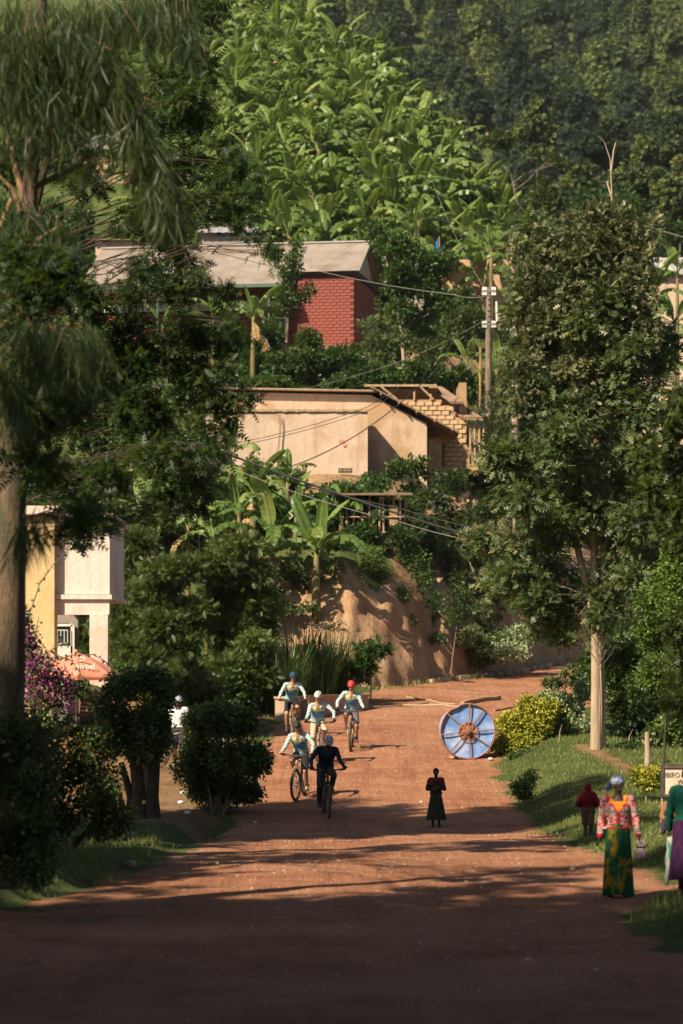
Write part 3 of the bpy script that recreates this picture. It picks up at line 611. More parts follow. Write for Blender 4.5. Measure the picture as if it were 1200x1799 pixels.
def clay_house():
    b = at(522, 842, 112); zb = z1(b.x, b.y) - .5
    t = thing('clay_house', 'long clay plastered house with a lower front wing and vent blocks', 'house', (0, 112, zb))
    def P(c, r, D): p = at(c, r, D); return (p.x, p.y - 112, p.z - zb)
    # front wing, from col 380 to 646, top row 723
    x0 = P(362, 0, 112)[0]; x1 = P(646, 0, 112)[0]; zt = P(0, 723, 112)[2]
    MB().box(((x0 + x1) / 2, 1.1, zt / 2), (x1 - x0, 2.2, zt)).obj('front_wall', M['clay'], t)
    mb = MB()
    n = 40
    for i in range(n):
        xa = x0 + (x1 - x0) * (i + .5) / n; mb.box((xa, 0.05, zt + .035 + .012 * math.sin(i * 1.9)), ((x1 - x0) / n + .002 * (i % 2), .26 + .02 * math.sin(i), .09 + .012 * math.cos(i * 2.3)))
    mb.obj('coping', M['coping'], t)
    # rear body
    D = 114.5; y = D - 112; V = [P(388, 0, D)[0], P(652, 0, D)[0], P(750, 0, D)[0]]; za = P(0, 688, D)[2]; zc = P(0, 694, D)[2]; ze = P(0, 744, D)[2]
    pts = [(V[0], 0), (V[2], 0), (V[2], ze), (V[1], zc), (V[0], za)]
    mb = MB().add([(p[0], y, p[1]) for p in pts] + [(p[0], y + 3.4, p[1]) for p in pts], [(4, 3, 2, 1, 0), (5, 6, 7, 8, 9)] + [(i, (i + 1) % 5, (i + 1) % 5 + 5, i + 5) for i in range(5)])
    mb.obj('rear_wall', M['clay2'], t)
    # roof: nearly flat strip then slope, corrugated
    def corr(xa, za_, xb, zb_, y0, y1, n, nm, mat, th=.05):
        mb = MB(); dy = (y1 - y0) / n
        for i in range(n):
            ya = y0 + dy * i; V = [(xa, ya, za_), (xb, ya, zb_), (xb, ya + dy / 2, zb_ + .03), (xa, ya + dy / 2, za_ + .03), (xa, ya + dy, za_), (xb, ya + dy, zb_)]
            V += [(a, b_, c - th) for a, b_, c in V]
            mb.add(V, [(0, 1, 2, 3), (3, 2, 5, 4), (6, 9, 8, 7), (9, 10, 11, 8), (0, 6, 7, 1), (0, 3, 9, 6), (1, 7, 8, 2)])
        return mb.obj(nm, mat, t)
    a = P(386, 684, D); b_ = P(664, 690, D); c = P(806, 762, D); d2 = P(650, 684, D)
    corr(a[0], a[2] + .02, b_[0], b_[2] + .05, y - .35, y + 3.6, 16, 'roof', M['roofdark'])
    corr(d2[0], d2[2] + .1, c[0], c[2] + .02, y - .5, y + 3.6, 16, 'roof', M['roofdark'])
    MB().tube([(a[0], y - .30, a[2] + .02), ((a[0] + b_[0]) / 2, y - .3, a[2] - .03), (b_[0], y - .3, b_[2] + .05)], .035, 6).obj('eave_pole', M['wood'], t)
    for k in range(5):
        u = .12 + k * .2; MB().tube([(d2[0] + (c[0] - d2[0]) * u, y - .6, d2[2] + (c[2] - d2[2]) * u - .02), (d2[0] + (c[0] - d2[0]) * u + .03, y + .5, d2[2] + (c[2] - d2[2]) * u - .06)], .035, 6).obj('rafter', M['wood'], t)
    # vent blocks
    for cc in (523, 534, 598, 606, 614):
        p = P(cc, 826, 112); v = MB().box((p[0], -.012, p[2]), (.17, .03, .17)).obj('vent_block', M['coping'], t)
        mb = MB(); 
        for q in range(4):
            mb.box((p[0] - .045 + .09 * (q % 2), -.032, p[2] - .045 + .09 * (q // 2)), (.055, .012, .055), 0, 0, R(45))
        mb.obj('vent_hole', M['black'], v)
    # broken plaster patch
    p = P(600, 775, 112); MB().box((p[0], -.02, p[2]), (.16, .05, .13), 0, 0, .4).box((p[0] + .1, -.015, p[2] - .12), (.13, .04, .2), 0, 0, -.5).obj('broken_plaster', M['umbrella'], t)
    # hanging wire loop
    q = [P(*v, 111.85) for v in ((489, 728), (492, 745), (489, 785), (480, 812), (468, 822))]; MB().tube(q, .014, 5).obj('wire', M['bark'], t)
    q = [P(*v, 111.85) for v in ((492, 728), (494, 748), (490, 790), (480, 818), (470, 828))]; MB().tube(q, .012, 5).obj('wire', M['bark'], t)
clay_house()
def adobe_house():
    D = 117; b = at(780, 820, D); zb = z1(b.x, b.y) - .3
    t = thing('adobe_house', 'unfinished adobe block house with stepped wall and open roof frame', 'house', (0, D, zb))
    def P(c, r, d=D): p = at(c, r, d); return (p.x, p.y - D, p.z - zb)
    L = P(672, 0)[0]; Rr = P(820, 0)[0]; zt = P(0, 702)[2]
    steps = [(672, 776, 701), (776, 790, 711), (790, 800, 724), (800, 812, 732), (812, 820, 744)]
    me = unit_brick('adobe_block', M['adobe'], .32, .10, .165, .10); cells = []; mb = MB()
    for (c0, c1, r) in steps:
        xa, xb = P(c0, 0)[0], P(c1, 0)[0]; z = P(0, r)[2]; mb.box(((xa + xb) / 2, .22, z / 2 - .01), (xb - xa, .3, z - .02))
    mb.box((Rr - .15, 1.8, 2.2), (.3, 3.2, 4.4)); mb.obj('wall', M['adobemortar'], t)
    rh = .19
    for r in range(24):
        for k in range(11):
            x = Rr - .19 - .345 * k - .17 * (r % 2); z = (r + .5) * rh; col = x / D * FPX + 600
            top = next((P(0, s[2])[2] for s in steps if s[0] <= col <= s[1] + .01), 0)
            if x < L or z + .1 > top: continue
            cells.append(((x, .04 + .02 * random.random(), z), 0, (random.uniform(.93, 1.03), 1, random.uniform(.9, 1.02))))
    cells.sort(key=lambda c: -c[0][0]); brick_field(t, me, 'adobe_block', cells, 300, M['adobe'])
    # lower plastered bits left of the right wall
    x0, x1 = P(752, 0, 116.4)[0], P(776, 0, 116.4)[0]; z = P(0, 770, 116.4)[2]
    MB().box(((x0 + x1) / 2, -.45, z / 2), (x1 - x0, .5, z)).obj('low_wall', M['clay2'], t)
    p = P(778, 790); MB().box((p[0], -.06, P(0, 800)[2]), (.12, .06, .9)).obj('moss_stripe', M['greenpaint'], t)
    # timber roof frame
    a = P(640, 676); b_ = P(768, 677)
    MB().box(((a[0] + b_[0]) / 2, .3, a[2]), (b_[0] - a[0], .1, .09)).obj('beam', M['wood'], t)
    a2 = P(655, 684); MB().box(((a2[0] + b_[0]) / 2, .9, a2[2]), (b_[0] - a2[0], .08, .07)).obj('beam', M['wood'], t)
    for (c0, r0, c1, r1) in [(668, 678, 698, 702), (683, 692, 683, 704), (728, 687, 728, 704), (737, 678, 762, 702), (757, 692, 757, 704)]:
        MB().tube([P(c0, r0), P(c1, r1)], .045, 6).obj('strut', M['wood'], t)
    sh = MB(); A, B, C, E = P(645, 680), P(770, 680), P(815, 712), P(700, 712)
    sh.add([(A[0], .4, A[2]), (B[0], .4, B[2]), (B[0] + .7, 3.6, B[2] - .45), (A[0], 3.6, A[2] - .45)], [(0, 1, 2, 3)]); sh.add([(A[0], .4, A[2] - .04), (B[0], .4, B[2] - .04), (B[0] + .7, 3.6, B[2] - .49), (A[0], 3.6, A[2] - .49)], [(3, 2, 1, 0)]); sh.obj('roof', M['roofdark'], t)
    for (q, nm, n) in [((768, 682, 790, 707, 814, 707), 'roof', 9), ((790, 713, 812, 735, 848, 737), 'roof', 7)]:
        c0, r0, c1, r1, c2, r2 = q; p0 = P(c0, r0); p1 = P(c1, r1); p2 = P(c2, r2); mb = MB()
        for i in range(n):
            xa = p0[0] + (p1[0] - p0[0]) * 0; 
            u0 = i / n; u1 = (i + .5) / n; u2 = (i + 1) / n; wv = (p2[0] - p1[0])
            V = []
            for u, dz in ((u0, 0), (u1, .03), (u2, 0)):
                V += [(p0[0] + wv * u - .3, 1.8, p0[2] + .25 + dz), (p1[0] + wv * u, -.35, p1[2] + dz)]
            V += [(a_, b2, c_ - .03) for a_, b2, c_ in V]
            mb.add(V, [(0, 1, 3, 2), (2, 3, 5, 4), (6, 8, 9, 7), (8, 10, 11, 9), (1, 7, 9, 3), (3, 9, 11, 5)])
        mb.obj(nm, M['roofdark'], t)
        MB().tube([(p1[0], -.3, p1[2] - .05), (p2[0], -.3, p2[2] - .05)], .04, 6).obj('eave_pole', M['wood'], t)
    for cc in (826, 834, 842, 850): MB().tube([P(cc, 745), P(cc + random.uniform(-1, 1), 815)], .05, 6).obj('post', M['wood'], t)
    MB().tube([P(822, 748), P(856, 752)], .04, 6).obj('rail', M['wood'], t)
adobe_house()
# rubble heap and sticks, loose earth blocks
me = rock_mesh('earth_lump', M['adobe'], 5, .2); rgx = np.random.default_rng(5)
hp = at(835, 835, 115); heap = MB().ell((0, 0, 0), (1.25, .9, .45), None, 18, 8); heap.v = [(x * (1 + .1 * math.sin(y * 9)), y, z + .08 * math.sin(x * 7) * math.cos(y * 6)) for x, y, z in heap.v]
o = heap.obj('earth_heap', M['rust'], loc=(hp.x, hp.y, z1(hp.x, hp.y) + .15)); smart(o.data, 80); tag(o, 'heap of red earth under the utility pole', 'heap')
for i in range(9):
    a = Vector((hp.x + rgx.uniform(-1, 1), hp.y - .7 + rgx.uniform(-.2, .3), z1(hp.x, hp.y) + rgx.uniform(.25, .5))); b = Vector((rgx.uniform(.5, .9) * (1 if i % 2 else -1), rgx.uniform(-.2, .2), rgx.uniform(-.2, .25)))
    o = MB().tube([(0, 0, 0), b], [.028, .018], 5).obj('stick', M['wood'], loc=a); tag(o, 'dry stick lying on the red earth heap', 'stick', 'sticks on the earth heap')
for i in range(26):
    p = ghit(rgx.uniform(796, 868), rgx.uniform(852, 900), 100, 125); o = link('earth_lump', me); s = rgx.uniform(.5, 1.3); o.scale = (s, s, s); o.location = p + Vector((0, -.1, .05)); o.rotation_euler = tuple(rgx.uniform(0, 3, 3)); tag(o, 'crumbled orange earth lump on the slope below the adobe house', 'earth lump', 'earth lumps below the adobe house')

# pole shack on the slope
def shack():
    D = 103.3; g = at(655, 962, D); zb = g.z; t = thing('pole_shack', 'ramshackle shed of rough poles half buried in creepers', 'shed', (g.x, D, zb))
    rr = random.Random(4)
    for i in range(13):
        x = -1.1 + i * .19; y = rr.uniform(-.1, .1) + (1.0 if i % 3 == 0 else 0); MB().tube([(x, y, -.3), (x + rr.uniform(-.06, .06), y, 1.9 + rr.uniform(-.25, .1))], [.05, .035], 6).obj('pole', M['wood'], t)
    for z in (.5, 1.1): MB().tube([(-1.1, -.1, z), (1.15, -.08, z + rr.uniform(-.1, .1))], .03, 5).obj('rail', M['wood'], t)
    MB().box((0, .5, 1.98), (2.9, 1.9, .06), 0, .08).obj('roof', M['roofdark'], t); MB().box((0, 1.5, .8), (2.4, .05, 2.0)).obj('back_wall', M['darkbeam'], t)
    MB().box((.75, -.02, .9), (.3, .03, 1.3)).obj('board', M['deadleaf'], t); MB().box((-.3, .1, .7), (.25, .03, 1.1)).obj('board', M['deadleaf'], t)
shack()

# left yellow and cream house
def left_house():
    D = 72; zb = z1(-6, 72) - .3; t = thing('roadside_house', 'two storey yellow and cream house with an open porch at the left', 'house', (0, D, zb))
    def P(c, r, d=D): p = at(c, r, d); return (p.x, p.y - D, p.z - zb)
    x0, x1 = P(-160, 0)[0], P(95.5, 0)[0]; zt = P(0, 905)[2]
    MB().box(((x0 + x1) / 2, .4, zt / 2), (x1 - x0, .8, zt)).obj('yellow_wall', M['ochre'], t)
    MB().box(((x0 + x1) / 2, .35, zt + .12), (x1 - x0 + .2, 1.1, .22)).obj('cornice', M['cream'], t)
    MB().box(((x0 + x1) / 2 - .03, -.03, .2), (x1 - x0, .1, 1.1)).obj('plinth', M['ochre'], t)
    d2 = 72.3; a, b = P(85, 0, d2)[0], P(193, 0, d2)[0]
    z0, z1_ = P(0, 1044, d2)[2], P(0, 912, d2)[2]
    MB().box(((a + b) / 2, .36, (z0 + z1_) / 2), (b - a, .22, z1_ - z0)).obj('balcony_wall', M['cream'], t)
    MB().box((b - .11, 2.78, (z0 + z1_) / 2), (.22, 4.6, z1_ - z0)).obj('balcony_wall', M['cream'], t)
    MB().box(((a + b) / 2, 2.7, z1_ + .07), (b - a + .2, 5.2, .14)).obj('roof_slab', M['cream'], t)
    MB().box(((a + b) / 2 + .02, 2.66, z0 - .07), (b - a + .08, 5.0, .12)).obj('floor_slab', M['cream'], t)
    MB().box(((a + b) / 2, .40, z0 - .33), (b - a - .02, .3, .38)).obj('lintel', M['cream'], t)
    cx0, cx1 = P(158, 0, d2)[0], P(190, 0, d2)[0]
    MB().box(((cx0 + cx1) / 2, .42, (z0 - .5) / 2), (cx1 - cx0, .5, z0 - .5)).obj('column', M['cream'], t)
    # inner wall with window
    c0, c1 = P(60, 0, 76.5)[0], P(137, 0, 76.5)[0]
    MB().box(((c0 + c1) / 2, 4.6, z0 / 2), (c1 - c0, .2, z0 - .1)).obj('inner_wall', M['greyplaster'], t)
    MB().box(((c0 + c1) / 2 + .3, 3.0, .2), (c1 - c0 + 1.6, 4.9, .8)).obj('porch_floor', M['concrete'], t)
    wa, wb = P(92, 0, 76.3)[0], P(127, 0, 76.3)[0]; wz0, wz1 = P(0, 1182, 76.3)[2], P(0, 1098, 76.3)[2]; yy = 4.42
    g = MB().box(((wa + wb) / 2, yy, wz1), (wb - wa, .06, .07)).box((wb, yy, (wz0 + wz1) / 2), (.1, .06, wz1 - wz0)).box(((wa + wb) / 2, yy, wz0 + .35), (wb - wa, .06, .75)).obj('door', M['white'], t)
    MB().box(((wa + wb) / 2 - .05, yy + .03, (wz0 + wz1) / 2 + .3), (wb - wa - .1, .02, .8)).obj('pane', M['glass'], g)
    gz0, gz1 = P(0, 1131, 76.3)[2], P(0, 1107, 76.3)[2]
    for k in range(6): MB().box((wa + .04 + k * .09, yy - .05, (gz0 + gz1) / 2), (.018, .02, gz1 - gz0)).obj('bar', M['white'], g)
    for z in (gz0, gz1): MB().box(((wa + wb) / 2 - .08, yy - .052, z), (wb - wa - .12, .025, .022)).obj('rail', M['white'], g)
    mb = MB(); cc = P(97, 1120, 76.1); mb.tube([(cc[0] + .12 * math.cos(q / 12 * 6.283), yy - .08, cc[2] + .13 * math.sin(q / 12 * 6.283)) for q in range(13)], .014, 5, False); mb.obj('emblem', M['green'] if 'green' in M else M['greenpaint'], g)
left_house()
# concrete steps in front of it
for (c, r, w, lb) in [(118, 1270, .9, 'pale concrete step edge in front of the porch, nearer the house'), (122, 1288, .75, 'pale concrete step edge in front of the porch, nearer the path')]:
    p = ghit(c, r); o = MB().box((0, 0, .03), (w, .25, .12)).obj('step', M['cream'], loc=p); tag(o, lb, 'step')

# other houses up the hill, seen through gaps
def hut(c0, c1, rtop, rbase, D, wall, roof, name, label, depth=4, rise=.9, blue=None, overhang=.25, brickrows=False):
    a = at(c0, rbase, D); b = at(c1, rbase, D); w = b.x - a.x; H = (rbase - rtop) / FPX * D; zb = a.z
    t = thing(name, label, 'house', (a.x, D, zb)); zlow = min(z1(a.x + w / 2, D), zb) - zb - .5
    MB().box((w / 2, depth / 2, (H + zlow) / 2), (w, depth, H - zlow)).obj('wall', M[wall], t)
    mb = MB(); n = max(6, int(w / .35))
    for i in range(n):
        xa = -overhang + (w + 2 * overhang) * i / n; xb = -overhang + (w + 2 * overhang) * (i + 1) / n; xm = (xa + xb) / 2
        for (y0, z0, y1, z1_) in ((-overhang * 1.5, H - .05, depth / 2, H + rise), (depth + overhang * 1.5, H - .05, depth / 2, H + rise)):
            V = [(xa, y0, z0), (xm, y0, z0 + .04), (xb, y0, z0), (xa, y1, z1_), (xm, y1, z1_ + .04), (xb, y1, z1_)]; V += [(p, q, r_ - .04) for p, q, r_ in V]
            mb.add(V, [(0, 1, 4, 3), (1, 2, 5, 4), (6, 9, 10, 7), (7, 10, 11, 8), (0, 6, 7, 1), (1, 7, 8, 2)])
    mb.obj('roof', M[roof], t)
    mb = MB().add([(.01, .02, H - .04), (.01, depth - .02, H - .04), (.01, depth / 2, H + rise - .08), (w - .01, .02, H - .04), (w - .01, depth - .02, H - .04), (w - .01, depth / 2, H + rise - .08)], [(0, 1, 2), (3, 5, 4)]); mb.obj('gable', M[wall], t)
    if blue:
        for (bc0, bc1, br0, br1) in blue:
            p = at(bc0, br1, D); q = at(bc1, br0, D); f = MB().box(((p.x + q.x) / 2 - a.x, -.03, (p.z + q.z) / 2 - zb), (q.x - p.x, .06, q.z - p.z)).obj('shutter', M['blue'], t)
            MB().box(((p.x + q.x) / 2 - a.x, -.07, q.z - zb - .12), ((q.x - p.x) * .7, .02, .1)).obj('slot', M['black'], f)
    return t
hut(168, 272, 421, 500, 156, 'clay2', 'roofdark', 'hill_house', 'tan brick house with a blue shutter just above the long roof', 3, .25, [(186, 212, 442, 463), (247, 257, 441, 446)])
hut(130, 262, 262, 330, 180, 'adobe', 'roofgrey', 'hill_house', 'orange walled house with a grey roof high in the bananas at upper left', 4, 1.25)
hut(355, 445, 408, 425, 152, 'greyplaster', 'roofgrey', 'hill_house', 'small grey roofed house poking up behind the long pale roof', 3, .5, [(380, 395, 408, 416)])
hut(1128, 1290, 482, 560, 148, 'clay', 'roofgrey', 'hill_house', 'pale roofed house among bananas at the right edge', 4, 1.15)
hut(780, 935, 440, 475, 158, 'adobe', 'roofdark', 'hill_house', 'low orange mud walled house between the banana rows behind the pole', 3, .25)
hut(705, 745, 470, 500, 150, 'greyplaster', 'roofgrey', 'hill_shed', 'small grey shed behind the leafy tree beside the brick house', 2, .3)
# blue flag
p = at(768, 445, 152); fl = thing('flag', 'small blue flag on a stick above the leafy tree', 'flag', (p.x, 152, z1(p.x, 152)))
hz = p.z - z1(p.x, 152); MB().tube([(.12, 0, 0), (.12, 0, hz + .9)], .03, 6).obj('flag_pole', M['wood'], fl)
mb = MB(); V = []; 
for i in range(6):
    for j in range(6): V.append((.1 - i * .07 * (.3 + j * .14), .06 * math.sin(i * 1.5 + j), hz + .75 - j * .16))
mb.add(V, [(i * 6 + j, i * 6 + j + 1, (i + 1) * 6 + j + 1, (i + 1) * 6 + j) for i in range(5) for j in range(5)]); mb.obj('cloth', M['blue'], fl)
# small pale pole on the far right hillside
p = at(1108, 440, 158); q = at(1108, 385, 158); t = MB().tube([(0, 0, 0), (0, 0, q.z - p.z + .5)], .05, 6).tube([(-.35, 0, q.z - p.z + .35), (.35, 0, q.z - p.z + .35)], .03, 5).obj('utility_pole', M['wood'], loc=(p.x, 158, p.z - .5)); tag(t, 'small distant pole in front of the forest at the right', 'pole')

# ================================================================== POLES AND WIRES
def pole():
    D = 120; g = at(857, 822, D); zb = z1(g.x, D); top = at(859, 506, D)
    t = thing('utility_pole', 'brown utility pole with white fittings beside the adobe house', 'pole', (g.x, D, zb - .3)); H = top.z - zb + .3; dx = top.x - g.x
    MB().tube([(0, 0, 0), (dx * .5, 0, H * .5), (dx, 0, H)], [.17, .14, .12], 12).obj('shaft', M['bark'], t)
    def zz(r): return at(0, r, D).z - zb + .3
    for r, s in ((512, 1), (570, .8)):
        for sx in (-1, 1): MB().box((dx + sx * .19, -.05, zz(r)), (.2, .16, .34 * s)).obj('fitting', M['white'], t)
        MB().box((dx, -.11, zz(r)), (.56, .06, .09)).obj('bracket', M['steel'], t)
    for r in (525, 535, 545, 555, 565): MB().box((dx, -.14, zz(r)), (.12, .06, .04)).obj('bolt', M['steel'], t)
    MB().tube([(dx + .32, -.03, zz(530)), (dx + .34, -.03, zz(565))], .05, 6).obj('cable_end', M['white'], t)
    MB().tube([(-.35, .1, .2), (-.30, .1, H * .72)], [.06, .05], 8).obj('brace_pole', M['deadleaf'], t)
pole()
def cable(pts, rad, mat, label, sag=0):
    P = [at(*p) for p in pts]; Q = []
    n = 14; m0 = P[0]
    for i in range(len(P) - 1):
        for k in range(n):
            u = k / n; q = P[i].lerp(P[i + 1], u); q.z -= sag * 4 * u * (1 - u); Q.append(q)
    Q.append(P[-1]); mid = (P[0] + P[-1]) / 2
    o = MB().tube([q - mid for q in Q], rad, 5).obj('cable', M[mat], loc=mid); tag(o, label, 'cable', 'overhead wires'); return o
cable([(380, 790, 92), (900, 963, 88), (1130, 1010, 84), (1330, 1060, 80)], .034, 'cable', 'thick black overhead cable crossing in front of the slope', .12)
cable([(380, 806, 92), (700, 893, 90), (960, 950, 88)], .02, 'cable', 'thin dark overhead wire just below the thick black cable', .1)
cable([(390, 815, 92), (700, 916, 90), (960, 968, 88), (1300, 985, 84)], .011, 'cablepale', 'pale overhead wire crossing the slope below the black cables', .15)
cable([(405, 780, 110), (640, 717, 110.5), (700, 672, 111)], .012, 'cable', 'upper thin wire across the front of the clay house', .12)
cable([(400, 786, 110), (646, 722, 110.5), (706, 674, 111)], .012, 'cable', 'lower thin wire across the front of the clay house', .12)
cable([(395, 832, 108), (560, 800, 110), (740, 675, 114), (800, 590, 119)], .022, 'cable', 'dark wire rising across the clay house towards the pole', .25)
cable([(560, 476, 138), (800, 518, 125), (855, 520, 120)], .014, 'cablepale', 'pale wire from the brick house to the utility pole', .1)
cable([(500, 690, 118), (700, 636, 119), (856, 560, 119.8)], .008, 'cablepale', 'thin pale wire running over the creepers to the pole', .1)
cable([(860, 520, 120), (760, 320, 160), (700, 255, 175), (640, 200, 185)], .009, 'cablepale', 'thin wire climbing from the pole over the banana slope', .4)
cable([(1108, 388, 158), (1300, 440, 150)], .02, 'cablepale', 'thin wire in front of the forest at the right edge', .1)
# ================================================================== BANANA PLANTS
def banana_leaf(name, L, Wd, a0, a1, seed, mat, n=13, torn=.35, dead=False):
    rr = random.Random(seed); V = []; F = []; tn = []
    y = z = 0; pts = []
    for i in range(n + 1):
        u = i / n; a = a0 + (a1 - a0) * u ** 1.3; pts.append((y, z, a, u)); y += math.cos(a) * L / n; z += math.sin(a) * L / n
    def wid(u):
        if u < .17: return .022
        k = (u - .17) / .83; return Wd * (min(1, k * 5) ** .6) * (1 - max(0, (k - .62) / .38) ** 2.2) ** .7 + .004
    base = rr.uniform(.22, .68)
    for sg in (-1, 1):
        for i in range(n):
            y0, z0, a, u0 = pts[i]; y1, z1_, b, u1 = pts[i + 1]
            g = .84 if rr.random() < torn else 1.0; dr = rr.uniform(.2, 1.1) if rr.random() < torn else .25; wj = rr.uniform(.75, 1.08) if torn > .3 else 1
            if u0 < .08: continue
            w0, w1 = wid(u0) * wj, wid(u1) * wj
            yy1 = y0 + (y1 - y0) * g; zz1 = z0 + (z1_ - z0) * g; k = len(V)
            up0 = (-math.sin(a), math.cos(a)); fw = (math.cos(a), math.sin(a)); sh = .25
            def side(yb, zb, w, dr):
                return [(sg * w * .5, yb + fw[0] * w * sh * .5 + up0[0] * w * .10, zb + fw[1] * w * sh * .5 + up0[1] * w * .10),
                        (sg * w * (1 - dr * .25), yb + fw[0] * w * sh - up0[0] * w * dr * .6, zb + fw[1] * w * sh - up0[1] * w * dr * .6 - w * dr * .25)]
            V += [(0, y0, z0)] + side(y0, z0, w0, dr) + [(0, yy1, zz1)] + side(yy1, zz1, w1, dr)
            q = [(k, k + 1, k + 4, k + 3), (k + 1, k + 2, k + 5, k + 4)]
            F += q if sg > 0 else [tuple(reversed(f)) for f in q]
            t = base + rr.uniform(-.06, .06); e = .10 if rr.random() < .1 else 0; tn += [t + .12, t, t - .02 + e, t + .12, t, t - .02 + e]
    # midrib
    k = len(V); r0 = .028
    for i in range(0, n + 1, 2):
        y_, z_, a, u = pts[i]; r = r0 * (1 - u * .85); V += [(-r, y_, z_ + .004), (r, y_, z_ + .004), (0, y_ + math.sin(a) * r, z_ - r)]; tn += [.78] * 3
    m_ = (n // 2)
    for i in range(m_):
        for j in range(3): a_ = k + i * 3 + j; b_ = k + i * 3 + (j + 1) % 3; F.append((a_, b_, b_ + 3, a_ + 3))
    me = bpy.data.meshes.new(name); me.from_pydata(V, [], F); me.update(); a = me.attributes.new('tone', 'FLOAT', 'POINT'); a.data.foreach_set('value', np.array(tn, np.float32))
    me.materials.append(mat); return me
BL = [banana_leaf('leaf', L, w, R(a0), R(a1), i, M['banana'], torn=t) for i, (L, w, a0, a1, t) in enumerate([
    (2.1, .28, 78, 25, .3), (2.3, .31, 68, -35, .5), (2.3, .30, 58, -58, .6), (2.4, .31, 46, -72, .7), (2.2, .28, 34, -84, .8), (2.0, .25, 18, -90, .9), (2.3, .31, 64, -15, .4), (1.6, .19, 84, 62, .1),
    (2.4, .25, 72, -48, .8), (2.3, .25, 50, -78, .7), (2.2, .28, 60, -64, .9)])]
BD = [banana_leaf('dead_leaf', 1.6, .22, R(-20), R(-88), 40 + i, M['deadleaf'], 8, .9) for i in range(2)]
def banana(loc, h=2.2, s=1.0, rz=0, nleaf=8, label='banana plant', group=None, seed=0, dead=2, name='banana_plant', lean=0):
    rr = random.Random(seed); t = thing(name, label, 'banana plant', loc, rz, group); t.scale = (s, s, s); lx = lean
    key = (round(h, 1), round(lean, 1))
    if key not in banana.c:
        mb = MB().tube([(0, 0, -.3), (lx * .2, .02, h * .4), (lx * .7, .0, h * .8), (lx, 0, h + .15)], [.15, .125, .095, .06], 9); banana.c[key] = mb.mesh('stem', M['banana_stem'], True)
    link('stem', banana.c[key], t)
    a = rr.uniform(0, 6.28)
    for i in range(nleaf):
        u = i / max(nleaf - 1, 1); k = [7, 0, 6, 1, 8, 2, 10, 3, 9, 4, 5][min(10, int(u * 10 + rr.uniform(-.8, .8))) if i else 7 % 8] if i else rr.choice([7, 0])
        k = rr.choice([8, 3, 4]) if k in (2, 3) and rr.random() < .4 else (rr.choice([9, 10]) if k in (4, 5) and rr.random() < .5 else k); o = link('leaf', BL[k], t, (lx, 0, h + .1 - u * .25), (rr.uniform(-.12, .12), rr.uniform(-.35, .35), a)); q = rr.uniform(.8, 1.1); o.scale = (q, q, q); a += 2.4 + rr.uniform(-.3, .3)
    for i in range(dead):
        o = link('dead_leaf', BD[i % 2], t, (lx * .9, 0, h - .15 - .2 * i), (0, 0, rr.uniform(0, 6.28))); q = rr.uniform(.7, 1.0); o.scale = (q, q, q)
    return t
banana.c = {}
def bat(c, r, D, h, s, label, seed, **k):
    """banana with its crown base at pixel (c, r)"""
    p = at(c, r, D); g = z1(p.x, D); hh = max(.9, (p.z - g) / s); return banana((p.x, D, g if hh > .95 else p.z - hh * s), round(hh, 1), s, k.pop('rz', seed * 1.3), label=label, seed=seed, **k)
# plantation on the hillside
rb = random.Random(12); k = 0; y = 157.0; cnt = 0
while y < 238:
    hw = .132 * y; x = -hw
    while x < hw:
        xx = x + rb.uniform(-.6, .6); yy_ = y + rb.uniform(-1.2, 1.2); x += 2.2
        capy = zfar(yy_) > cap(xx) + 1.5
        if capy and not (xx > 3 and zfar(yy_) < cap(xx) + 5): continue
        col = 600 + xx / yy_ * FPX
        if col < 230 or col > 1230 or (yy_ > 222 and (col < 330 or col > 620)): continue
        if 130 < col < 270 and 176 < yy_ < 185: continue
        if col > 1100 and rb.random() < .3: continue
        if cnt >= 292: continue
        g = z1(xx, yy_); cnt += 1
        banana((xx, yy_, g - .1), rb.choice([1.2, 1.5, 1.8, 2.1]), rb.uniform(1.12, 1.55), rb.uniform(0, 6.28), rb.randint(11, 15), 'banana plant in the dense plantation on the hillside above the brick house', 'banana plants of the hillside plantation', cnt, rb.choice([1, 1, 2, 3]))
    y += 3.0
print('hill bananas', cnt)
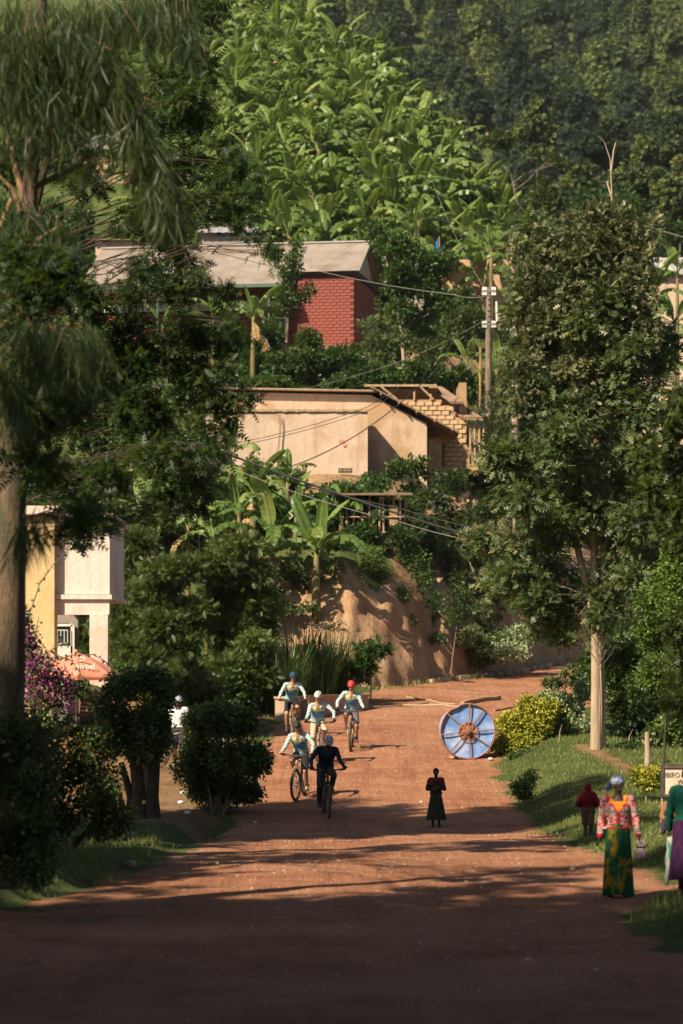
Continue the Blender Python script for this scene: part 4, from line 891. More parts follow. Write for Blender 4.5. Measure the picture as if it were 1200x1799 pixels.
NB = [
 (520, 905, 102, .85, 'banana plant with broad leaves on the brow of the bank at left', 31, 7, 1),
 (600, 900, 103.5, .8, 'banana plant between the pole shed and the clay house corner', 32, 6, 1),
 (330, 930, 97, .9, 'banana plant behind the tall feathery cypress at left', 33, 7, 1),
 (420, 905, 99, .85, 'banana plant leaning over the feathery cypress', 34, 7, 2),
 (445, 560, 129, 1.0, 'banana plant with ragged trunk in front of the left part of the brick house', 1, 8, 3),
 (375, 560, 130, .9, 'torn leaved banana plant standing against the green gutter', 2, 6, 1),
 (285, 585, 130, .8, 'banana plant half hidden left of the brick house porch', 3, 6, 1),
 (863, 440, 150, 1.1, 'banana plant with spreading leaves directly above the utility pole', 4, 7, 1),
 (905, 470, 146, 1.0, 'banana plant right of the utility pole top', 5, 7, 1),
 (872, 655, 124, .95, 'banana plant behind the pole with long leaves reaching left', 6, 8, 1),
 (820, 640, 126, .8, 'smaller banana plant left of the utility pole', 7, 7, 0),
 (735, 395, 153, 1.0, 'banana plant poking up behind the leafy tree', 8, 6, 0),
 (1150, 520, 138, 1.1, 'banana plant right of the tall acacia, below the pale roof', 9, 9, 1),
 (1185, 570, 134, 1.1, 'banana plant at the right edge below the pale roof', 10, 9, 1),
 (1120, 600, 136, 1.0, 'banana plant low behind the tall acacia at right', 11, 9, 1),
 (1190, 480, 144, 1.0, 'banana plant touching the pale roof at the right edge', 12, 8, 0),
 (1165, 660, 128, 1.0, 'banana plant deep in the green at the right edge', 13, 9, 1),
 (478, 955, 99, 1.25, 'middle banana plant of the three on the bank, with broad drooping leaves', 14, 8, 2),
 (556, 975, 98.5, 1.25, 'banana plant on the bank whose shadow falls on the bare earth', 15, 9, 2),
 (445, 870, 102, 1.2, 'banana plant higher up the bank under the clay house', 16, 7, 1),
 (270, 950, 94, 1.15, 'banana plant beside the cream house at left', 17, 7, 1),
 (365, 945, 96, .8, 'banana plant behind the feathery cypress shrubs', 18, 6, 1),
 (405, 800, 106, .7, 'slender banana plant with one upright leaf at the left end of the clay house', 19, 4, 0),
 (505, 850, 104, .8, 'low banana plant with wide flat leaves below the vent blocks', 20, 5, 0),
 (300, 870, 104, .9, 'banana plant glimpsed through the dark foreground tree', 21, 7, 1),
 (440, 1010, 97, .7, 'dying banana plant with brown hanging leaves on the bank', 22, 3, 3),
]
for c, r, D, s, lb, sd_, nl, dd in NB: bat(c, r, D, 0, s, lb, sd_, nleaf=nl, dead=dd)

# ================================================================== TREES AND SHRUBS
def tree(name, label, cat, base, trunk, rad, clumps, fol, bark='bark', group=None, seed=0, rl=.05, extra=None, nt=10, parts=True, crown='crown', limbstart=.25):
    """trunk: local points, clumps: local (centre, radii); fol: dict for foliage_mesh"""
    t = thing(name, label, cat, base, 0, group); rg = np.random.default_rng(seed)
    mb = MB().tube(trunk, rad, nt); tm = mb.mesh('trunk', M[bark]); smart(tm, 60); link('trunk', tm, t)
    lb = MB(); limbs(lb, trunk, rad, clumps, rg, rl, limbstart); link('branch', smart(lb.mesh('branch', M['bark' if bark == 'barkpale' else bark]), 60), t)
    f = dict(fol); mat = M[f.pop('mat')]; tm_ = f.pop('tmpl'); link(crown, foliage_mesh(crown, mat, tm_, clumps, seed=seed, **f), t)
    return t
def cl(c, r, D, w, h=None, dep=None, base=(0, 0, 0)):
    """clump centred at pixel (c, r) and depth D, half sizes in pixels"""
    p = at(c, r, D) - Vector(base); s = D / FPX; h = h or w; return ((p.x, p.y, p.z), (w * s, (dep if dep else (w + h) / 2) * s, h * s))
# --- the tall feathery tree at the right
b0 = ghit(1046, 1316); D0 = b0.y; rg0 = np.random.default_rng(2)
CL = []
for (c, r, w, h, dd) in [(1075, 385, 26, 38, 0), (1035, 430, 52, 48, .4), (1110, 445, 48, 50, -.5), (965, 435, 40, 50, .3), (925, 520, 34, 45, .2), (1150, 600, 30, 50, .2), (910, 620, 38, 50, .2), (985, 520, 60, 50, 0), (1060, 520, 62, 52, -.8), (1120, 540, 48, 52, .5),
    (965, 610, 60, 50, .5), (1040, 610, 60, 56, -1), (1115, 640, 62, 60, .2), (955, 700, 65, 55, -.3), (1030, 700, 70, 60, .9), (1110, 740, 62, 60, -.6), (925, 790, 62, 55, .2),
    (1000, 800, 72, 60, -1), (1085, 830, 72, 60, .7), (895, 870, 55, 48, -.2), (965, 900, 72, 55, .6), (1050, 910, 76, 55, -.9), (1120, 900, 55, 60, .3), (905, 950, 60, 45, .8),
    (980, 985, 70, 45, -.4), (1070, 990, 70, 50, .9), (1120, 1000, 48, 50, 0), (930, 1040, 60, 40, .2), (1010, 1060, 60, 38, .8), (1090, 1070, 52, 40, .4), (960, 1105, 45, 28, .4), (1050, 1110, 32, 22, 1.0), (890, 1010, 50, 42, 1.5), (1150, 960, 35, 50, .9), (870, 800, 24, 40, .3), (1145, 820, 40, 60, 0)]:
    for q in range(3): CL.append(cl(c + rg0.normal() * w * .45, r + rg0.normal() * h * .45, D0 + dd + rg0.normal() * .55, w * .62, h * .55, None, b0))
s0 = D0 / FPX
tr = [(0, 0, -.3), (.01, 0, 1.2), (0, .0, 3.1), (-.05, 0, 5.5), (-.3, 0, 8), (-.1, 0, 10.5), (.35, 0, 12.8)]
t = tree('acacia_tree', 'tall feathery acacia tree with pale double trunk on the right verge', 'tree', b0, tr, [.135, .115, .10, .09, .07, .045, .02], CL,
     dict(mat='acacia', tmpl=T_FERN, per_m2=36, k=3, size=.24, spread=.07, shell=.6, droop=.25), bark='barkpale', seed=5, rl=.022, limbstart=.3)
m2 = MB().tube([(.15, -.05, -.3), (.14, -.02, 1.3), (.12, 0, 3.2), (.3, .1, 6), (.5, .1, 9), (.7, 0, 11)], [.11, .095, .08, .07, .05, .02], 10); link('stem', smart(m2.mesh('stem', M['barkpale']), 60), t)
m2 = MB().tube([(-.05, .1, 3.2), (-.45, .2, 5), (-.5, .1, 7), (-.75, 0, 10)], [.09, .08, .06, .02], 8); link('stem', smart(m2.mesh('stem', M['barkpale']), 60), t)
m2 = MB().tube([(.08, -.22, -.05), (.10, -.2, 1.0), (.07, -.18, 2.1), (.13, -.15, 2.9)], [.035, .02, .018, .012], 6)
for i in range(24):
    a = i * 2.4; m2.tube([(.08, -.15, 1.9 + i * .03), (.08 + math.cos(a) * .3, -.2 + math.sin(a) * .2, 2.3 + i * .035), (.08 + math.cos(a) * .45, -.2 + math.sin(a) * .3, 2.65 + i * .04)], [.007, .005, .002], 4)
link('dry_vine', m2.mesh('dry_vine', M['bark']), t)
# brown flowering tips in its top
tipc = [cl(c + rg0.normal() * 8, r + rg0.normal() * 12, D0 - .9, 20, 24, None, b0) for c in range(905, 1150, 16) for r in range(int(375 + abs(c - 1070) * .45), int(660 + 90 * math.sin(c * .05)), 44)]
link('flower_tips', foliage_mesh('flower_tips', M['tips'], T_FERN, tipc, 30, 3, .17, 9, .05, .5), t)
m2 = MB()                                                     # bare snag rising from the top
for pp in [[(1072, 420), (1075, 340), (1072, 280), (1062, 250), (1050, 238)], [(1074, 300), (1078, 265), (1082, 250)], [(1074, 345), (1066, 318)]]:
    m2.tube([at(*q, D0) - b0 for q in pp], [.026, .02, .013, .008, .004][:len(pp)], 6)
link('bare_top', m2.mesh('bare_top', M['barkpale']), t)

# --- feathery acacias over the bank, right of the clay houses
def simple_tree(c, rbase, D, blobs, mat, tmpl, label, seed, size=.2, per=22, k=3, name='feathery_tree', bark='bark', rt=.10, outn=0., spread=.07, shell=.5, droop=.2, cat='tree', jit=2, group=None, up=.6, gz=None, rl=.035, width=1., limbstart=.15):
    x = (c - 600) / FPX * D; base = Vector((x, D, z1(x, D) - .05)); tmpl = T_SMALL if (tmpl is T_BROAD and D > 98) else tmpl; rgs = np.random.default_rng(seed + 100); C2 = []
    for (cc, r, w, h) in blobs:
        for q in range(jit): C2.append(cl(cc + rgs.normal() * w * .3, r + rgs.normal() * h * .3, D + rgs.normal() * w * D / FPX * .5, w * .75, h * .72, None, base))
    top = max(C2, key=lambda q: q[0][2])[0]; H = max(top[2], .5)
    trunk = [(0, 0, -.2), (top[0] * .15 + .03, 0, H * .3), (top[0] * .45, 0, H * .65), (top[0] * .9, top[1] * .5, H)]
    return tree(name, label, cat, base, trunk, [rt, rt * .8, rt * .5, rt * .15], C2, dict(mat=mat, tmpl=tmpl, per_m2=per, k=k, size=size, spread=spread, shell=shell, droop=droop, up=up, width=width, outn=outn), bark, group, seed, rl, limbstart=limbstart)
ST = simple_tree
ST(850, 1010, 108, [(800, 850, 40, 30), (760, 870, 35, 25), (845, 900, 45, 35), (790, 930, 50, 35), (860, 960, 50, 35), (740, 930, 30, 30), (820, 985, 45, 28)], 'acaciadark', T_FERN, 'dark feathery tree covering the slope right of the clay house', 11, .24)
ST(852, 1090, 107.5, [(830, 1010, 45, 30), (880, 1040, 50, 30), (900, 990, 50, 30), (850, 1070, 40, 22), (795, 960, 28, 28)], 'olive', T_FERN, 'olive feathery tree on top of the bank above the pale bush', 12, .22, 18)
ST(905, 800, 112, [(880, 700, 30, 40), (870, 770, 32, 40), (900, 840, 40, 35), (885, 640, 22, 40)], 'olive', T_FERN, 'thin olive tree between the utility pole and the tall acacia', 13, .2, 14)
# leafy trees beside the brick house
ST(712, 620, 132, [(700, 430, 40, 32), (665, 410, 25, 25), (745, 455, 38, 30), (690, 480, 40, 35), (730, 510, 45, 35), (760, 480, 35, 35), (700, 545, 35, 28), (780, 530, 35, 40), (750, 570, 40, 30)], 'broad', T_BROAD, 'round leafy tree at the right corner of the brick house', 14, .2, 26, 4, bark='barkpale', name='leafy_tree')
ST(795, 660, 127, [(790, 580, 30, 35), (830, 560, 25, 35), (775, 620, 30, 25), (745, 610, 30, 25)], 'olive', T_BROAD, 'thin grey green tree between the leafy tree and the utility pole', 15, .17, 16, 4, name='leafy_tree')
ST(680, 650, 129, [(665, 570, 28, 18), (650, 600, 25, 18), (690, 600, 30, 22), (660, 630, 30, 18)], 'acacia', T_FERN, 'small feathery tree right below the brick wall corner', 16, .22, 24)
ST(500, 650, 131, [(505, 470, 22, 35), (480, 450, 18, 22), (500, 530, 25, 35), (545, 510, 18, 15), (490, 590, 35, 40), (520, 440, 14, 18)], 'hedge', T_BROAD, 'narrow ivy clad tree in front of the brick wall', 17, .16, 34, 4, name='leafy_tree')
ST(835, 430, 175, [(820, 340, 32, 30), (835, 380, 38, 30), (850, 410, 35, 22)], 'forest', T_FERN, 'small blue green tree standing in front of the banana slope', 18, .34, 14, name='leafy_tree', bark='barkpale')
ST(930, 420, 170, [(960, 330, 35, 30), (925, 370, 30, 28), (890, 245, 40, 16), (985, 290, 22, 18)], 'olive', T_FERN, 'brown tipped bushy tree at the right end of the banana slope', 19, .32, 12, name='leafy_tree')
ST(1000, 440, 165, [(960, 400, 50, 35), (900, 400, 30, 25), (1020, 360, 40, 30), (1160, 400, 60, 35), (1090, 350, 45, 35)], 'broad', T_FERN, 'mixed green shrub growth behind the tip of the tall acacia', 20, .34, 9, name='leafy_tree')
for i, (c, r, D, w, h) in enumerate([(1010, 330, 215, 70, 60), (1110, 300, 225, 75, 70), (1190, 330, 215, 60, 70), (1060, 250, 250, 60, 50), (940, 220, 260, 45, 50), (1170, 240, 255, 55, 50)]):
    ST(c, r + h * 1.6, D, [(c, r, w * .6, h * .6), (c - w * .5, r + h * .3, w * .4, h * .4), (c + w * .5, r + h * .3, w * .4, h * .4), (c, r + h * .8, w * .6, h * .4), (c + w * .2, r - h * .5, w * .35, h * .35)], 'forest', T_EUC, ['broad dark eucalyptus just beyond the banana slope', 'large rounded dark eucalyptus behind the bare snag', 'dark eucalyptus at the right edge below the forest', 'pale topped eucalyptus above the bare snag', 'pointed eucalyptus just right of the banana ridge', 'eucalyptus near the right edge at the foot of the forest'][i], 30 + i, .36, 16, 3, name='eucalyptus_tree', bark='bark', outn=1.2)
# --- bare pruned trunk beside the pole
def bare_trunk():
    D = 119; g = at(903, 700, D); zb = z1(g.x, D); t = thing('bare_trunk', 'bare pruned tree trunk with stubby branches right of the utility pole', 'tree trunk', (g.x, D, zb - .2))
    def P(c, r): p = at(c, r, D); return (p.x - g.x, 0, p.z - zb + .2)
    m = MB().tube([(0, 0, 0), P(904, 690), P(905, 590), P(907, 500), P(900, 470), P(897, 408)], [.19, .17, .14, .10, .07, .03], 10); link('trunk', smart(m.mesh('trunk', M['barkpale']), 60), t)
    for a, b in (((906, 590), (893, 583)), ((906, 575), (912, 570)), ((906, 500), (914, 492)), ((905, 560), (888, 545)), ((903, 485), (912, 505)), ((900, 470), (906, 455))): MB().tube([P(*a), P(*b)], [.06, .035], 6).obj('stub', M['barkpale'], t)
bare_trunk()
# --- feathery cypress like shrubs on the left
for i, (c, rb_, D, bl, lb) in enumerate([
    (400, 1180, 86, [(400, 960, 50, 25), (370, 1000, 55, 25), (430, 1010, 50, 25), (390, 1050, 60, 25), (450, 1070, 40, 22), (400, 1100, 55, 22), (420, 1140, 50, 20)], 'tall layered feathery cypress in the middle of the green slope'),
    (300, 1190, 84, [(310, 1010, 45, 28), (270, 1040, 45, 25), (330, 1070, 50, 25), (280, 1100, 50, 25), (320, 1130, 50, 22), (260, 1150, 40, 22)], 'dark feathery cypress right of the cream house'),
    (220, 1180, 88, [(220, 1000, 35, 30), (240, 950, 40, 20), (215, 1060, 35, 30), (225, 1120, 35, 30)], 'feathery shrub just right of the cream balcony'),
    (440, 1230, 83, [(440, 1130, 40, 22), (410, 1170, 45, 22), (450, 1190, 35, 22), (360, 1180, 45, 20), (390, 1210, 40, 20)], 'lowest feathery cypress shrub left of the reeds'),
    (480, 1150, 88, [(470, 1060, 28, 20), (455, 1100, 30, 20)], 'small feathery cypress shrub beside the dying banana'),
    (330, 1235, 80, [(320, 1190, 45, 25), (280, 1215, 40, 22), (350, 1220, 45, 18)], 'dark feathery shrub behind the two clipped bushes'),
    (175, 1120, 80, [(150, 1090, 22, 40), (160, 1150, 20, 30)], 'leafy shrub seen through the open porch')]):
    ST(c, rb_, D, bl, 'cypress', T_FROND, lb, 50 + i, .26, 56, 3, name='cypress_shrub', cat='shrub', jit=3, droop=.1, group=None, rt=.08, shell=.6)
# --- creepers and shrubs
def bush(c, rbase, D, blobs, mat, label, seed, tmpl=T_BROAD, size=.12, per=90, k=4, name='shrub', cat='shrub', **kw):
    return ST(c, rbase, D, blobs, mat, tmpl, label, seed, size, per, k, name=name, cat=cat, rt=kw.pop('rt', .03), rl=.014, spread=kw.pop('spread', .05), jit=kw.pop('jit', 2), **kw)
bush(600, 690, 125, [(540, 640, 45, 25), (590, 620, 40, 25), (640, 650, 45, 25), (690, 660, 40, 20), (560, 670, 60, 18), (620, 675, 60, 18), (500, 650, 30, 28)], 'broad', 'mass of broad leaved creeper above the clay house roof', 61, size=.22, per=32)
bush(740, 690, 123, [(740, 650, 35, 22), (780, 670, 35, 20), (830, 690, 30, 25), (810, 660, 25, 20)], 'broad', 'broad leaved creeper behind the open roof frame', 62, size=.22, per=30)
bush(430, 680, 124, [(420, 672, 45, 10), (470, 668, 40, 12), (400, 665, 30, 10)], 'broad', 'low green hedge on the ledge above the clay wall', 63, size=.16, per=40)
bush(690, 900, 109, [(690, 820, 30, 22), (670, 850, 35, 20), (720, 860, 30, 22), (700, 890, 40, 18), (740, 830, 25, 22)], 'broad', 'leafy shrub with dry flower heads in front of the clay house wall', 64, size=.17, per=34)
bush(600, 890, 108, [(560, 870, 45, 18), (610, 860, 40, 15), (640, 880, 30, 18), (530, 890, 40, 16), (590, 900, 45, 16), (650, 855, 25, 15)], 'broad', 'creeper hanging below the vent blocks of the clay house', 65, size=.17, per=34)
bush(650, 960, 102.6, [(610, 930, 20, 14), (640, 945, 26, 12), (690, 930, 22, 18), (660, 905, 14, 10)], 'broad', 'leafy tangle growing through the pole shed', 75, size=.15, per=40)
bush(560, 950, 104, [(540, 920, 40, 18), (590, 930, 35, 18), (500, 900, 35, 18), (620, 940, 30, 15), (560, 950, 40, 16), (480, 920, 30, 25)], 'hedge', 'dark creeper between the bank bananas and the pole shed', 66, size=.17, per=32)
bush(700, 990, 103, [(690, 940, 30, 22), (720, 980, 32, 28), (670, 1000, 20, 20), (745, 1010, 20, 25), (700, 1030, 25, 22), (730, 1050, 18, 20)], 'broad', 'bright weeds hanging over the middle of the earth bank', 67, size=.12, per=44)
bush(790, 1110, 102, [(770, 1050, 22, 30), (800, 1090, 28, 28), (770, 1120, 18, 18), (815, 1050, 25, 25)], 'broad', 'weeds on the bank left of the pale bush', 68, size=.12, per=30)
bush(680, 1060, 101.5, [(640, 990, 26, 14), (675, 1010, 26, 18), (700, 1055, 22, 20), (655, 975, 28, 12), (720, 1090, 14, 16)], 'lime', 'patch of bright weeds on the upper middle of the bare bank', 76, size=.09, per=70, tmpl=T_BROAD)
bush(760, 1010, 105.5, [(750, 960, 30, 20), (790, 975, 30, 22), (740, 1000, 18, 22), (800, 1020, 26, 25), (835, 1060, 24, 25), (850, 1100, 20, 20)], 'acacia', 'feathery bushes spilling over the top of the bank left of the pale bush', 77, tmpl=T_FERN, size=.2, per=36)
bush(520, 1085, 98, [(500, 1070, 26, 16), (540, 1075, 22, 12), (470, 1050, 24, 20), (590, 1100, 14, 8)], 'broad', 'weeds at the left end of the bare bank under the bananas', 78, size=.12, per=40)
bush(600, 960, 102, [(585, 960, 34, 12), (630, 965, 26, 12), (540, 955, 26, 12), (510, 985, 24, 14)], 'broad', 'grassy plants along the brow of the bank behind the bananas', 79, size=.12, per=44)
bush(840, 1175, 104, [(825, 1150, 16, 14), (845, 1165, 18, 10), (800, 1165, 12, 8)], 'olive', 'dry tufts at the foot of the bank left of the pale bush', 74, size=.12, per=40)
bush(885, 1172, 105, [(870, 1120, 35, 25), (915, 1125, 32, 25), (890, 1148, 48, 20), (850, 1145, 22, 18)], 'variegated', 'pale variegated bush at the foot of the bank across the road', 69, size=.11, per=110, shell=.3)
bush(650, 1200, 90, [(640, 1140, 22, 12), (665, 1135, 22, 12), (650, 1165, 28, 14), (630, 1180, 20, 14)], 'broad', 'young papaya like shrub at the foot of the bare bank', 70, tmpl=T_FERN, size=.28, per=26, bark='wood')
bush(350, 900, 102, [(330, 860, 50, 30), (390, 880, 40, 25), (300, 900, 50, 30), (360, 920, 45, 25), (240, 900, 50, 30), (200, 880, 40, 40)], 'broad', 'leafy growth on the slope behind the foreground tree', 71, size=.2, per=28)
bush(250, 800, 108, [(240, 760, 60, 40), (320, 780, 50, 35), (160, 780, 60, 50), (330, 700, 50, 40), (220, 690, 60, 40), (130, 700, 60, 60)], 'broad', 'tangle of broad leaved plants left of the clay house', 72, size=.22, per=20)
bush(800, 1150, 103.5, [(830, 1110, 24, 22), (800, 1130, 16, 16), (850, 1135, 18, 16), (770, 1090, 16, 22)], 'acacia', 'ragged feathery growth on the lower bank beside the pale bush', 84, tmpl=T_FERN, size=.16, per=50)
bush(520, 1040, 99.5, [(505, 1010, 24, 20), (535, 1030, 18, 16), (490, 1045, 22, 20), (560, 1010, 16, 12)], 'hedge', 'dark undergrowth between the banana stems on the bank', 85, size=.12, per=50)
# copies of plain shrubs filling the slopes
protos = []
for i in range(4):
    rgp = np.random.default_rng(200 + i); C3 = [((rgp.normal() * .45, rgp.normal() * .4, .45 + abs(rgp.normal()) * .35), (rgp.uniform(.35, .6),) * 3) for _ in range(6)]
    protos.append([foliage_mesh('foliage', M[['broad', 'hedge', 'broad', 'olive'][i]], [T_BROAD, T_BROAD, T_BROAD, T_FERN][i], C3, 42, 4, [.17, .15, .2, .22][i], 300 + i, .06), MB().tube([(0, 0, -.2), (.05, 0, .5)], [.04, .02], 5).tube([(0, 0, -.1), (-.3, .1, .6)], [.03, .015], 5).tube([(0, 0, -.1), (.3, -.1, .55)], [.03, .015], 5).mesh('stems', M['bark'])])
def shrub(x, y, s, i, label, group):
    t = thing('shrub', label, 'shrub', (x, y, z1(x, y) - .05), random.uniform(0, 6.28), group); t.scale = (s, s, s * random.uniform(.8, 1.2)); link('foliage', protos[i][0], t); link('stems', protos[i][1], t)
rs = random.Random(9); placed = 0
def fill(n, x0, x1, y0, y1, test, s0, s1, kinds, label, group):
    c = 0; tries = 0
    while c < n and tries < n * 30:
        tries += 1; x, y = rs.uniform(x0, x1), rs.uniform(y0, y1)
        if abs((x / y) * FPX) > 700 or not test(x, y): continue
        shrub(x, y, rs.uniform(s0, s1), rs.choice(kinds), label, group); c += 1
col_ = lambda x, y: 600 + x / y * FPX
fill(60, -14, 14, 101, 110, lambda x, y: y - Bline(x) > 5.0 and not (-1.2 < x + 0 < 3.6 and 106.5 < y) , .5, 1.0, [0, 1, 1, 2, 3], 'green shrub on the slope between the earth bank and the clay house', 'shrubs on the slope below the clay house')
fill(46, -15, 16, 124.5, 134, lambda x, y: True, .6, 1.2, [0, 0, 1, 2], 'green shrub on the slope between the clay house and the brick house', 'shrubs on the slope below the brick house')
fill(40, -18, 18, 149, 158, lambda x, y: not (780 < col_(x, y) < 940 and y > 155), .7, 1.3, [0, 2, 3, 1], 'green shrub at the foot of the banana slope behind the houses', 'shrubs at the foot of the banana slope')
fill(26, -20, -10, 138, 170, lambda x, y: not (140 < y < 152 and x > -15), 1.0, 1.8, [0, 2, 1], 'green shrub on the hillside left of the long roof', 'shrubs left of the long roof')
fill(36, -14, -2.6, 82, 97, lambda x, y: x < xl(y) - 1.4, .6, 1.1, [0, 1, 1], 'dark green shrub on the shaded slope left of the road bend', 'shrubs left of the road bend')
fill(40, 6, 20, 112, 140, lambda x, y: y - Bline(x) > 1 and col_(x, y) > 870 and not (col_(x, y) > 1110 and y > 144), .8, 1.5, [0, 1, 3, 2], 'green shrub behind the tall acacia at the right', 'shrubs behind the tall acacia')
fill(22, 7.2, 13, 70, 92, lambda x, y: x > xr(y) + .9 and x > 8.2, .9, 1.5, [1, 1, 3], 'dark shrub in the thicket behind the small yellow bush', 'shrubs in the thicket at the right')
# thicket on the right of the verge
for i, (c, rb_, D, bl, mt, tm_, lb) in enumerate([
    (1100, 1340, 70, [(1100, 1180, 35, 35), (1090, 1230, 35, 35), (1120, 1260, 40, 35), (1080, 1150, 25, 25), (1095, 1290, 30, 25)], 'acaciadark', T_FERN, 'dark feathery shrub directly right of the pale trunk'),
    (1170, 1345, 68, [(1150, 1200, 40, 40), (1180, 1260, 45, 40), (1150, 1300, 40, 28), (1190, 1170, 35, 40)], 'hedge', T_BROAD, 'dark leafy shrub behind the signboard'),
    (1165, 1330, 64, [(1175, 1010, 32, 28), (1150, 1060, 38, 30), (1185, 1080, 40, 35), (1140, 1110, 28, 25), (1165, 1140, 42, 28), (1195, 1020, 30, 40), (1150, 1180, 30, 22)], 'lime', T_BROAD, 'light green tree at the right edge above the signboard')]):
    ST(c, rb_, D, bl, mt, tm_, lb, 80 + i, [.17, .11, .09][i], [30, 70, 120][i], 4, name=['feathery_shrub', 'leafy_shrub', 'light_green_tree'][i], cat=['shrub', 'shrub', 'tree'][i], rt=.03, bark='barkdark')
# foreground foliage hanging in from the right
def right_tree():
    base = Vector((6.3, 44, z1(6.3, 44))); rgz = np.random.default_rng(8); C = []
    for (c, r, w, h) in [(1185, 760, 30, 30), (1165, 800, 40, 35), (1190, 850, 45, 45), (1150, 870, 38, 32), (1185, 930, 40, 35), (1225, 800, 50, 60), (1230, 930, 50, 60), (1200, 700, 25, 25), (1195, 1110, 30, 25), (1175, 1150, 30, 20), (1200, 1200, 40, 45), (1230, 1100, 50, 60), (1250, 700, 60, 60), (1290, 850, 60, 80), (1290, 1050, 60, 80)]:
        for q in range(2): C.append(cl(c + rgz.normal() * w * .35, r + rgz.normal() * h * .35, 44 + rgz.normal() * .4, w * .75, h * .7, None, base))
    tree('feathery_tree', 'dark feathery tree leaning in at the right edge, out of focus', 'tree', base, [(0, 0, -.2), (0, 0, 2), (-.2, 0, 4.5), (-.4, 0, 7)], [.16, .13, .1, .03], C, dict(mat='olive', tmpl=T_FERN, per_m2=60, k=3, size=.19, spread=.06, shell=.5, droop=.3), seed=91)
right_tree()
# --- bushes on the verge
bush(915, 1322, 71, [(895, 1275, 28, 28), (925, 1240, 28, 25), (945, 1275, 32, 30), (900, 1305, 34, 18), (955, 1250, 25, 22), (930, 1305, 38, 18)], 'yellow', 'large yellow leaved bush right of the blue wheel', 93, size=.07, per=330, k=4, shell=.3)
bush(990, 1312, 71.9, [(980, 1230, 30, 25), (1010, 1240, 28, 28), (1000, 1275, 35, 28), (1015, 1290, 25, 20), (965, 1240, 25, 25), (1020, 1215, 15, 22)], 'variegated', 'pale variegated bush between the yellow bush and the acacia trunk', 94, size=.085, per=230, k=4, shell=.3)
bush(990, 1280, 74.5, [(975, 1198, 22, 10), (1010, 1196, 25, 12), (990, 1184, 8, 8)], 'hedge', 'dark green shrub tops behind the pale variegated bush', 95, size=.09, per=150)
bush(1135, 1392, 59, [(1125, 1365, 18, 14), (1148, 1362, 18, 15), (1138, 1378, 24, 12)], 'yellow', 'small yellow leaved bush beside the signboard', 96, size=.06, per=420, shell=.3)
bush(922, 1405, 62, [(915, 1380, 14, 14), (932, 1375, 14, 16), (922, 1392, 20, 10)], 'hedge', 'small dark green bush at the right edge of the road', 97, size=.06, per=400)
bush(980, 1335, 69.6, [(950, 1325, 22, 9), (985, 1322, 26, 9), (915, 1330, 22, 9)], 'hedge', 'low weedy plants under the yellow bush', 98, size=.07, per=260)
bush(1100, 1335, 68, [(1085, 1320, 20, 10), (1110, 1318, 20, 12), (1140, 1325, 25, 12)], 'broad', 'low green weeds right of the pale trunk', 99, size=.07, per=220)
o = ghit(1137, 1346); t = MB().tube([(0, 0, -.1), (.01, 0, .35), (0, 0, .78)], [.075, .065, .055], 10).tube([(0, 0, .45), (-.12, 0, .6)], [.03, .02], 6).tube([(0, 0, .5), (.10, -.02, .62)], [.025, .02], 6).obj('tree_stump', M['barkpale'], loc=o); smart(t.data, 50); tag(t, 'pale cut tree stump post behind the small yellow bush', 'stump')
# --- reeds
def reeds(c, rbase, D, n, h, label, seed, spread=.8):
    b = at(c, rbase, D); b.z = z1(b.x, D); rg = np.random.default_rng(seed); V = []; F = []; tn = []
    for i in range(n):
        a = rg.uniform(0, 6.28); r = rg.uniform(0, spread) ; p = Vector((math.cos(a) * r, math.sin(a) * r * .6, 0)); out = Vector((math.cos(a) + rg.normal() * .5, math.sin(a) + rg.normal() * .5, 0)).normalized()
        L = h * rg.uniform(.55, 1.15); bend = rg.uniform(.15, 1.0); w = .034; sdv = out.cross(Vector((0, 0, 1))); k = len(V); m_ = 7; t_ = rg.uniform(.2, .9)
        for j in range(m_):
            u = j / (m_ - 1); q = p + out * (L * .55 * bend * u ** 2) + Vector((0, 0, L * (u - .5 * bend * u ** 2.5))); ww = w * (1 - u * .9)
            V += [q - sdv * ww, q + sdv * ww]; tn += [t_, t_]
        for j in range(m_ - 1): F.append((k + 2 * j, k + 2 * j + 1, k + 2 * j + 3, k + 2 * j + 2))
    o = link('reed_clump', fast_mesh('reed_clump', np.array([tuple(v) for v in V]), np.array(F), M['reed'], tone=tn), loc=b); tag(o, label, 'reeds')
reeds(540, 1215, 88, 520, 3.0, 'tall arching elephant grass behind the rider in the dark helmet', 1, .9)
reeds(500, 1235, 86, 260, 2.4, 'elephant grass clump at the left end of the parapet', 2, .7)
reeds(580, 1210, 90, 520, 2.5, 'elephant grass clump on the right, nearest the bare bank', 3, .6)
reeds(480, 1225, 84, 160, 2.0, 'thin dark reeds hanging over the ditch left of the parapet', 4, .5)
# --- clipped bushes at the left
def clipped(c, rbase, blobs, label, seed, mat, per, size, trunks):
    g = ghit(c, rbase); D = g.y
    t = ST(c, rbase, D, blobs, mat, T_SMALL, label, seed, size, per, 4, name='clipped_bush', cat='bush', rt=.09, jit=3, shell=.28, spread=.045, limbstart=.1)
    for i in range(trunks): a = i * 2.1; MB().tube([(.1 * math.cos(a), .1 * math.sin(a), -.1), (.25 * math.cos(a), .2 * math.sin(a), .45), (.5 * math.cos(a), .4 * math.sin(a), 1.0)], [.05, .035, .02], 6).obj('stem', M['bark'], t)
    return t
clipped(380, 1432, [(354, 1262, 34, 28), (390, 1255, 40, 30), (430, 1280, 32, 32), (340, 1328, 34, 32), (390, 1320, 50, 45), (435, 1335, 32, 40), (345, 1370, 40, 30), (400, 1385, 48, 28), (440, 1390, 20, 20)], 'round dark green clipped bush at the left edge of the road', 101, 'hedge', 190, .085, 5)
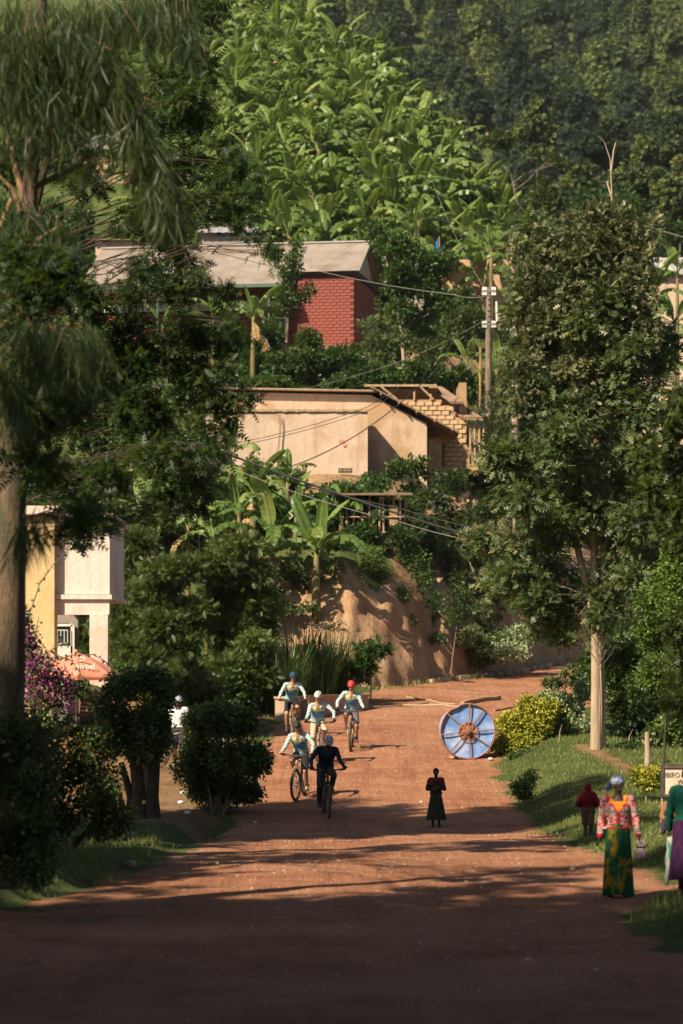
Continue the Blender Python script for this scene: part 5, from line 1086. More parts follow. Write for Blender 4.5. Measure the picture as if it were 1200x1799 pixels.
t = clipped(255, 1438, [(210, 1210, 32, 25), (260, 1200, 40, 25), (288, 1215, 24, 26), (210, 1260, 42, 35), (270, 1265, 42, 38), (190, 1300, 32, 28), (235, 1310, 45, 28), (282, 1300, 20, 25)], 'mushroom shaped clipped bush on a shade-darkened trunk further left', 102, 'hedge', 170, .085, 0)
MB().tube([(-.1, 0, -.3), (-.12, 0, .6), (-.22, 0, 1.4)], [.2, .15, .12], 12).tube([(.15, 0, -.3), (.12, .02, .5), (.22, .05, 1.5)], [.22, .16, .1], 9).tube([(-.3, .1, -.3), (-.3, .1, .5), (-.5, .1, 1.2)], [.12, .09, .06], 9).obj('stem', M['barkdark'], t)  # shade under the crown is put into the dark bark colour
# dark hedge masses in the left foreground
for i, (c, rb_, D, bl, lb) in enumerate([
    (120, 1500, 43, [(60, 1280, 50, 40), (150, 1290, 40, 26), (200, 1380, 24, 40), (205, 1440, 26, 32), (60, 1340, 60, 50), (130, 1350, 60, 45), (180, 1400, 40, 45), (100, 1430, 70, 40), (30, 1420, 50, 60), (170, 1440, 40, 30)], 'dark hedge with tiny yellow flowers in the left foreground'),
    (-30, 1520, 35, [(20, 1290, 40, 40), (60, 1300, 40, 35), (10, 1380, 50, 60), (20, 1460, 60, 50)], 'tall dark grassy bush around the foot of the big trunk'),
    (-70, 1560, 34.6, [(-10, 1330, 50, 60), (40, 1400, 45, 60), (0, 1480, 60, 50), (60, 1490, 40, 40), (20, 1290, 30, 30), (10, 1520, 60, 36)], 'dark leafy hedge in front of the foot of the big trunk'),
    (-70, 1520, 41, [(-60, 1300, 60, 60), (-70, 1420, 60, 60)], 'dark hedge running out of the frame at the left')]):
    tt = ST(c, rb_, D, bl, 'hedge', T_BROAD if i != 1 else T_BLADE, lb, 110 + i, .075 if i != 1 else .3, 230 if i != 1 else 90, 3, name='hedge_bush', cat='hedge', bark='barkdark', rt=.025, jit=2, shell=.35, **({} if i != 1 else dict(width=.06)))
    if i == 0:
        b = tt.location; tag(link('flower', foliage_mesh('flower', M['yflower'], T_SMALL, [cl(cc, r, 42.6, 25, 18, None, b) for cc, r in ((120, 1300), (150, 1310), (185, 1330), (120, 1400), (200, 1380), (170, 1300))], 6, 3, .035, 5), tt), kind='stuff')
# bougainvillea with arching sprays
def boug():
    D = 47; x = at(70, 1200, D).x; base = Vector((x, D, z1(x, D))); C = [cl(c, r, D + q, w, h, None, base) for c, r, w, h, q in [(45, 1110, 18, 30, 0), (50, 1150, 25, 30, .2), (70, 1170, 28, 22, -.1), (95, 1190, 28, 16, 0), (55, 1190, 30, 25, .2), (110, 1205, 25, 14, 0), (60, 1225, 30, 22, 0), (95, 1235, 35, 20, .2), (40, 1080, 10, 25, 0), (130, 1215, 30, 12, .3)]]
    t = tree('bougainvillea', 'purple bougainvillea climbing beside the big trunk at left', 'bougainvillea', base, [(0, 0, -.1), (0, 0, .9), (-.1, 0, 2)], [.06, .04, .02], C, dict(mat='hedge', tmpl=T_BROAD, per_m2=90, k=3, size=.08, spread=.05, shell=.5), seed=120, rl=.02)
    link('bracts', foliage_mesh('bracts', M['purple'], T_SMALL, C[:8], 130, 4, .055, 121, .05, .35), t)
    mb = MB(); lp = []; ld = []
    for ps in [[(55, 1070), (70, 1025), (95, 990), (118, 968), (138, 955)], [(100, 1160), (130, 1150), (165, 1150), (190, 1165), (208, 1182)], [(95, 1150), (125, 1160), (140, 1180), (150, 1200), (152, 1210)], [(150, 1200), (165, 1205), (175, 1215)], [(85, 1145), (110, 1130), (125, 1135)]]:
        P = [at(*q, D - .3) - base for q in ps]; mb.tube(P, [.012, .01, .008, .006, .004][:len(P)], 5)
        for i in range(len(P) - 1):
            for k in range(6): lp.append(tuple(P[i].lerp(P[i + 1], k / 6))); ld.append((random.uniform(-1, 1), random.uniform(-.5, .5), random.uniform(-1, .6)))
    link('spray', mb.mesh('spray', M['bark']), t); V, F = scat(T_BROAD, np.array(lp), np.array(ld), .075, np.random.default_rng(3)); link('spray_leaves', fast_mesh('spray_leaves', V, F, M['hedge'], tone=np.full(len(V), .5)), t)
boug()

# ================================================================== BIG FOREGROUND TREE, LEFT
def casuarina():
    D = 36; base = Vector((at(4, 1500, D).x, D, 0)); base.z = z1(base.x, D); SC_ = 45 / 32
    def P(c, r, d=0): return at(c, r, D + d) - base
    t = thing('weeping_tree', 'big drooping needled tree with a thick grey trunk at the left edge', 'tree', base)
    tp = [P(0, 1560), P(4, 1350), P(10, 1150), P(15, 950), P(28, 700), P(42, 480), P(52, 350), P(62, 200), P(72, 0), P(85, -300)]
    link('trunk', smart(MB().tube(tp, [.30, .275, .25, .22, .15, .115, .10, .09, .075, .035], 14).mesh('trunk', M['barkgrey']), 60), t)
    BR = [[P(50, 380), P(-20, 100, .3), P(60, 62, .2), (P(140, 60)), P(200, 90), P(230, 150), P(255, 230), P(290, 310), P(305, 350)],
          [P(-60, 640), P(-5, 560), P(30, 573), P(70, 582), P(110, 572), P(150, 568), P(180, 600)],
          [P(-60, 600, -.3), P(0, 640, -.3), P(25, 665, -.3), P(45, 715, -.3)],
          [P(58, 330), P(120, 300, .5), P(160, 270, .6), P(210, 235, .5)], [P(50, 400), P(20, 330), P(-10, 300)],
          [P(45, 440), P(85, 410, -.3), P(110, 395, -.3)], [P(60, 250), P(30, 120), P(10, 20)], [P(-30, 480, -.2), P(20, 350, -.2), P(70, 380, -.2)],
          [P(45, 620), P(75, 630, .3), P(90, 640, .3)], [P(-40, 200), P(10, 150), P(60, 120)]]
    mb = MB()
    for b in BR: mb.tube(b, [.048 * (1 - .75 * i / (len(b) - 1)) for i in range(len(b))], 7)
    # hanging brush curtains along the branches
    rg = np.random.default_rng(4); pos = []; dr = []; tn = []
    cur = [((-20, 60), (60, 55), 150, 260, .45), ((60, 55), (200, 90), 120, 420, .5), ((200, 90), (300, 340), 110, 420, .6), ((-20, 10), (330, 0), 90, 420, .4), ((0, 340), (110, 400), 90, 260, .35), ((30, 570), (175, 580), 110, 330, .55), ((0, 640), (48, 720), 90, 220, .6),
           ((-40, 160), (100, 140), 130, 260, .3), ((60, 200), (240, 200), 110, 260, .45), ((250, 320), (310, 380), 40, 120, .7), ((-40, 420), (60, 430), 120, 200, .3), ((0, 60), (170, 30), 100, 200, .4), ((30, 930), (75, 900), 50, 90, .45), ((160, 20), (350, 60), 60, 150, .35)]
    for (a, b, ln, n, tb) in cur:
        for i in range(int(n * .8)):
            u = rg.uniform(0, 1); c = a[0] + (b[0] - a[0]) * u; r = a[1] + (b[1] - a[1]) * u; dp = rg.normal() * .35 - (2.3 if a[1] > 500 else 0)
            p0 = P(c + rg.normal() * 8, r + rg.normal() * 8, dp); L = ln * .0072 * rg.uniform(.5, 1.15); lean = rg.normal() * .26 + .08; m_ = int(max(3, L / .18))
            pts_ = [p0 + Vector((lean * L * (q / m_) ** 1.0, rg.normal() * .01, -L * q / m_)) for q in range(m_ + 1)]
            if rg.random() < .05: mb.tube([pts_[0], pts_[m_ // 2], pts_[-1]], [.006, .005, .002], 4)
            tt_ = np.clip(tb + rg.normal() * .15, 0, 1)
            for q in range(m_): pos.append(tuple(pts_[q])); dr.append((lean + rg.normal() * .38, rg.normal() * .3, -1)); tn.append(tt_ + .1 * q / m_)
    link('branch', smart(mb.mesh('branch', M['twig']), 60), t)
    T2 = brushT(4, .17, .0085); pos = np.array(pos); dr = np.array(dr); V, F = scat(T2, pos, dr, rg.uniform(.24, .40, len(pos)), rg, .2)
    link('needles', fast_mesh('needles', V, F, M['needle'], tone=np.repeat(np.clip(tn, 0, 1), len(T2[0]))), t)
    # dead brown tassels
    cb = [cl(c, r, D - .2, 8, 20, None, base) for c, r in ((70, 190), (5, 160), (95, 150), (155, 165), (240, 260), (265, 300), (250, 170), (90, 600), (40, 700), (20, 680))]
    link('dry_tassel', foliage_mesh('dry_tassel', M['deadleaf'], T2, cb, 120, 3, .12, 6, .03, .5, 1.0), t)
casuarina()
def big_acacia():
    D = 44.0; base = Vector((-6.4, D + .5, 0)); base.z = z1(base.x, base.y)
    rg = np.random.default_rng(14); C = []
    for (c, r, w, h) in [(300, 40, 60, 45), (350, 110, 45, 55), (290, 150, 55, 50), (340, 210, 48, 45), (310, 290, 60, 45), (400, 290, 45, 32), (360, 350, 55, 32), (280, 370, 50, 38), (410, 380, 30, 22), (380, 15, 40, 20),
        (150, 320, 50, 45), (100, 470, 55, 50), (150, 520, 40, 50), (240, 480, 42, 35), (225, 540, 45, 35), (60, 550, 50, 60), (300, 500, 42, 34), (330, 570, 60, 32), (400, 520, 22, 18), (250, 620, 60, 45), (150, 640, 60, 50), (340, 640, 55, 34), (400, 610, 32, 24), (410, 700, 42, 26), (420, 560, 22, 16),
        (300, 720, 62, 40), (200, 740, 62, 50), (90, 720, 60, 55), (370, 760, 48, 30), (270, 820, 60, 38), (160, 840, 60, 45), (60, 830, 55, 50), (360, 830, 42, 26), (100, 900, 55, 34), (190, 910, 50, 26), (270, 890, 50, 24), (340, 880, 38, 20), (130, 945, 26, 14), (40, 650, 50, 50), (20, 450, 50, 60), (30, 300, 45, 55), (150, 200, 55, 50), (220, 170, 50, 50), (60, 140, 50, 50), (300, -20, 50, 25), (120, 455, 35, 26), (300, 445, 34, 26), (250, 400, 40, 30), (340, 470, 30, 24), (400, 340, 30, 18), (470, 430, 14, 22)]:
        for q in range(2): C.append(cl(c + rg.normal() * w * .38, r + rg.normal() * h * .38, (D if c > 125 or r < 400 else 34.6) + rg.normal() * .6, w * .62, h * .55, None, base))
    tr = [(0, 0, -.3), (.1, 0, 2.2), (.4, -.2, 4.5), (.9, -.4, 7), (1.5, -.4, 9.5), (2.1, -.3, 12)]
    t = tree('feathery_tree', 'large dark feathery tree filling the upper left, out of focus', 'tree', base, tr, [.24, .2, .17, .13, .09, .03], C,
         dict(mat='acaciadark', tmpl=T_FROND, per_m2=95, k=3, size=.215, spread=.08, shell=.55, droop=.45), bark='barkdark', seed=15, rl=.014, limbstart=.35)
    # brownish tips at its right side, sunlight put into their paler colour
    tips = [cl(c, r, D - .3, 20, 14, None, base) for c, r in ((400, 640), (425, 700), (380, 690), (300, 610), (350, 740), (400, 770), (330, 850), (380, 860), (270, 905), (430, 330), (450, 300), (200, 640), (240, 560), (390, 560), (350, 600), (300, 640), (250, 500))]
    link('sunlit_tone_tips', foliage_mesh('sunlit_tone_tips', M['olive'], T_FROND, tips, 60, 3, .17, 17, .05, .5, .5), t)
big_acacia()
# unseen trees; left ones cast the road's shade, right and rearmost added against skylight
rgq = np.random.default_rng(33)
Cc = [((rgq.normal() * 1.7, rgq.normal() * 1.7, 3.2 + abs(rgq.uniform(0, 1)) * 8.5), (1.5, 1.5, 1.0)) for _ in range(34)]
trk = [(0, 0, -.3), (.1, 0, 3), (0, .1, 7), (.1, 0, 11)]
off0 = tree('roadside_tree', 'tall dark roadside tree, unseen outside the picture, there for its shade', 'tree', (0, 0, 0), trk, [.25, .2, .14, .04], Cc, dict(mat='acaciadark', tmpl=T_FERN, per_m2=4.5, k=3, size=.6, spread=.2, shell=.5, droop=.2), seed=44, rl=.06, group='roadside trees shading the road')
OFF = [(-11.5, 17.5, 1.6), (-11.5, 21, (1.3, 1.3, 1.15)), (-12, 37.5, (1, 1, .85)), (-10.5, 12, 1.6), (-9, 4, 1.5), (-15.5, 16, 1.7), (-16, 7, 1.7), (-4, -7, 1.3), (3, -8, 1.3), (-12, -3, 1.5), (-10.8, 45.2, (.62, .62, 1.62)), (-12.8, 48.2, (.55, .55, 1.35)), (-14.2, 44.3, (1.05, 1.05, 1.25)), (10, -4, 1.2), (9.5, 8, 1.5), (10.5, 15, 1.5), (11.5, 22, 1.4), (0, -14, 1.5), (7, -10, 1.5), (13, 3, 1.5)]
for i, (x, y, s) in enumerate(OFF):
    o = off0 if i == 0 else copy_tree(off0); o.location = (x, y, z1(x, y)); o.rotation_euler = (0, 0, i * 1.7); o.scale = s if hasattr(s, '__len__') else (s, s, s)

# ================================================================== EUCALYPTUS FOREST
FP = []
for i in range(7):
    rgf = np.random.default_rng(400 + i); H = [13, 15, 12, 14, 16, 11, 13][i]; wd = [3.2, 2.5, 3.4, 2.8, 2.3, 3.2, 2.7][i]; C4 = []
    for k in range(15):
        u = rgf.uniform(.05, 1) if k else 1; a = rgf.uniform(0, 6.28); prof = math.sin(min(1, (1 - u) * 1.35 + .12) * math.pi * .5) if i % 3 else math.sin((.1 + .85 * (1 - u)) * math.pi) ** .6
        rr_ = wd * prof * rgf.uniform(.1, .62); q_ = wd * (.34 + .22 * prof); C4.append(((math.cos(a) * rr_, math.sin(a) * rr_, H * (.28 + .66 * u)), (q_, q_, q_ * 1.15)))
    tm_ = MB().tube([(0, 0, -1), (.1, 0, H * .5), (0, .1, H * .95)], [.2, .13, .03], 6).mesh('trunk', M['barkpale'])
    FP.append((foliage_mesh('crown', M['forest'], T_EUC3, C4, 8, 3, .46, 500 + i, .10, .3, .5, .2, 1., .4, 1.6, (H * .45, H * .8)), tm_))
rf_ = random.Random(77); nf = 0; y = 262
while y < 600:
    st = 6.5 + (y - 262) * .006; x = -.02 * y
    while x < .15 * y:
        xx = x + rf_.uniform(-1.8, 1.8); yy_ = y + rf_.uniform(-2.5, 2.5); x += st
        g = z1(xx, yy_); r = 1190 - (g + 14 - CZ) / yy_ * FPX
        cc = col_(xx, yy_)
        if r < -130 or cc < 540 or cc > 1260 or nf >= 300 or r > np.interp(cc, [540, 650, 750, 900, 1000, 1260], [0, 90, 170, 290, 330, 380]): continue
        # hidden by the banana ridge
        k = rf_.randrange(7); s = rf_.uniform(.75, 1.3); nf += 1
        t = thing('eucalyptus_tree', 'eucalyptus tree in the dark forest covering the far hillside', 'tree', (xx, yy_, g), rf_.uniform(0, 6.28), 'eucalyptus trees of the far forest'); t.scale = (s, s, s * rf_.uniform(.9, 1.15))
        link('crown', FP[k][0], t); link('trunk', FP[k][1], t)
    y += 11.5 + (y - 262) * .02
print('forest', nf, 'last y', y)
# ================================================================== PEOPLE
TMP = bpy.data.scenes.new('remesh_tmp')
def remesh(mb, name, voxel, mats, smooth=3, fac=.5):
    me0 = mb.mesh('tmp_' + name, []); o = bpy.data.objects.new('tmp_' + name, me0); TMP.collection.objects.link(o)
    m = o.modifiers.new('r', 'REMESH'); m.mode = 'VOXEL'; m.voxel_size = voxel; m.use_smooth_shade = True
    if smooth: s = o.modifiers.new('s', 'SMOOTH'); s.factor = fac; s.iterations = smooth
    TMP.view_layers[0].update(); dg = TMP.view_layers[0].depsgraph; me = bpy.data.meshes.new_from_object(o.evaluated_get(dg), depsgraph=dg); me.name = name
    bpy.data.objects.remove(o); bpy.data.meshes.remove(me0)
    if mats is M['cloth']:                           # soft folds
        V = coords(me); nn = np.empty(len(V) * 3, np.float32); me.vertices.foreach_get('normal', nn); nn = nn.reshape(-1, 3)
        V = V + nn * (.0075 * fbm(V[:, 0] * 13 + V[:, 2] * 8, V[:, 1] * 12 - V[:, 2] * 15, 61, 3))[:, None]; me.vertices.foreach_set('co', V.astype(np.float32).ravel()); me.update()
    me.materials.clear(); [me.materials.append(q) for q in (mats if isinstance(mats, (list, tuple)) else [mats])]
    return me
def coords(me): a = np.empty(len(me.vertices) * 3, np.float32); me.vertices.foreach_get('co', a); return a.reshape(-1, 3)
def paint(me, f): set_col(me, f(coords(me)))
def delete_faces(me, f):
    import bmesh
    bm = bmesh.new(); bm.from_mesh(me); dd = [q for q in bm.faces if f(q.calc_center_median())]; bmesh.ops.delete(bm, geom=dd, context='FACES'); bm.to_mesh(me); bm.free()
def fr(a, b, u): return Vector(a).lerp(Vector(b), u)
def torso_secs(J, s, inf=0, lo=0., hi=1., fem=0, lean=None):
    """elliptic sections from crotch to neck base; u in 0..1"""
    pel, che, nek = Vector(J['pel']), Vector(J['che']), Vector(J['nek']); hx = (Vector(J['hipL']) - Vector(J['hipR'])).normalized(); sx = (Vector(J['shL']) - Vector(J['shR'])).normalized()
    prof = [(0, -.10, .105, .09), (.08, -.04, .155, .115), (.2, .03, .165 + .01 * fem, .118), (.38, .13, .135 - .01 * fem, .10), (.55, .24, .142, .108), (.72, .34, .165 - .01 * fem, .118 + .012 * fem), (.85, .42, .168 - .012 * fem, .105), (.94, .475, .12, .08), (1, .51, .062, .06)]
    P = [pel, che, nek]; tot = .51; L1 = (che - pel).length; L2 = (nek - che).length; out = []
    for u, h, a, b in prof:
        if u < lo - 1e-6 or u > hi + 1e-6: continue
        t = h / tot
        if t < 0: c = pel + (pel - che).normalized() * (-h * s)
        elif t < .5: c = pel.lerp(che, t / .5)
        else: c = che.lerp(nek, (t - .5) / .5)
        ax = hx.lerp(sx, max(0, min(1, t))).normalized(); d = (che - pel).normalized() if t < .5 else (nek - che).normalized(); ay = d.cross(ax).normalized(); ax = ay.cross(d).normalized()
        out.append((c, ax, ay, a * s + inf, b * s + inf))
    return out
def hand(mb, J, sd, s, grip=None, inf=0):
    w = Vector(J['wr' + sd]); e = Vector(J['el' + sd]); d = (w - e).normalized()
    f = Vector(J['hd' + sd]).normalized() if 'hd' + sd in J else d
    body = 1 if sd == 'L' else -1; side = Vector(J.get('pn' + sd, (0, -1, 0))); side = (side - f * side.dot(f)).normalized(); nrm = f.cross(side).normalized()
    pc = w + f * .05 * s; m = Matrix((side, f, nrm)).transposed(); mb.ell(pc, (.038 * s + inf, .052 * s + inf, .017 * s + inf), m)
    curl = J.get('curl', .5)
    for i, (o, L) in enumerate(((-.029, .060), (-.010, .072), (.010, .068), (.028, .052))):
        a = w + f * (.092 * s) + side * (o * s); up = nrm * J.get('cs' + sd, 1)
        b = a + (f * math.cos(curl) + up * math.sin(curl)) * (L * .5 * s); c = b + (f * math.cos(curl * 2.3) + up * math.sin(curl * 2.3)) * (L * .5 * s)
        mb.capsule(a, .0095 * s + inf, b, .0085 * s + inf, 8).capsule(b, .0085 * s + inf, c, .007 * s + inf, 8)
    a = w + f * .025 * s - side * .03 * s; b = a + (f * .6 - side * .8).normalized() * .035 * s; c = b + (f * .9 + nrm * .4 * J.get('cs' + sd, 1)).normalized() * .03 * s
    mb.capsule(a, .012 * s + inf, b, .0105 * s + inf, 8).capsule(b, .0105 * s + inf, c, .009 * s + inf, 8)
def body_mesh(J, s, skin, fem=0, voxel=.0115, hands=True, hair=None):
    mb = MB(); mb.loft(torso_secs(J, s, 0, 0, 1, fem)); nek, hd = Vector(J['nek']), Vector(J['head']); up = (hd - nek).normalized()
    mb.capsule(nek - up * .03 * s, .056 * s, hd - up * .06 * s, .05 * s)
    fw = Vector(J['face']).normalized(); rx = fw.cross(up).normalized(); fw = up.cross(rx).normalized(); m = Matrix((rx, fw, up)).transposed()
    mb.ell(hd + up * .015 * s, (.074 * s, .092 * s, .098 * s), m); mb.ell(hd + fw * .022 * s - up * .055 * s, (.052 * s, .062 * s, .055 * s), m)
    mb.ell(hd + fw * .098 * s - up * .012 * s, (.014 * s, .018 * s, .026 * s), m, 8, 6); mb.ell(hd + fw * .078 * s - up * .05 * s, (.028 * s, .014 * s, .012 * s), m, 8, 6); mb.ell(hd + fw * .08 * s + up * .028 * s, (.05 * s, .014 * s, .01 * s), m, 8, 6)
    for q in (-1, 1): mb.ell(hd + rx * q * .076 * s - up * .0 * s, (.011 * s, .02 * s, .032 * s), m, 8, 6)
    for sd in 'LR':
        sh, el, wr, hp, kn, an = (Vector(J[k + sd]) for k in ('sh', 'el', 'wr', 'hip', 'kn', 'an'))
        mb.capsule(sh.lerp(Vector(J['nek']), .35), .055 * s, sh, .056 * s).capsule(sh, .055 * s, el, .040 * s).capsule(el, .041 * s, el.lerp(wr, .35), .040 * s).capsule(el.lerp(wr, .3), .040 * s, wr, .026 * s)
        if hands: hand(mb, J, sd, s)
        mb.capsule(hp, .088 * s, kn, .056 * s).capsule(kn, .056 * s, kn.lerp(an, .3), .057 * s).capsule(kn.lerp(an, .28), .058 * s, an, .036 * s)
        to = Vector(J['to' + sd]); fd = (to - an); mb.capsule(an + Vector((0, 0, -.025 * s)) - fd.normalized() * .03 * s, .036 * s, to, .026 * s)
    me = remesh(mb, 'body', voxel, skin, 2); return me, m, fw, rx, up
def face_parts(t, J, s, m, fw, rx, up, glasses=False, lips=(.25, .10, .08)):
    hd = Vector(J['head'])
    if glasses: MB().ell(hd + fw * .088 * s + up * .012 * s, (.062 * s, .022 * s, .02 * s), m, 12, 8).obj('sunglasses', M['glass'], t, True)
    else:
        for q in (-1, 1): MB().ell(hd + fw * .088 * s + rx * q * .03 * s + up * .01 * s, (.011 * s, .008 * s, .007 * s), m, 8, 6).obj('eye', M['black'], t, True)
    MB().ell(hd + fw * .088 * s - up * .05 * s, (.022 * s, .009 * s, .007 * s), m, 10, 6).obj('mouth', M['cloth'], t, True, lips)
def sleeve(mb, J, s, sd, inf, upto=1.0, sh0=.35):
    sh, el, wr = (Vector(J[k + sd]) for k in ('sh', 'el', 'wr'))
    mb.capsule(sh.lerp(Vector(J['nek']), sh0), .055 * s + inf, sh, .058 * s + inf); 
    if upto >= .5:
        mb.capsule(sh, .056 * s + inf, el, .043 * s + inf); mb.capsule(el, .043 * s + inf, el.lerp(wr, (upto - .5) * 2), (.043 - .012 * (upto - .5) * 2) * s + inf)
    else: mb.capsule(sh, .056 * s + inf, sh.lerp(el, upto * 2), .05 * s + inf * 1.3)
def trouser(mb, J, s, sd, inf, upto):
    hp, kn, an = (Vector(J[k + sd]) for k in ('hip', 'kn', 'an'))
    if upto <= .5: mb.capsule(hp, .092 * s + inf, hp.lerp(kn, upto * 2), (.092 - .03 * upto * 2) * s + inf * 1.5)
    else: mb.capsule(hp, .092 * s + inf, kn, .06 * s + inf); mb.capsule(kn, .06 * s + inf, kn.lerp(an, (upto - .5) * 2), .05 * s + inf)
def helmet(t, J, s, m, c1, c2, c3=None):
    hd = Vector(J['head']); V = []; F = []; col = []; n, h = 36, 18
    for i in range(h + 1):
        th = (math.pi * .60) * i / h
        for k in range(n):
            a = 2 * math.pi * k / n; x, y, z = math.sin(th) * math.cos(a), math.sin(th) * math.sin(a), math.cos(th)
            lat = abs(math.sin(math.atan2(x, max(z, .01) + .25) * 5.0)); slot = (z > -.02) and (i < h - 2) and (lat > .70) and (abs(y) < .82) and abs(((y * 1.6 + .2) % 1.0) - .5) < .36
            lipp = .93 if i >= h - 1 else 1
            r = (.88 if slot else 1.0) * lipp; fr_ = 1.08 if y > 0 else 1.12
            V.append(hd + m @ Vector((x * .094 * s * r, y * .118 * s * r * fr_ * .93, (z * .103 * r + .035) * s))); col.append(c2 if slot else (c3 if (c3 and i > h - 5) else c1))
    for i in range(h):
        for k in range(n): F.append((i * n + k, (i + 1) * n + k, (i + 1) * n + (k + 1) % n, i * n + (k + 1) % n))
    mb = MB().add(V, F); me = mb.mesh('helmet', M['smooth'], True); set_col(me, np.array(col)); link('helmet', me, t)
    st = MB(); 
    for q in (-1, 1): st.tube([hd + m @ Vector((q * .08 * s, .03 * s, .0)), hd + m @ Vector((q * .066 * s, .05 * s, -.06 * s)), hd + m @ Vector((0, .06 * s, -.105 * s))], .005, 5)
    st.obj('strap', M['black'], t)
def shoe(t, J, s, sd, mat='black', col=None):
    an = Vector(J['an' + sd]); to = Vector(J['to' + sd]); fd = (to - an).normalized(); mb = MB()
    mb.capsule(an - fd * .035 * s + Vector((0, 0, -.03 * s)), .044 * s, to + Vector((0, 0, 0)), .036 * s).capsule(an, .043 * s, an + Vector((0, 0, .02 * s)), .043 * s)
    sh = mb.obj('shoe', M[mat], t, True, col); MB().capsule(an - fd * .04 * s + Vector((0, 0, -.062 * s)), .028 * s, to + Vector((0, 0, -.022 * s)), .026 * s).obj('sole', M['white'] if mat == 'cloth' else M['black'], sh, True)

# ---------------------------------------------------------------- bicycles
def wheel(parent, name, loc, rz=0, pale=False):
    w = bpy.data.objects.new(name, None); COL.objects.link(w); w.parent = parent; w.location = loc; w.rotation_euler = (0, 0, rz); w.empty_display_size = .1
    if 'tyre' not in wheel.c:
        V = []; F = []; n, k = 56, 10
        for i in range(n):
            a = 2 * math.pi * i / n
            for j in range(k):
                b = 2 * math.pi * j / k; kn = .004 * ((i + (j % 2)) % 2) if math.cos(b) > .3 else 0; r = .338 + (.029 + kn) * math.cos(b); V.append((.031 * math.sin(b), r * math.cos(a), r * math.sin(a)))
        for i in range(n):
            for j in range(k): F.append((i * k + j, i * k + (j + 1) % k, ((i + 1) % n) * k + (j + 1) % k, ((i + 1) % n) * k + j))
        wheel.c['tyre'] = MB().add(V, F).mesh('tyre', M['tyre'])
        wheel.c['rim'] = MB().tube([(0, .304 * math.cos(a * math.pi / 20), .304 * math.sin(a * math.pi / 20)) for a in range(41)], .012, 6, False).mesh('rim', M['bikedark'])
        sp = MB()
        for i in range(28):
            a = i * 2 * math.pi / 28; q = .028 * (1 if i % 2 else -1); sp.tube([(q, .02 * math.cos(a + 1), .02 * math.sin(a + 1)), (0, .3 * math.cos(a), .3 * math.sin(a))], .0018, 3)
        wheel.c['spokes'] = sp.mesh('spokes', M['steel']); wheel.c['hub'] = MB().tube([(-.05, 0, 0), (.05, 0, 0)], [.024, .024], 10).mesh('hub', M['steel'])
        dm = MB().tube([(.035, .08 * math.cos(a * math.pi / 12), .08 * math.sin(a * math.pi / 12)) for a in range(25)], .008, 4, False); wheel.c['brake_disc'] = dm.mesh('brake_disc', M['steel'])
    for k_ in ('tyre', 'rim', 'spokes', 'hub', 'brake_disc'): link(k_, wheel.c[k_], w)
    return w
wheel.c = {}
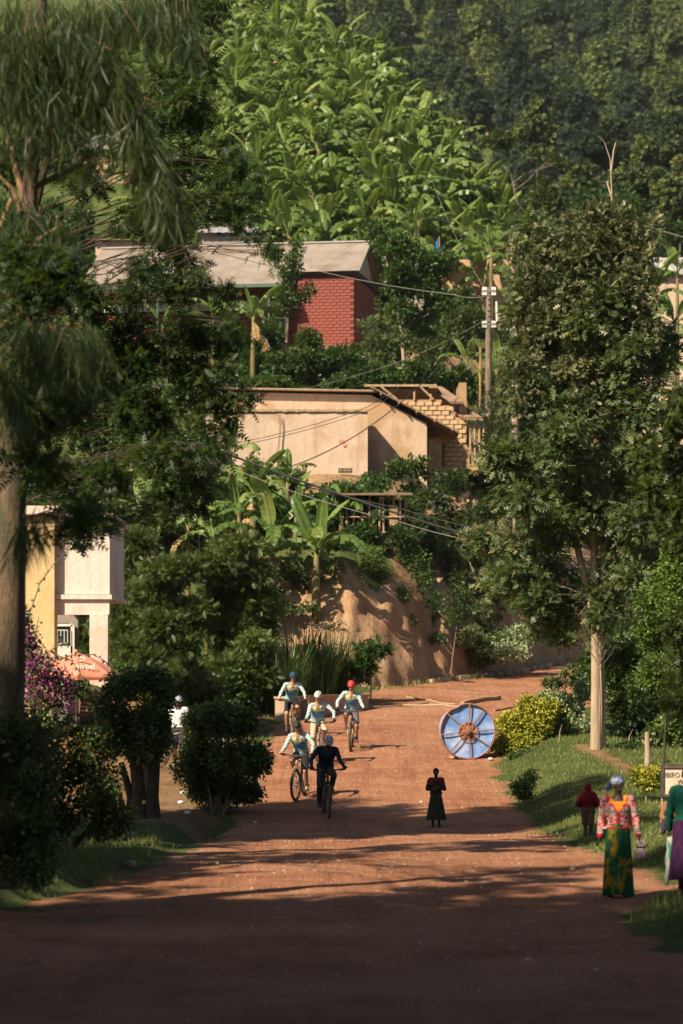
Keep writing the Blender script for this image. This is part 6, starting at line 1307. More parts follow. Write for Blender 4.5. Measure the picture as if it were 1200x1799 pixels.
def bicycle(label, loc, rz, pitch, mat, steer=0, group='mountain bikes of the riders', crank=0, gripc='black'):
    t = thing('mountain_bike', label, 'bicycle', loc, 0, group); t.rotation_euler = Euler((pitch, 0, rz), 'XYZ'); fm = M[mat]
    hb = (0, -.40, 1.0); st = (0, -.36, .90); hl = (0, -.405, .76); BB = (0, .06, .32); se = (0, .24, .78); ax = (0, .50, .365)
    MB().tube([st, se], .020, 8).tube([hl, BB], .026, 8).tube([BB, se], .02, 8).tube([st, hl], .028, 8).tube([se, (.06, .40, .50), (.07, .5, .365)], .011, 6).tube([se, (-.06, .40, .50), (-.07, .5, .365)], .011, 6).tube([BB, (.07, .5, .365)], .012, 6).tube([BB, (-.07, .5, .365)], .012, 6).obj('frame', fm, t, True)
    MB().tube([se, (0, .27, .90)], .014, 8).obj('seat_post', M['steel'], t, True)
    sm = MB(); V = [(0, .14 * 0 + .13, .93)]; sm.loft([((0, .13, .925), (1, 0, 0), (0, 0, 1), .018, .012), ((0, .20, .93), (1, 0, 0), (0, 0, 1), .025, .018), ((0, .30, .935), (1, 0, 0), (0, 0, 1), .06, .02), ((0, .38, .94), (1, 0, 0), (0, 0, 1), .068, .022), ((0, .40, .94), (1, 0, 0), (0, 0, 1), .04, .014)], 12); sm.obj('saddle', M['black'], t, True)
    fk = bpy.data.objects.new('fork', None); COL.objects.link(fk); fk.parent = t; fk.location = (0, -.38, .85); fk.rotation_euler = (0, 0, steer)
    mb = MB(); 
    for q in (-1, 1): mb.tube([(q * .058, -.04, -.14), (q * .060, -.105, -.30)], .018, 8).tube([(q * .060, -.105, -.30), (q * .062, -.185, -.49)], .024, 8)
    mb.tube([(-.06, -.035, -.13), (0, -.01, -.09), (.06, -.035, -.13)], .024, 8).tube([(-.062, -.13, -.28), (-.05, -.125, -.20), (0, -.12, -.165), (.05, -.125, -.20), (.062, -.13, -.28)], .014, 6); mb.obj('fork_legs', fm, fk, True)
    MB().tube([(-.38, .02, .17), (-.2, -.01, .165), (-.05, -.05, .14), (.05, -.05, .14), (.2, -.01, .165), (.38, .02, .17)], .0155, 8).tube([(0, 0, .06), (0, -.05, .14)], .02, 8).obj('handlebar', M['bikedark'], fk, True)
    for q in (-1, 1): MB().tube([(q * .27, .005, .168), (q * .385, .02, .17)], .02, 8).obj('grip', M['black'], fk, True); MB().tube([(q * .22, -.02, .16), (q * .24, -.06, .15), (q * .32, -.07, .145)], .007, 5).obj('brake_lever', M['black'], fk, True)
    MB().tube([(.2, -.02, .165), (.1, -.12, .12), (.03, -.1, .0), (.05, -.1, -.2)], .004, 4).tube([(-.2, -.02, .165), (-.08, -.13, .11), (-.02, -.08, .0)], .004, 4).obj('brake_hose', M['black'], fk)
    wheel(t, 'front_wheel', (0, -.575, .365), steer); wheel(t, 'rear_wheel', ax)
    c, s = math.cos(crank), math.sin(crank); mb = MB().tube([(.06, .06, .32), (.08, .06 + .17 * s, .32 - .17 * c)], .012, 6).tube([(-.06, .06, .32), (-.08, .06 - .17 * s, .32 + .17 * c)], .012, 6).tube([(-.06, .06, .32), (.06, .06, .32)], .02, 8)
    mb.obj('crank', M['bikedark'], t, True)
    for q in (1, -1): MB().box((q * .135, .06 + q * .17 * s, .32 - q * .17 * c), (.10, .09, .02)).obj('pedal', M['black'], t)
    MB().tube([(.05, .06 + .07 * math.cos(a / 10 * math.pi), .32 + .07 * math.sin(a / 10 * math.pi)) for a in range(21)], .007, 4, False).obj('chainring', M['steel'], t)
    return t
def rider(label, loc, rz, pitch, skin, jersey, shorts, hel, crank=0, s=1.0, glasses=True, longsl=True, longp=.42, gloves=True, head_down=0, shortc=(.05, .05, .055), shoec=(.08, .07, .07), lx=0, turn=0, asym=0):
    t = thing('person', label, 'person', loc, 0, 'cyclists riding up the road'); t.rotation_euler = Euler((pitch, 0, rz), 'XYZ')
    c, q = math.cos(crank), math.sin(crank)
    J = dict(pel=(0, .24, .99), che=(0, .10, 1.22), nek=(lx, -.10, 1.46), hipL=(.085, .20, .96), hipR=(-.085, .20, .96), shL=(.185, -.06, 1.41), shR=(-.185, -.06, 1.41),
             elL=(.315, -.17, 1.19), elR=(-.315, -.17, 1.19), wrL=(.345, -.36, 1.075), wrR=(-.345, -.36, 1.075), hdL=(-.02, -1, -.35), hdR=(.02, -1, -.35), pnL=(-1, 0, 0), pnR=(1, 0, 0), csL=-1, csR=1, curl=1.0)
    hd = Vector((lx, -.18 - head_down * .05, 1.63 - head_down * .03)); J['head'] = hd; J['face'] = (turn, -1, -.08 - head_down * .55)
    J['elL'] = (.315 + asym * .05, -.17, 1.19 + asym * .05); J['elR'] = (-.315 + asym * .04, -.17 - asym * .04, 1.19 - asym * .03); J['shL'] = (.185 + lx * .5, -.06, 1.41 + asym * .02); J['shR'] = (-.185 + lx * .5, -.06, 1.41 - asym * .02); J['che'] = (lx * .4, .10, 1.22)
    for sd, sg in (('L', 1), ('R', -1)):
        pz = .32 - sg * .17 * c; py = .06 + sg * .17 * q; an = Vector((sg * .125, py + .07, pz + .10)); hp = Vector(J['hip' + sd]); d = an - hp; L = min(d.length, .90); a = .46; b = .45
        h = math.sqrt(max(a * a - ((a * a - b * b + L * L) / (2 * L)) ** 2, .0001)); mid = hp + d.normalized() * ((a * a - b * b + L * L) / (2 * L)); pr = d.cross(Vector((1, 0, 0))).normalized(); pr = pr if pr.y < 0 else -pr
        J['kn' + sd] = mid + pr * h + Vector((sg * .035, 0, 0)); J['an' + sd] = an; J['to' + sd] = an + Vector((sg * .01, -.15, -.045))
    me, m, fw, rx, up = body_mesh(J, s, M[skin], 0, .0155); bo = link('body', me, t)
    face_parts(t, J, s, m, fw, rx, up, glasses, (.35, .16, .12) if skin == 'skin_light' else (.10, .04, .035))
    mb = MB().loft(torso_secs(J, s, .026, .2, .95)); 
    for sd in 'LR': sleeve(mb, J, s, sd, .003, .93 if longsl else .45)
    jm = remesh(mb, 'jersey', .0135, M['cloth'], 2)
    if jersey == 'stripe':
        delete_faces(jm, lambda p: p.z > 1.29 and p.y < .02 and abs(p.x - lx) < .012 + (p.z - 1.29) * .36 and p.z < 1.56 and abs(p.x - lx) < .09)
        def jc(V):
            x, y, z = V.T; C = np.zeros((len(V), 3)); tors = np.abs(x) < .15 + .02 * (z > 1.35)
            C[:] = (.40, .56, .60); st = (np.sin((z * 1.0 + np.abs(x) * .55) * 95) > .35); C[st] = (.56, .64, .54); st2 = (np.sin((z + np.abs(x) * .55) * 95) < -.75); C[st2] = (.10, .26, .30)
            b = tors & (z < 1.235) & (z > 1.10); C[b] = (.10, .34, .62); b = tors & (z <= 1.10); C[b] = (.30, .48, .52); b = tors & (z < 1.255) & (z >= 1.232); C[b] = (.05, .10, .16)
            yv = tors & (z >= 1.255) & (z < 1.38) & (y < 0.1) & (x < .02); C[yv] = (.62, .58, .26); yv = tors & (z >= 1.255) & (z < 1.33) & (y < 0.1) & (x >= .02); C[yv] = (.58, .64, .44)
            lg = (np.abs(x - .075) < .014) & (np.abs(z - 1.345) < .018) & (y < 0.05); C[lg] = (.04, .06, .10); return C
        paint(jm, jc)
    else: paint(jm, lambda V: np.where((np.abs(V[:, 2] - 1.33) < .01)[:, None] & (np.abs(V[:, 0]) < .09)[:, None] & (V[:, 1] < 0)[:, None], [(.10, .11, .13)], [(.018, .030, .062)]) * np.ones((len(V), 3)))
    link('jersey', jm, t)
    mb = MB().loft(torso_secs(J, s, .014, 0, .3))
    for sd in 'LR': trouser(mb, J, s, sd, .006, longp)
    sm = remesh(mb, 'shorts' if longp < .6 else 'trousers', .014, M['cloth'], 2); set_col(sm, shortc); link(sm.name.split('.')[0], sm, t)
    if gloves:
        for sd in 'LR':
            mb = MB(); hand(mb, J, sd, s, inf=.004); w = Vector(J['wr' + sd]); mb.capsule(w.lerp(Vector(J['el' + sd]), .08), .031 * s, w + (w - Vector(J['el' + sd])).normalized() * .02, .031 * s); gm = remesh(mb, 'glove', .009, M['black'], 1); link('glove', gm, t)
    helmet(t, J, s, m, *hel)
    for sd in 'LR':
        shoe(t, J, s, sd, 'cloth', shoec); an = Vector(J['an' + sd]); kn = Vector(J['kn' + sd])
        if longp < .6: MB().tube([an, an.lerp(kn, .18)], [.041 * s, .043 * s], 12).obj('sock', M['cloth'], t, True, (.05, .05, .05))
    return t
def place_rider(wc, wr_, yaw, **k):
    """front wheel contact at that point of the road; yaw turns the heading"""
    g = ghit(wc, wr_, 45, 90); f = Vector((math.sin(yaw), -math.cos(yaw), 0)); p = g - f * .575; zf_, zr_ = z1(g.x, g.y), z1(p.x - f.x * .5, p.y - f.y * .5)
    pitch = math.atan2(zr_ - zf_, 1.075); p.z = zf_ + (zr_ - zf_) * .575 / 1.075
    bk = k.pop('bike'); bicycle(bk[0], p, yaw, pitch, bk[1], bk[2], crank=k.get('crank', 0)); return rider(k.pop('label'), p, yaw, pitch, **k)
WH = (.62, .62, .60)
place_rider(520, 1408, -.16, label='rider in striped pale blue jersey, black helmet and dark shorts, front left', skin='skin_light', jersey='stripe', shorts=1, hel=((.03, .035, .04), (.01, .01, .01)), crank=.3, lx=-.02, turn=.18, asym=.6, gloves=False, shortc=(.02, .022, .03), shoec=(.45, .32, .24), bike=('muddy mountain bike under the front left rider with the black helmet', 'bike', -.12))
place_rider(577, 1438, .10, label='dark clad rider in navy jersey, long trousers and white helmet, nearest the camera', skin='skin_dark', jersey='navy', shorts=1, hel=((.55, .57, .62), (.04, .04, .05)), crank=3.4, lx=.03, asym=-.5, longp=.92, head_down=1.3, glasses=False, s=1.05, shortc=(.05, .055, .04), shoec=(.05, .05, .04), bike=('dark mountain bike under the nearest rider, in navy', 'bikedark', .0))
place_rider(563, 1343, .10, label='rider in white helmet and beige shorts, middle of the group', skin='skin_light', jersey='stripe', shorts=1, hel=((.66, .66, .64), (.06, .06, .07)), crank=2.9, lx=-.03, turn=-.25, asym=1, longp=.5, shortc=(.48, .38, .27), bike=('mountain bike under the middle rider in beige shorts', 'bike', .1))
place_rider(616, 1320, -.04, label='rider in red helmet, striped jersey and grey shorts, at the right of the group', skin='skin_light', jersey='stripe', shorts=1, hel=((.60, .06, .05), (.12, .015, .015)), crank=.2, lx=.01, asym=-.8, shortc=(.12, .12, .14), bike=('tan forked mountain bike under the red helmeted rider', 'bike', -.04), s=1.02)
place_rider(514, 1298, .06, label='rider in dark blue helmet and black shorts, furthest back at the left', skin='skin_light', jersey='stripe', shorts=1, hel=((.03, .07, .14), (.01, .015, .02)), crank=3.0, lx=.025, turn=.3, asym=.3, gloves=False, longp=.40, shortc=(.018, .018, .022), bike=('mountain bike under the hindmost rider, by the parapet', 'bike', .05))
# cyclist half hidden between the clipped bushes, standing with a bicycle
def bush_cyclist():
    g = ghit(314, 1350, 55, 90); D = g.y; t = thing('person', 'person in white shirt and pale blue helmet half hidden between the two clipped bushes', 'person', g)
    J = stand_pose(1.72, face=(-.3, -1, 0)); me, m, fw, rx, up = body_mesh(J, 1, M['skin_dark'], 0, .016); link('body', me, t); face_parts(t, J, 1, m, fw, rx, up)
    mb = MB().loft(torso_secs(J, 1, .018, .15, .95)); [sleeve(mb, J, 1, sd, .012, .45) for sd in 'LR']; jm = remesh(mb, 'shirt', .016, M['cloth'], 2); set_col(jm, (.62, .66, .68)); link('shirt', jm, t)
    mb = MB().loft(torso_secs(J, 1, .014, 0, .3)); [trouser(mb, J, 1, sd, .01, .45) for sd in 'LR']; sm = remesh(mb, 'shorts', .018, M['cloth'], 2); set_col(sm, (.05, .05, .06)); link('shorts', sm, t)
    helmet(t, J, 1, m, (.40, .46, .58), (.1, .1, .12)); shoe(t, J, 1, 'L', 'cloth', (.6, .6, .6)); shoe(t, J, 1, 'R', 'cloth', (.6, .6, .6))
    bicycle('bicycle leaning between the two clipped bushes, mostly hidden', g + Vector((-.05, -.45, 0)), R(80), 0, 'bike', .1, 'mountain bikes of the riders')
# ---------------------------------------------------------------- standing and walking people
def stand_pose(H, face=(0, -1, 0), stride=0., armsw=0., yaw=0., fem=0, out=.0):
    s = H / 1.72; q = lambda *p: Vector(p) * s; st = stride
    J = dict(pel=q(0, 0, .94), che=q(0, .01, 1.17), nek=q(0, 0, 1.43), head=q(0, -.015, 1.585), face=face,
             hipL=q(.085, 0, .90), hipR=q(-.085, 0, .90), shL=q(.175, .01, 1.385), shR=q(-.175, .01, 1.385),
             elL=q(.235 + out, .05 - armsw, 1.10), elR=q(-.235 - out, .05 + armsw, 1.10), wrL=q(.25 + out, -.03 - armsw * 2, .86), wrR=q(-.25 - out, -.03 + armsw * 2, .86),
             knL=q(.09, -.03 - st * .6, .49), knR=q(-.09, -.03 + st * .3, .49), anL=q(.09, .03 - st, .085), anR=q(-.09, .03 + st, .085 + .05 * (st != 0)),
             toL=q(.11, -.13 - st, .035), toR=q(-.11, -.12 + st, .032), curl=.45, pnL=(0, -1, 0), pnR=(0, -1, 0), csL=-1, csR=1)
    return J
def skirt(t, J, s, top, bot, rt, rb, mat, colf, name='skirt', folds=9, amp=.02, seed=0, sx=1.0, sy=.8, cy=0., stridex=0):
    n, h = 60, 26; V = []; c0 = Vector(J['pel']); rr = random.Random(seed); ph = rr.uniform(0, 6)
    for i in range(h + 1):
        u = i / h; z = top + (bot - top) * u; r = rt + (rb - rt) * u ** .85
        for k in range(n):
            a = 2 * math.pi * k / n; f = 1 + amp / r * u * (math.sin(folds * a + ph + u * 1.2) + .5 * math.sin(folds * 1.7 * a + 2 * ph)) ; V.append((c0.x + r * f * sx * math.cos(a) + stridex * u, c0.y + cy + r * f * sy * math.sin(a), z + (.012 * math.sin(3 * a) if i == h else 0)))
    F = [(i * n + k, (i + 1) * n + k, (i + 1) * n + (k + 1) % n, i * n + (k + 1) % n) for i in range(h) for k in range(n)]
    F = [tuple(reversed(f)) for f in F]
    b = len(V); V += [(x * .96, y * .96, z) for x, y, z in V]; F += [tuple(reversed([v + b for v in f])) for f in list(F)]
    F += [(h * n + k, h * n + (k + 1) % n, b + h * n + (k + 1) % n, b + h * n + k) for k in range(n)] + [((k + 1) % n, k, b + k, b + (k + 1) % n) for k in range(n)]
    me = MB().add(V, F).mesh(name, M['cloth'], True); VV = np.array(V); ang = np.arctan2(VV[:, 1] - c0.y, VV[:, 0] - c0.x)
    C = colf(VV, ang) if callable(colf) else np.tile(colf, (len(VV), 1)); set_col(me, C); return link(name, me, t)
bush_cyclist()
def hair_cap(t, J, s, m, col=(.012, .010, .009), r=1.0):
    hd = Vector(J['head']); V = MB().ell(hd + m @ Vector((0, -.012 * s, .028 * s)), (.080 * s * r, .094 * s * r, .094 * s * r), m, 20, 12); V.v = [tuple(Vector(p) + Vector((random.gauss(0, .0015), random.gauss(0, .0015), random.gauss(0, .0015)))) for p in V.v]
    me = V.mesh('hair', M['cloth'], True, col); delete_faces(me, lambda p: (m.transposed() @ (p - hd)).y > .045 * s and (m.transposed() @ (p - hd)).z < .055 * s or (m.transposed() @ (p - hd)).z < -.06 * s); link('hair', me, t)
# girl in the road
def girl():
    g = ghit(766, 1453, 45, 80); H = 103 / FPX * g.y; s = H / 1.72; t = thing('person', 'small girl in dark red top and long skirt standing alone on the road', 'person', g)
    J = stand_pose(H, (0, -1, -.15)); q = lambda *p: Vector(p) * s
    J['head'] = q(0, -.02, 1.60); J['elL'] = q(.25, .0, 1.12); J['elR'] = q(-.25, .0, 1.12); J['wrL'] = q(.09, -.19, 1.17); J['wrR'] = q(-.09, -.19, 1.10); J['hdL'] = (-1, -.2, .2); J['hdR'] = (1, -.2, .2); J['pnL'] = (0, 0, -1); J['pnR'] = (0, 0, -1)
    me, m, fw, rx, up = body_mesh(J, s * 1.05, M['skin_dark'], 0, .010); link('body', me, t); face_parts(t, J, s * 1.1, m, fw, rx, up, lips=(.08, .03, .03)); hair_cap(t, J, s * 1.1, m)
    mb = MB().loft(torso_secs(J, s, .022, .2, .96)); [sleeve(mb, J, s, sd, .012, .9) for sd in 'LR']
    jm = remesh(mb, 'top', .0125, M['cloth'], 2); paint(jm, lambda V: np.where(((V[:, 2] > 1.24 * s) & (np.abs(V[:, 0]) > .09 * s) & (np.abs(V[:, 0]) < .24 * s))[:, None], [(.16, .015, .02)], [(.03, .024, .018)]) * np.ones((len(V), 3))); link('top', jm, t)
    skirt(t, J, s, 1.03 * s,   .22 * s, .14 * s, .275 * s, None, lambda V, a: np.where((np.sin(a * 11) > .3)[:, None], [(.045, .050, .022)], [(.030, .034, .016)]) * np.ones((len(V), 3)), amp=.022, sy=.75, seed=3)
    for sd in 'LR': shoe(t, J, s, sd, 'black')
girl()
def child():
    g = ghit(1033, 1471, 40, 75); H = 94 / FPX * g.y; s = H / 1.72; t = thing('person', 'small child in a red hooded jacket and brown shorts seen from behind on the verge', 'person', g, R(175))
    J = stand_pose(H, (0, -1, 0), out=.06); J['head'] = Vector((0, -.01, 1.58)) * s
    for sd, q in (('L', 1), ('R', -1)): J['wr' + sd] = Vector((q * .22, -.14, .98)) * s; J['el' + sd] = Vector((q * .33, .06, 1.08)) * s
    me, m, fw, rx, up = body_mesh(J, s * 1.15, M['skin_dark'], 0, .010); link('body', me, t); face_parts(t, J, s * 1.15, m, fw, rx, up)
    mb = MB().loft(torso_secs(J, s * 1.12, .03, .1, .96)); [sleeve(mb, J, s * 1.12, sd, .018, .95) for sd in 'LR']; jm = remesh(mb, 'jacket', .012, M['cloth'], 2); set_col(jm, (.15, .010, .018)); link('jacket', jm, t)
    hd = Vector(J['head']); mb = MB().ell(hd + Vector((0, .012, .01)), (.105 * s * 1.12, .115 * s * 1.12, .145 * s * 1.1)).capsule(hd - Vector((0, 0, .1 * s)), .09 * s, hd - Vector((0, 0, .18 * s)), .10 * s)
    hm = remesh(mb, 'hood', .012, M['cloth'], 2); set_col(hm, (.24, .012, .022)); delete_faces(hm, lambda p: p.y - hd.y < -.075 * s and abs(p.x) < .07 * s and abs(p.z - hd.z) < .10 * s); link('hood', hm, t)
    mb = MB().loft(torso_secs(J, s * 1.1, .03, 0, .3)); [trouser(mb, J, s * 1.1, sd, .03, .55) for sd in 'LR']; sm = remesh(mb, 'shorts', .013, M['cloth'], 2); set_col(sm, (.12, .08, .05)); link('shorts', sm, t)
    for sd in 'LR': shoe(t, J, s, sd, 'black')
child()
def cardigan_woman():
    g = ghit(1086, 1577, 30, 55); H = 214 / FPX * g.y; s = H / 1.72; t = thing('person', 'walking woman in patterned red cardigan, green floral wrap and blue headscarf', 'person', g, R(-4))
    J = stand_pose(H, (.62, -1, -.05), .05, .03, fem=1, out=-.01); J['wrL'] = Vector((.285, -.06, .88)) * s; J['wrR'] = Vector((-.26, -.02, .86)) * s; J['elL'] = Vector((.245, .02, 1.12)) * s
    me, m, fw, rx, up = body_mesh(J, s * .98, M['skin_dark'], 1, .009); link('body', me, t); face_parts(t, J, s, m, fw, rx, up, lips=(.10, .04, .04))
    mb = MB().loft(torso_secs(J, s * .98, .014, .3, .97, 1)); [sleeve(mb, J, s * .98, sd, .005, .55) for sd in 'LR']; um = remesh(mb, 'undershirt', .011, M['cloth'], 2); set_col(um, (.80, .28, .03)); delete_faces(um, lambda p: p.z > 1.36 * s and p.y < .0 and abs(p.x) < .07 * s); link('undershirt', um, t)
    mb = MB().loft(torso_secs(J, s * .98, .028, .2, .93, 1)); [sleeve(mb, J, s * .98, sd, .016, .97, .2) for sd in 'LR']; cm = remesh(mb, 'cardigan', .0085, M['cloth'], 2)
    delete_faces(cm, lambda p: p.z > 1.20 * s and p.y < .03 and abs(p.x) < .012 + (p.z - 1.20 * s) * .50 and abs(p.x) < .13 * s)
    def cc(V):
        x, y, z = (V / s).T; C = np.tile(np.array((.46, .045, .07)), (len(V), 1)); w = (.60, .38, .34)
        pt = (np.sin(x * 62 + 2 * np.sin(z * 40)) * np.sin(z * 66 + np.sin(x * 30)) > .02); C[pt] = w
        ar = np.abs(x) > .17; 
        for zc, half in ((1.215, .034), (.955, .034)):
            k = (np.abs(z - zc) < half) & ((zc > 1.1) | ar); C[k] = (.72, .60, .52); k2 = k & ((np.abs(z - zc - .014) < .0075) | (np.abs(z - zc + .014) < .0075)); C[k2] = (.03, .035, .03)
        C[ar & (z < .905)] = (.48, .02, .05); C[~ar & (z < 1.005)] = (.48, .03, .05)
        k = (y < .02) & (z > 1.0) & (~ar) & (np.abs(np.abs(x) - .012 - np.clip(z - 1.20, 0, 1) * .50) < .016); C[k] = (.45, .02, .05); C[(np.abs(x) < .018) & (y < .02) & (z < 1.22)] = (.42, .02, .05); return C
    paint(cm, cc); link('cardigan', cm, t)
    def wc(V, a):
        z = V[:, 2] / s; C = np.tile(np.array((.012, .075, .035)), (len(V), 1)); f = fbm(a * 1.5 + 7, z * 4.5, 5, 3); C[f > .16] = (.24, .17, .012); C[f > .38] = (.30, .22, .02); C[(f > .52)] = (.02, .03, .02); f2 = fbm(a * 4, z * 12, 15, 2); C[(f2 > .45)] = (.02, .16, .05); return C
    skirt(t, J, s, 1.04 * s, .045 * s, .155 * s, .235 * s, None, wc, 'wrap_skirt', 6, .016, 5, 1.0, .78, cy=-.01)
    # headscarf, tied behind
    hd = Vector(J['head']); mb = MB().ell(hd + m @ Vector((0, -.018, .055)) * s, (.096 * s, .112 * s, .078 * s), m, 24, 14); sc_ = mb.mesh('headscarf', M['cloth'], True); V = coords(sc_); set_col(sc_, np.where((fbm(V[:, 0] * 55, V[:, 2] * 60 + V[:, 1] * 30, 3, 2) > .0)[:, None], [(.40, .43, .52)], [(.06, .09, .25)]) * np.ones((len(V), 3))); link('headscarf', sc_, t)
    k = hd + m @ Vector((-.02, -.12, .06)) * s; mb = MB().ell(k, (.04 * s, .035 * s, .035 * s)).loft([(k, (1, 0, 0), (0, 1, 0), .02, .02), (k + Vector((-.05, .02, -.05)) * s, (1, 0, .3), (0, 1, 0), .045, .015), (k + Vector((-.09, .02, -.13)) * s, (1, 0, .3), (0, 1, 0), .03, .012), (k + Vector((-.12, .02, -.17)) * s, (1, 0, 0), (0, 1, 0), .008, .006)], 10)
    mb.obj('scarf_tail', M['cloth'], t, True, (.03, .05, .20))
    for sd in 'LR': shoe(t, J, s, sd, 'black')
    # kettle shaped bag in her hand
    w = Vector(J['wrL']); b = thing('bag', 'small pale bundle bag with a dark tie hanging from the walking woman\'s hand', 'bag', g + Matrix.Rotation(R(-4), 3, 'Z') @ (w + Vector((.03, -.02, -.33)) * s))
    mb = MB(); n = 18
    mb.loft([((0, 0, 0), (1, 0, 0), (0, 1, 0), .05, .04), ((0, 0, .02), (1, 0, 0), (0, 1, 0), .085, .06), ((0, 0, .09), (1, 0, 0), (0, 1, 0), .088, .065), ((0, 0, .15), (1, 0, 0), (0, 1, 0), .06, .045), ((.005, 0, .17), (1, 0, 0), (0, 1, 0), .045, .03), ((.01, 0, .20), (1, 0, 0), (0, 1, 0), .085, .045), ((0, 0, .24), (1, 0, 0), (0, 1, 0), .06, .03), ((-.01, 0, .27), (1, 0, 0), (0, 1, 0), .015, .012)], n)
    mb.obj('pouch', M['cloth'], b, True, lambda V: np.where((fbm(V[:, 0] * 20, V[:, 2] * 20, 4, 2) > .1)[:, None], [(.62, .56, .54)], [(.50, .32, .33)]) * np.ones((len(V), 3)))
    MB().tube([(.056 * math.cos(a / 8 * math.pi) * 1.1, .045 * math.sin(a / 8 * math.pi), .163) for a in range(17)], .011, 6, False).tube([(.05, -.02, .165), (.09, -.03, .18)], .01, 6).obj('tie', M['black'], b, True)
cardigan_woman()
def green_woman():
    x = at(1208, 1590, 37).x; g = Vector((x, 37, z1(x, 37))); H = 1.68; s = H / 1.72; t = thing('person', 'woman in green sweater and purple skirt seen from behind at the right edge', 'person', g, R(168))
    J = stand_pose(H, (0, -1, 0), .10, .03, fem=1); J['wrR'] = Vector((-.25, .10, .88)) * s
    me, m, fw, rx, up = body_mesh(J, s, M['skin_dark'], 1, .010); link('body', me, t); face_parts(t, J, s, m, fw, rx, up); hair_cap(t, J, s, m)
    mb = MB().loft(torso_secs(J, s, .024, .12, .96, 1)); [sleeve(mb, J, s, sd, .016, .96) for sd in 'LR']; sm = remesh(mb, 'sweater', .011, M['cloth'], 2); set_col(sm, (.004, .075, .052)); link('sweater', sm, t)
    skirt(t, J, s, 1.0 * s, .20 * s, .17 * s, .24 * s, None, lambda V, a: np.where((fbm(a * 5, V[:, 2] * 9, 8, 2) > .1)[:, None], [(.045, .009, .045)], [(.026, .005, .032)]) * np.ones((len(V), 3)), amp=.02, seed=8, cy=.01)
    for sd in 'LR': shoe(t, J, s, sd, 'black')
    w = Matrix.Rotation(R(168), 3, 'Z') @ Vector(J['wrL']); b = g + w + Vector((0, 0, -.08)); mb = MB(); secs = []
    for i in range(12):
        u = i / 11; secs.append(((.03 * math.sin(u * 5) + .05 * u * 0, 0, -.66 * u), (1, 0, 0), (0, 1, 0), .02 + .055 * math.sin(math.pi * min(u * 1.15, 1) ** .8) + .012 * math.sin(u * 17), .015 + .03 * math.sin(math.pi * u ** .8)))
    o = mb.loft(secs, 14).obj('sack', M['cloth'], None, True, lambda V: np.where((fbm(V[:, 0] * 18, V[:, 2] * 5, 6, 3) > .22)[:, None], [(.05, .25, .20)], [(.55, .56, .50)]) * np.ones((len(V), 3)), loc=b); tag(o, 'folded whitish plastic sack with a green mark held by the woman in green', 'sack')
green_woman()
def seated_person(g, rz, label, topc, s, skin='skin_dark', bottomc=(.05, .03, .06), scarf=None, stripes=None, seat=.32):
    t = thing('person', label, 'person', g, rz); q = lambda *p: Vector(p) * s
    J = dict(pel=q(0, .05, seat + .10), che=q(0, .03, seat + .34), nek=q(0, -.05, seat + .60), head=q(0, -.08, seat + .78), face=(0, -1, -.2), hipL=q(.09, .02, seat + .07), hipR=q(-.09, .02, seat + .07), shL=q(.175, -.03, seat + .55), shR=q(-.175, -.03, seat + .55),
             elL=q(.24, -.10, seat + .28), elR=q(-.24, -.10, seat + .28), wrL=q(.12, -.32, seat + .22), wrR=q(-.12, -.32, seat + .22), knL=q(.13, -.42, seat + .12), knR=q(-.13, -.42, seat + .12), anL=q(.11, -.46, .09), anR=q(-.11, -.46, .09), toL=q(.12, -.62, .04), toR=q(-.12, -.62, .04), curl=.6, csL=-1, csR=1)
    me, m, fw, rx, up = body_mesh(J, s, M[skin], 0, .013); link('body', me, t); face_parts(t, J, s, m, fw, rx, up)
    mb = MB().loft(torso_secs(J, s, .03, .15, .96)); [sleeve(mb, J, s, sd, .018, .85) for sd in 'LR']; jm = remesh(mb, 'top', .013, M['cloth'], 2)
    if stripes: paint(jm, lambda V: np.where((np.sin(V[:, 2] * 60 + V[:, 0] * 8) > .45)[:, None], [stripes], np.where((np.sin(V[:, 2] * 60 + V[:, 0] * 8) < -.6)[:, None], [(.02, .015, .02)], [topc])) * np.ones((len(V), 3)))
    else: set_col(jm, topc)
    link('top', jm, t)
    mb = MB().loft(torso_secs(J, s, .02, 0, .3)); [trouser(mb, J, s, sd, .015, .92) for sd in 'LR']; sm = remesh(mb, 'trousers', .015, M['cloth'], 2); set_col(sm, bottomc); link('trousers', sm, t)
    if scarf:
        hd = Vector(J['head']); mb = MB().ell(hd + m @ Vector((0, -.02, .02)) * s, (.105 * s, .112 * s, .125 * s), m, 20, 12); hm = mb.mesh('headscarf', M['cloth'], True); V = coords(hm); set_col(hm, np.where((fbm(V[:, 0] * 30, V[:, 2] * 30, 3, 2) > .12)[:, None], [(.75, .68, .6)], [scarf]) * np.ones((len(V), 3)))
        delete_faces(hm, lambda p: (m.transposed() @ (p - hd)).y > .07 * s and abs((m.transposed() @ (p - hd)).z) < .07 * s); link('headscarf', hm, t)
    else: hair_cap(t, J, s, m)
    for sd in 'LR': shoe(t, J, s, sd, 'black')
    return t
g = ghit(1186, 1466, 40, 60); seated_person(g + Vector((0, .3, 0)), R(-20), 'person in a red and white headscarf crouching on the grass behind the signpost', (.26, .12, .06), .72, scarf=(.55, .02, .04), seat=.12)
xs = at(152, 1240, 71.2).x; g = Vector((xs, 71.2, z1(xs, 71.2))); seated_person(g + Vector((0, 0, .1)), R(60), 'seated person in a dark red striped shirt under the red umbrella', (.16, .03, .035), .95, stripes=(.35, .22, .17), seat=.42)
st = thing('stool', 'low dark wooden stool under the striped shirted person', 'stool', g + Vector((0, 0, .1))); MB().box((0, 0, .37), (.36, .34, .05)).obj('seat', M['darkbeam'], st)
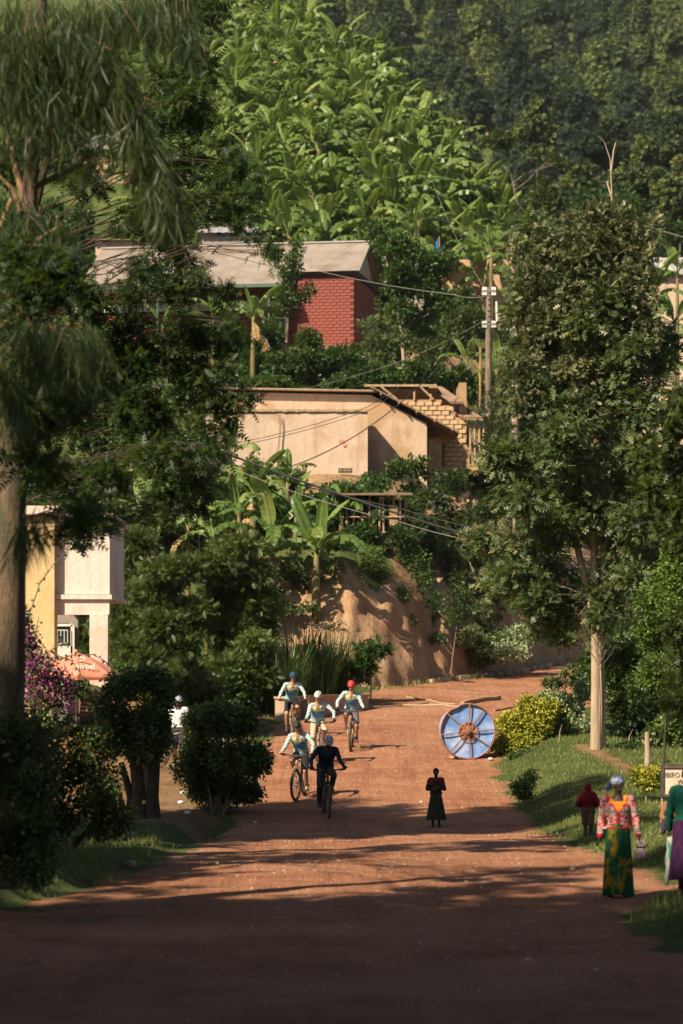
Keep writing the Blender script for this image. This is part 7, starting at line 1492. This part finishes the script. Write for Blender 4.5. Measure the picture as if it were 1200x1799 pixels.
for a in (-1, 1):
    for b in (-1, 1): MB().box((a * .14, b * .13, .17), (.04, .04, .35)).obj('leg', M['darkbeam'], st)
# umbrella
def umbrella():
    D = 70.9; x = at(134, 0, D).x; g = Vector((x, D, z1(x, D))); zt = at(0, 1187, D).z - g.z; t = thing('market_umbrella', 'faded red market umbrella with white lettering in front of the porch', 'umbrella', g)
    MB().tube([(0, 0, 0), (0, 0, zt + .60)], .022, 8).obj('pole', M['steel'], t, True)
    MB().tube([(0, 0, zt + .58), (0, 0, zt + .66)], [.05, .03], 8).obj('cap', M['umbrella'], t)
    Rr = 1.17; 
    for k in range(8):
        a0 = (k + .15) * math.pi / 4; a1 = a0 + math.pi / 4; V = []; F = []; n, h = 5, 6
        for i in range(h + 1):
            u = i / h; rr = Rr * u; z = zt + .58 * (1 - u ** 1.35) 
            for j in range(n + 1):
                v = j / n; a = a0 + (a1 - a0) * v; rr2 = rr * (math.cos(math.pi / 8) / math.cos((v - .5) * math.pi / 4)); V.append((rr2 * math.cos(a), rr2 * math.sin(a), z - .03 * math.sin(v * math.pi) * u))
        for j in range(n + 1): v = j / n; x_, y_, z_ = V[h * (n + 1) + j]; V.append((x_ * 1.0, y_ * 1.0, z_ - .10 + .02 * math.sin(v * math.pi)))
        for i in range(h + 1):
            for j in range(n): F.append((i * (n + 1) + j, (i + 1) * (n + 1) + j, (i + 1) * (n + 1) + j + 1, i * (n + 1) + j + 1))
        b = len(V); V += [(x_, y_, z_ - .006) for x_, y_, z_ in V]; F += [tuple(reversed([q + b for q in f])) for f in list(F)]
        MB().add(V, F).obj('canopy_panel', M['umbrella'], t, True)
        am = a0; MB().tube([(.02 * math.cos(am), .02 * math.sin(am), zt + .56), (Rr * .6 * math.cos(am), Rr * .6 * math.sin(am), zt + .24), (Rr * .98 * math.cos(am), Rr * .98 * math.sin(am), zt - .02)], .007, 4).obj('rib', M['steel'], t)
    def txt(body, size, loc, rot, ext=.003):
        c = bpy.data.curves.new('lettering', 'FONT'); c.body = body; c.size = size; c.extrude = ext; c.align_x = 'CENTER'; o = bpy.data.objects.new('tmp', c); TMP.collection.objects.link(o); TMP.view_layers[0].update(); dg = TMP.view_layers[0].depsgraph
        me = bpy.data.meshes.new_from_object(o.evaluated_get(dg)); bpy.data.objects.remove(o); me.materials.clear(); me.materials.append(M['white']); return link('lettering', me, t, loc, rot)
    txt('airtel', .23, (.30, -.86, zt + .17), (R(58), 0, R(6)))
    MB().tube([(.02, -.70, zt + .40), (.12, -.63, zt + .46), (.26, -.64, zt + .44), (.28, -.70, zt + .38), (.16, -.72, zt + .37)], [.012, .022, .022, .018, .008], 6).obj('logo', M['white'], t)
umbrella()
# ---------------------------------------------------------------- the big blue wheel
def blue_wheel():
    g = ghit(822, 1335, 60, 85); D = g.y; r = 48.5 / FPX * D; t = thing('spoked_drum', 'big upright rusty wheel with eight spokes and scuffed blue panels, standing on the road', 'wheel', g + Vector((0, 0, r + .02)), R(7)); dep = .34
    def ring(rad, y, th, nm, mat, seed=0, dent=True):
        P = []; n = 64
        for i in range(n + 1):
            a = 2 * math.pi * i / n; d = 1 - (.055 * math.exp(-((a - 2.02) / .17) ** 2) + .035 * math.exp(-((a - 3.9) / .25) ** 2)) * dent; P.append((rad * d * math.cos(a), y, rad * d * math.sin(a)))
        return MB().tube(P, th, 6, False).obj(nm, mat, t)
    def dent(a): return 1 - (.055 * math.exp(-((a - 2.02) / .17) ** 2) + .035 * math.exp(-((a - 3.9) / .25) ** 2))
    ring(r, 0, .020, 'front_rim', M['rust']); ring(r * .985, dep, .018, 'rear_rim', M['rust']); ring(r * .34, -.0, .012, 'hub_rim', M['rust'], dent=False)
    sp = [1.50, .93, .06, -.60, -1.46, -2.28, -3.02, -3.86]           # spoke angles as seen
    for i in range(8):
        a0 = sp[(i + 1) % 8]; a1 = sp[i]
        if a1 < a0: a1 += 2 * math.pi
        V = []; F = []; n, h = 10, 6
        for j in range(h + 1):
            u = j / h; rr = r * (.35 + .64 * u)
            for k in range(n + 1):
                v = k / n; a = a0 + .02 + (a1 - a0 - .04) * v; bul = .015 * math.sin(v * math.pi) * math.sin(u * math.pi) ; V.append((rr * math.cos(a) * (dent(a % 6.283) if u > .8 else 1), .05 + bul, rr * math.sin(a) * (dent(a % 6.283) if u > .8 else 1)))
        F = [(j * (n + 1) + k, j * (n + 1) + k + 1, (j + 1) * (n + 1) + k + 1, (j + 1) * (n + 1) + k) for j in range(h) for k in range(n)]
        b = len(V); V += [(x, y + .012, z) for x, y, z in V]; F += [tuple(reversed([q + b for q in f])) for f in list(F)]
        o = MB().add(V, F).obj('panel', M['panel'], t, True)
        a = sp[i]; MB().tube([(.05 * math.cos(a), -.012, .05 * math.sin(a)), (r * .99 * math.cos(a) * dent(a % 6.283), -.012, r * .99 * math.sin(a) * dent(a % 6.283))], .0135, 6).obj('spoke', M['rust'], t)
    # curved outer sheet
    V = []; n = 64
    for i in range(n):
        a = 2 * math.pi * i / n; d = dent(a)
        for y in (.02, .12, .24, dep): w = 1 + (.02 * math.sin(a * 5 + y * 20)); V.append((r * .985 * d * w * math.cos(a), y, r * .985 * d * w * math.sin(a)))
    F = [(i * 4 + k, i * 4 + k + 1, ((i + 1) % n) * 4 + k + 1, ((i + 1) % n) * 4 + k) for i in range(n) for k in range(3)]; b = len(V); V += [(x * .985, y, z * .985) for x, y, z in V]; F += [tuple(reversed([q + b for q in f])) for f in list(F)]
    MB().add(V, F).obj('outer_sheet', M['panel'], t, True)
    V = []; F = []; n = 48
    mb = MB()
    for i in range(12):
        a0 = i * math.pi / 6; gap = i in (3, 4, 6, 7)
        a1 = a0 + (math.pi / 6) * (.55 if gap else 1.0); q = [(rr * math.cos(a), y, rr * math.sin(a)) for y in (.04, .055) for rr in (.07, r * .34) for a in (a0, (a0 + a1) / 2, a1)]
        mb.add(q, [(0, 1, 4, 3), (1, 2, 5, 4), (6, 9, 10, 7), (7, 10, 11, 8), (0, 3, 9, 6), (2, 8, 11, 5), (3, 4, 10, 9), (4, 5, 11, 10)])
    mb.obj('hub_plate', M['rust'], t)
    MB().tube([(0, -.07, 0), (0, dep + .03, 0)], [.075, .075], 14).tube([(0, -.10, 0), (0, -.07, 0)], [.045, .045], 10).obj('hub', M['rust'], t)
    for c, lb in (((862, 1336), 'pale round stone wedged under the right side of the big wheel'), ((795, 1334), 'dark stone wedged under the left side of the big wheel')):
        p = ghit(*c, 60, 85); p.y -= .05; o = link('wedge_stone', rock_mesh('wedge_stone', M['stonepale'] if c[0] > 850 else M['rock'], 3, .065)); o.location = p + Vector((0, 0, .04)); tag(o, lb, 'rock')
blue_wheel()
# ---------------------------------------------------------------- sign
def sign():
    g = ghit(1163, 1462, 40, 60); D = g.y; P = lambda c, r: at(c, r, D) - g
    t = thing('signboard', 'weathered signboard with dark lettering and frame on a pale post at the right edge', 'sign', g, R(0))
    a = P(1161, 1400); b = P(1161, 1343); w = 1.25; h = b.z - a.z; x0 = a.x
    MB().box((x0 + w / 2, .03, a.z + h / 2), (w - .02, .03, h - .02)).obj('board', M['sign'], t)
    for c, d in (((x0 + w / 2, 0, a.z + .015), (w, .06, .026)), ((x0 + w / 2, 0, b.z - .015), (w, .06, .026)), ((x0 + .012, -.003, a.z + h / 2), (.026, .06, h)), ((x0 + w - .018, -.003, a.z + h / 2), (.036, .09, h))): MB().box(c, d).obj('frame', M['signframe'], t)
    for c, d in (((x0 + w / 2, .0, a.z + .042), (w - .09, .05, .012)), ((x0 + w / 2, 0, b.z - .042), (w - .09, .05, .012)), ((x0 + .034, 0, a.z + h / 2), (.012, .05, h - .09))): MB().box(c, d).obj('inner_trim', M['rust'], t)
    for xx, lean in ((.03, -.04), (w - .08, 0)): MB().tube([(x0 + xx + lean, 0, -.2), (x0 + xx, .02, a.z - .02), (x0 + xx, .06, b.z - .05)], [.024, .02, .02], 8).obj('post', M['wood'] if xx > .5 else M['barkpale'], t, True)
    def txt(body, size, x, z):
        c = bpy.data.curves.new('lettering', 'FONT'); c.body = body; c.size = size; c.extrude = .002; o = bpy.data.objects.new('tmp', c); TMP.collection.objects.link(o); TMP.view_layers[0].update(); dg = TMP.view_layers[0].depsgraph
        me = bpy.data.meshes.new_from_object(o.evaluated_get(dg)); bpy.data.objects.remove(o); me.materials.clear(); me.materials.append(M['letter']); V = coords(me); l = link('lettering', me, t, (x, .010, z), (R(90), 0, 0)); l.scale = (.82, 1, 1)
    txt('IBIRO BY', .125, P(1168.5, 0).x, P(0, 1366).z); txt('WA', .125, P(1190, 0).x, P(0, 1378).z)
sign()
bpy.data.scenes.remove(TMP)
# ---------------------------------------------------------------- thin morning haze
m = bpy.data.materials.new('haze'); m.use_nodes = True; nt = m.node_tree; nt.nodes.clear(); ou = nt.nodes.new('ShaderNodeOutputMaterial'); vo = nt.nodes.new('ShaderNodeVolumePrincipled')
vo.inputs['Density'].default_value = .00007; vo.inputs['Color'].default_value = (.82, .89, .95, 1); nt.links.new(vo.outputs[0], ou.inputs['Volume'])
tag(MB().box((0, 345, 117), (400, 850, 246)).obj('haze', m), kind='stuff')
print('TRIS', sum(sum(len(p.vertices) - 2 for p in me.polygons) for me in bpy.data.meshes if me.users))
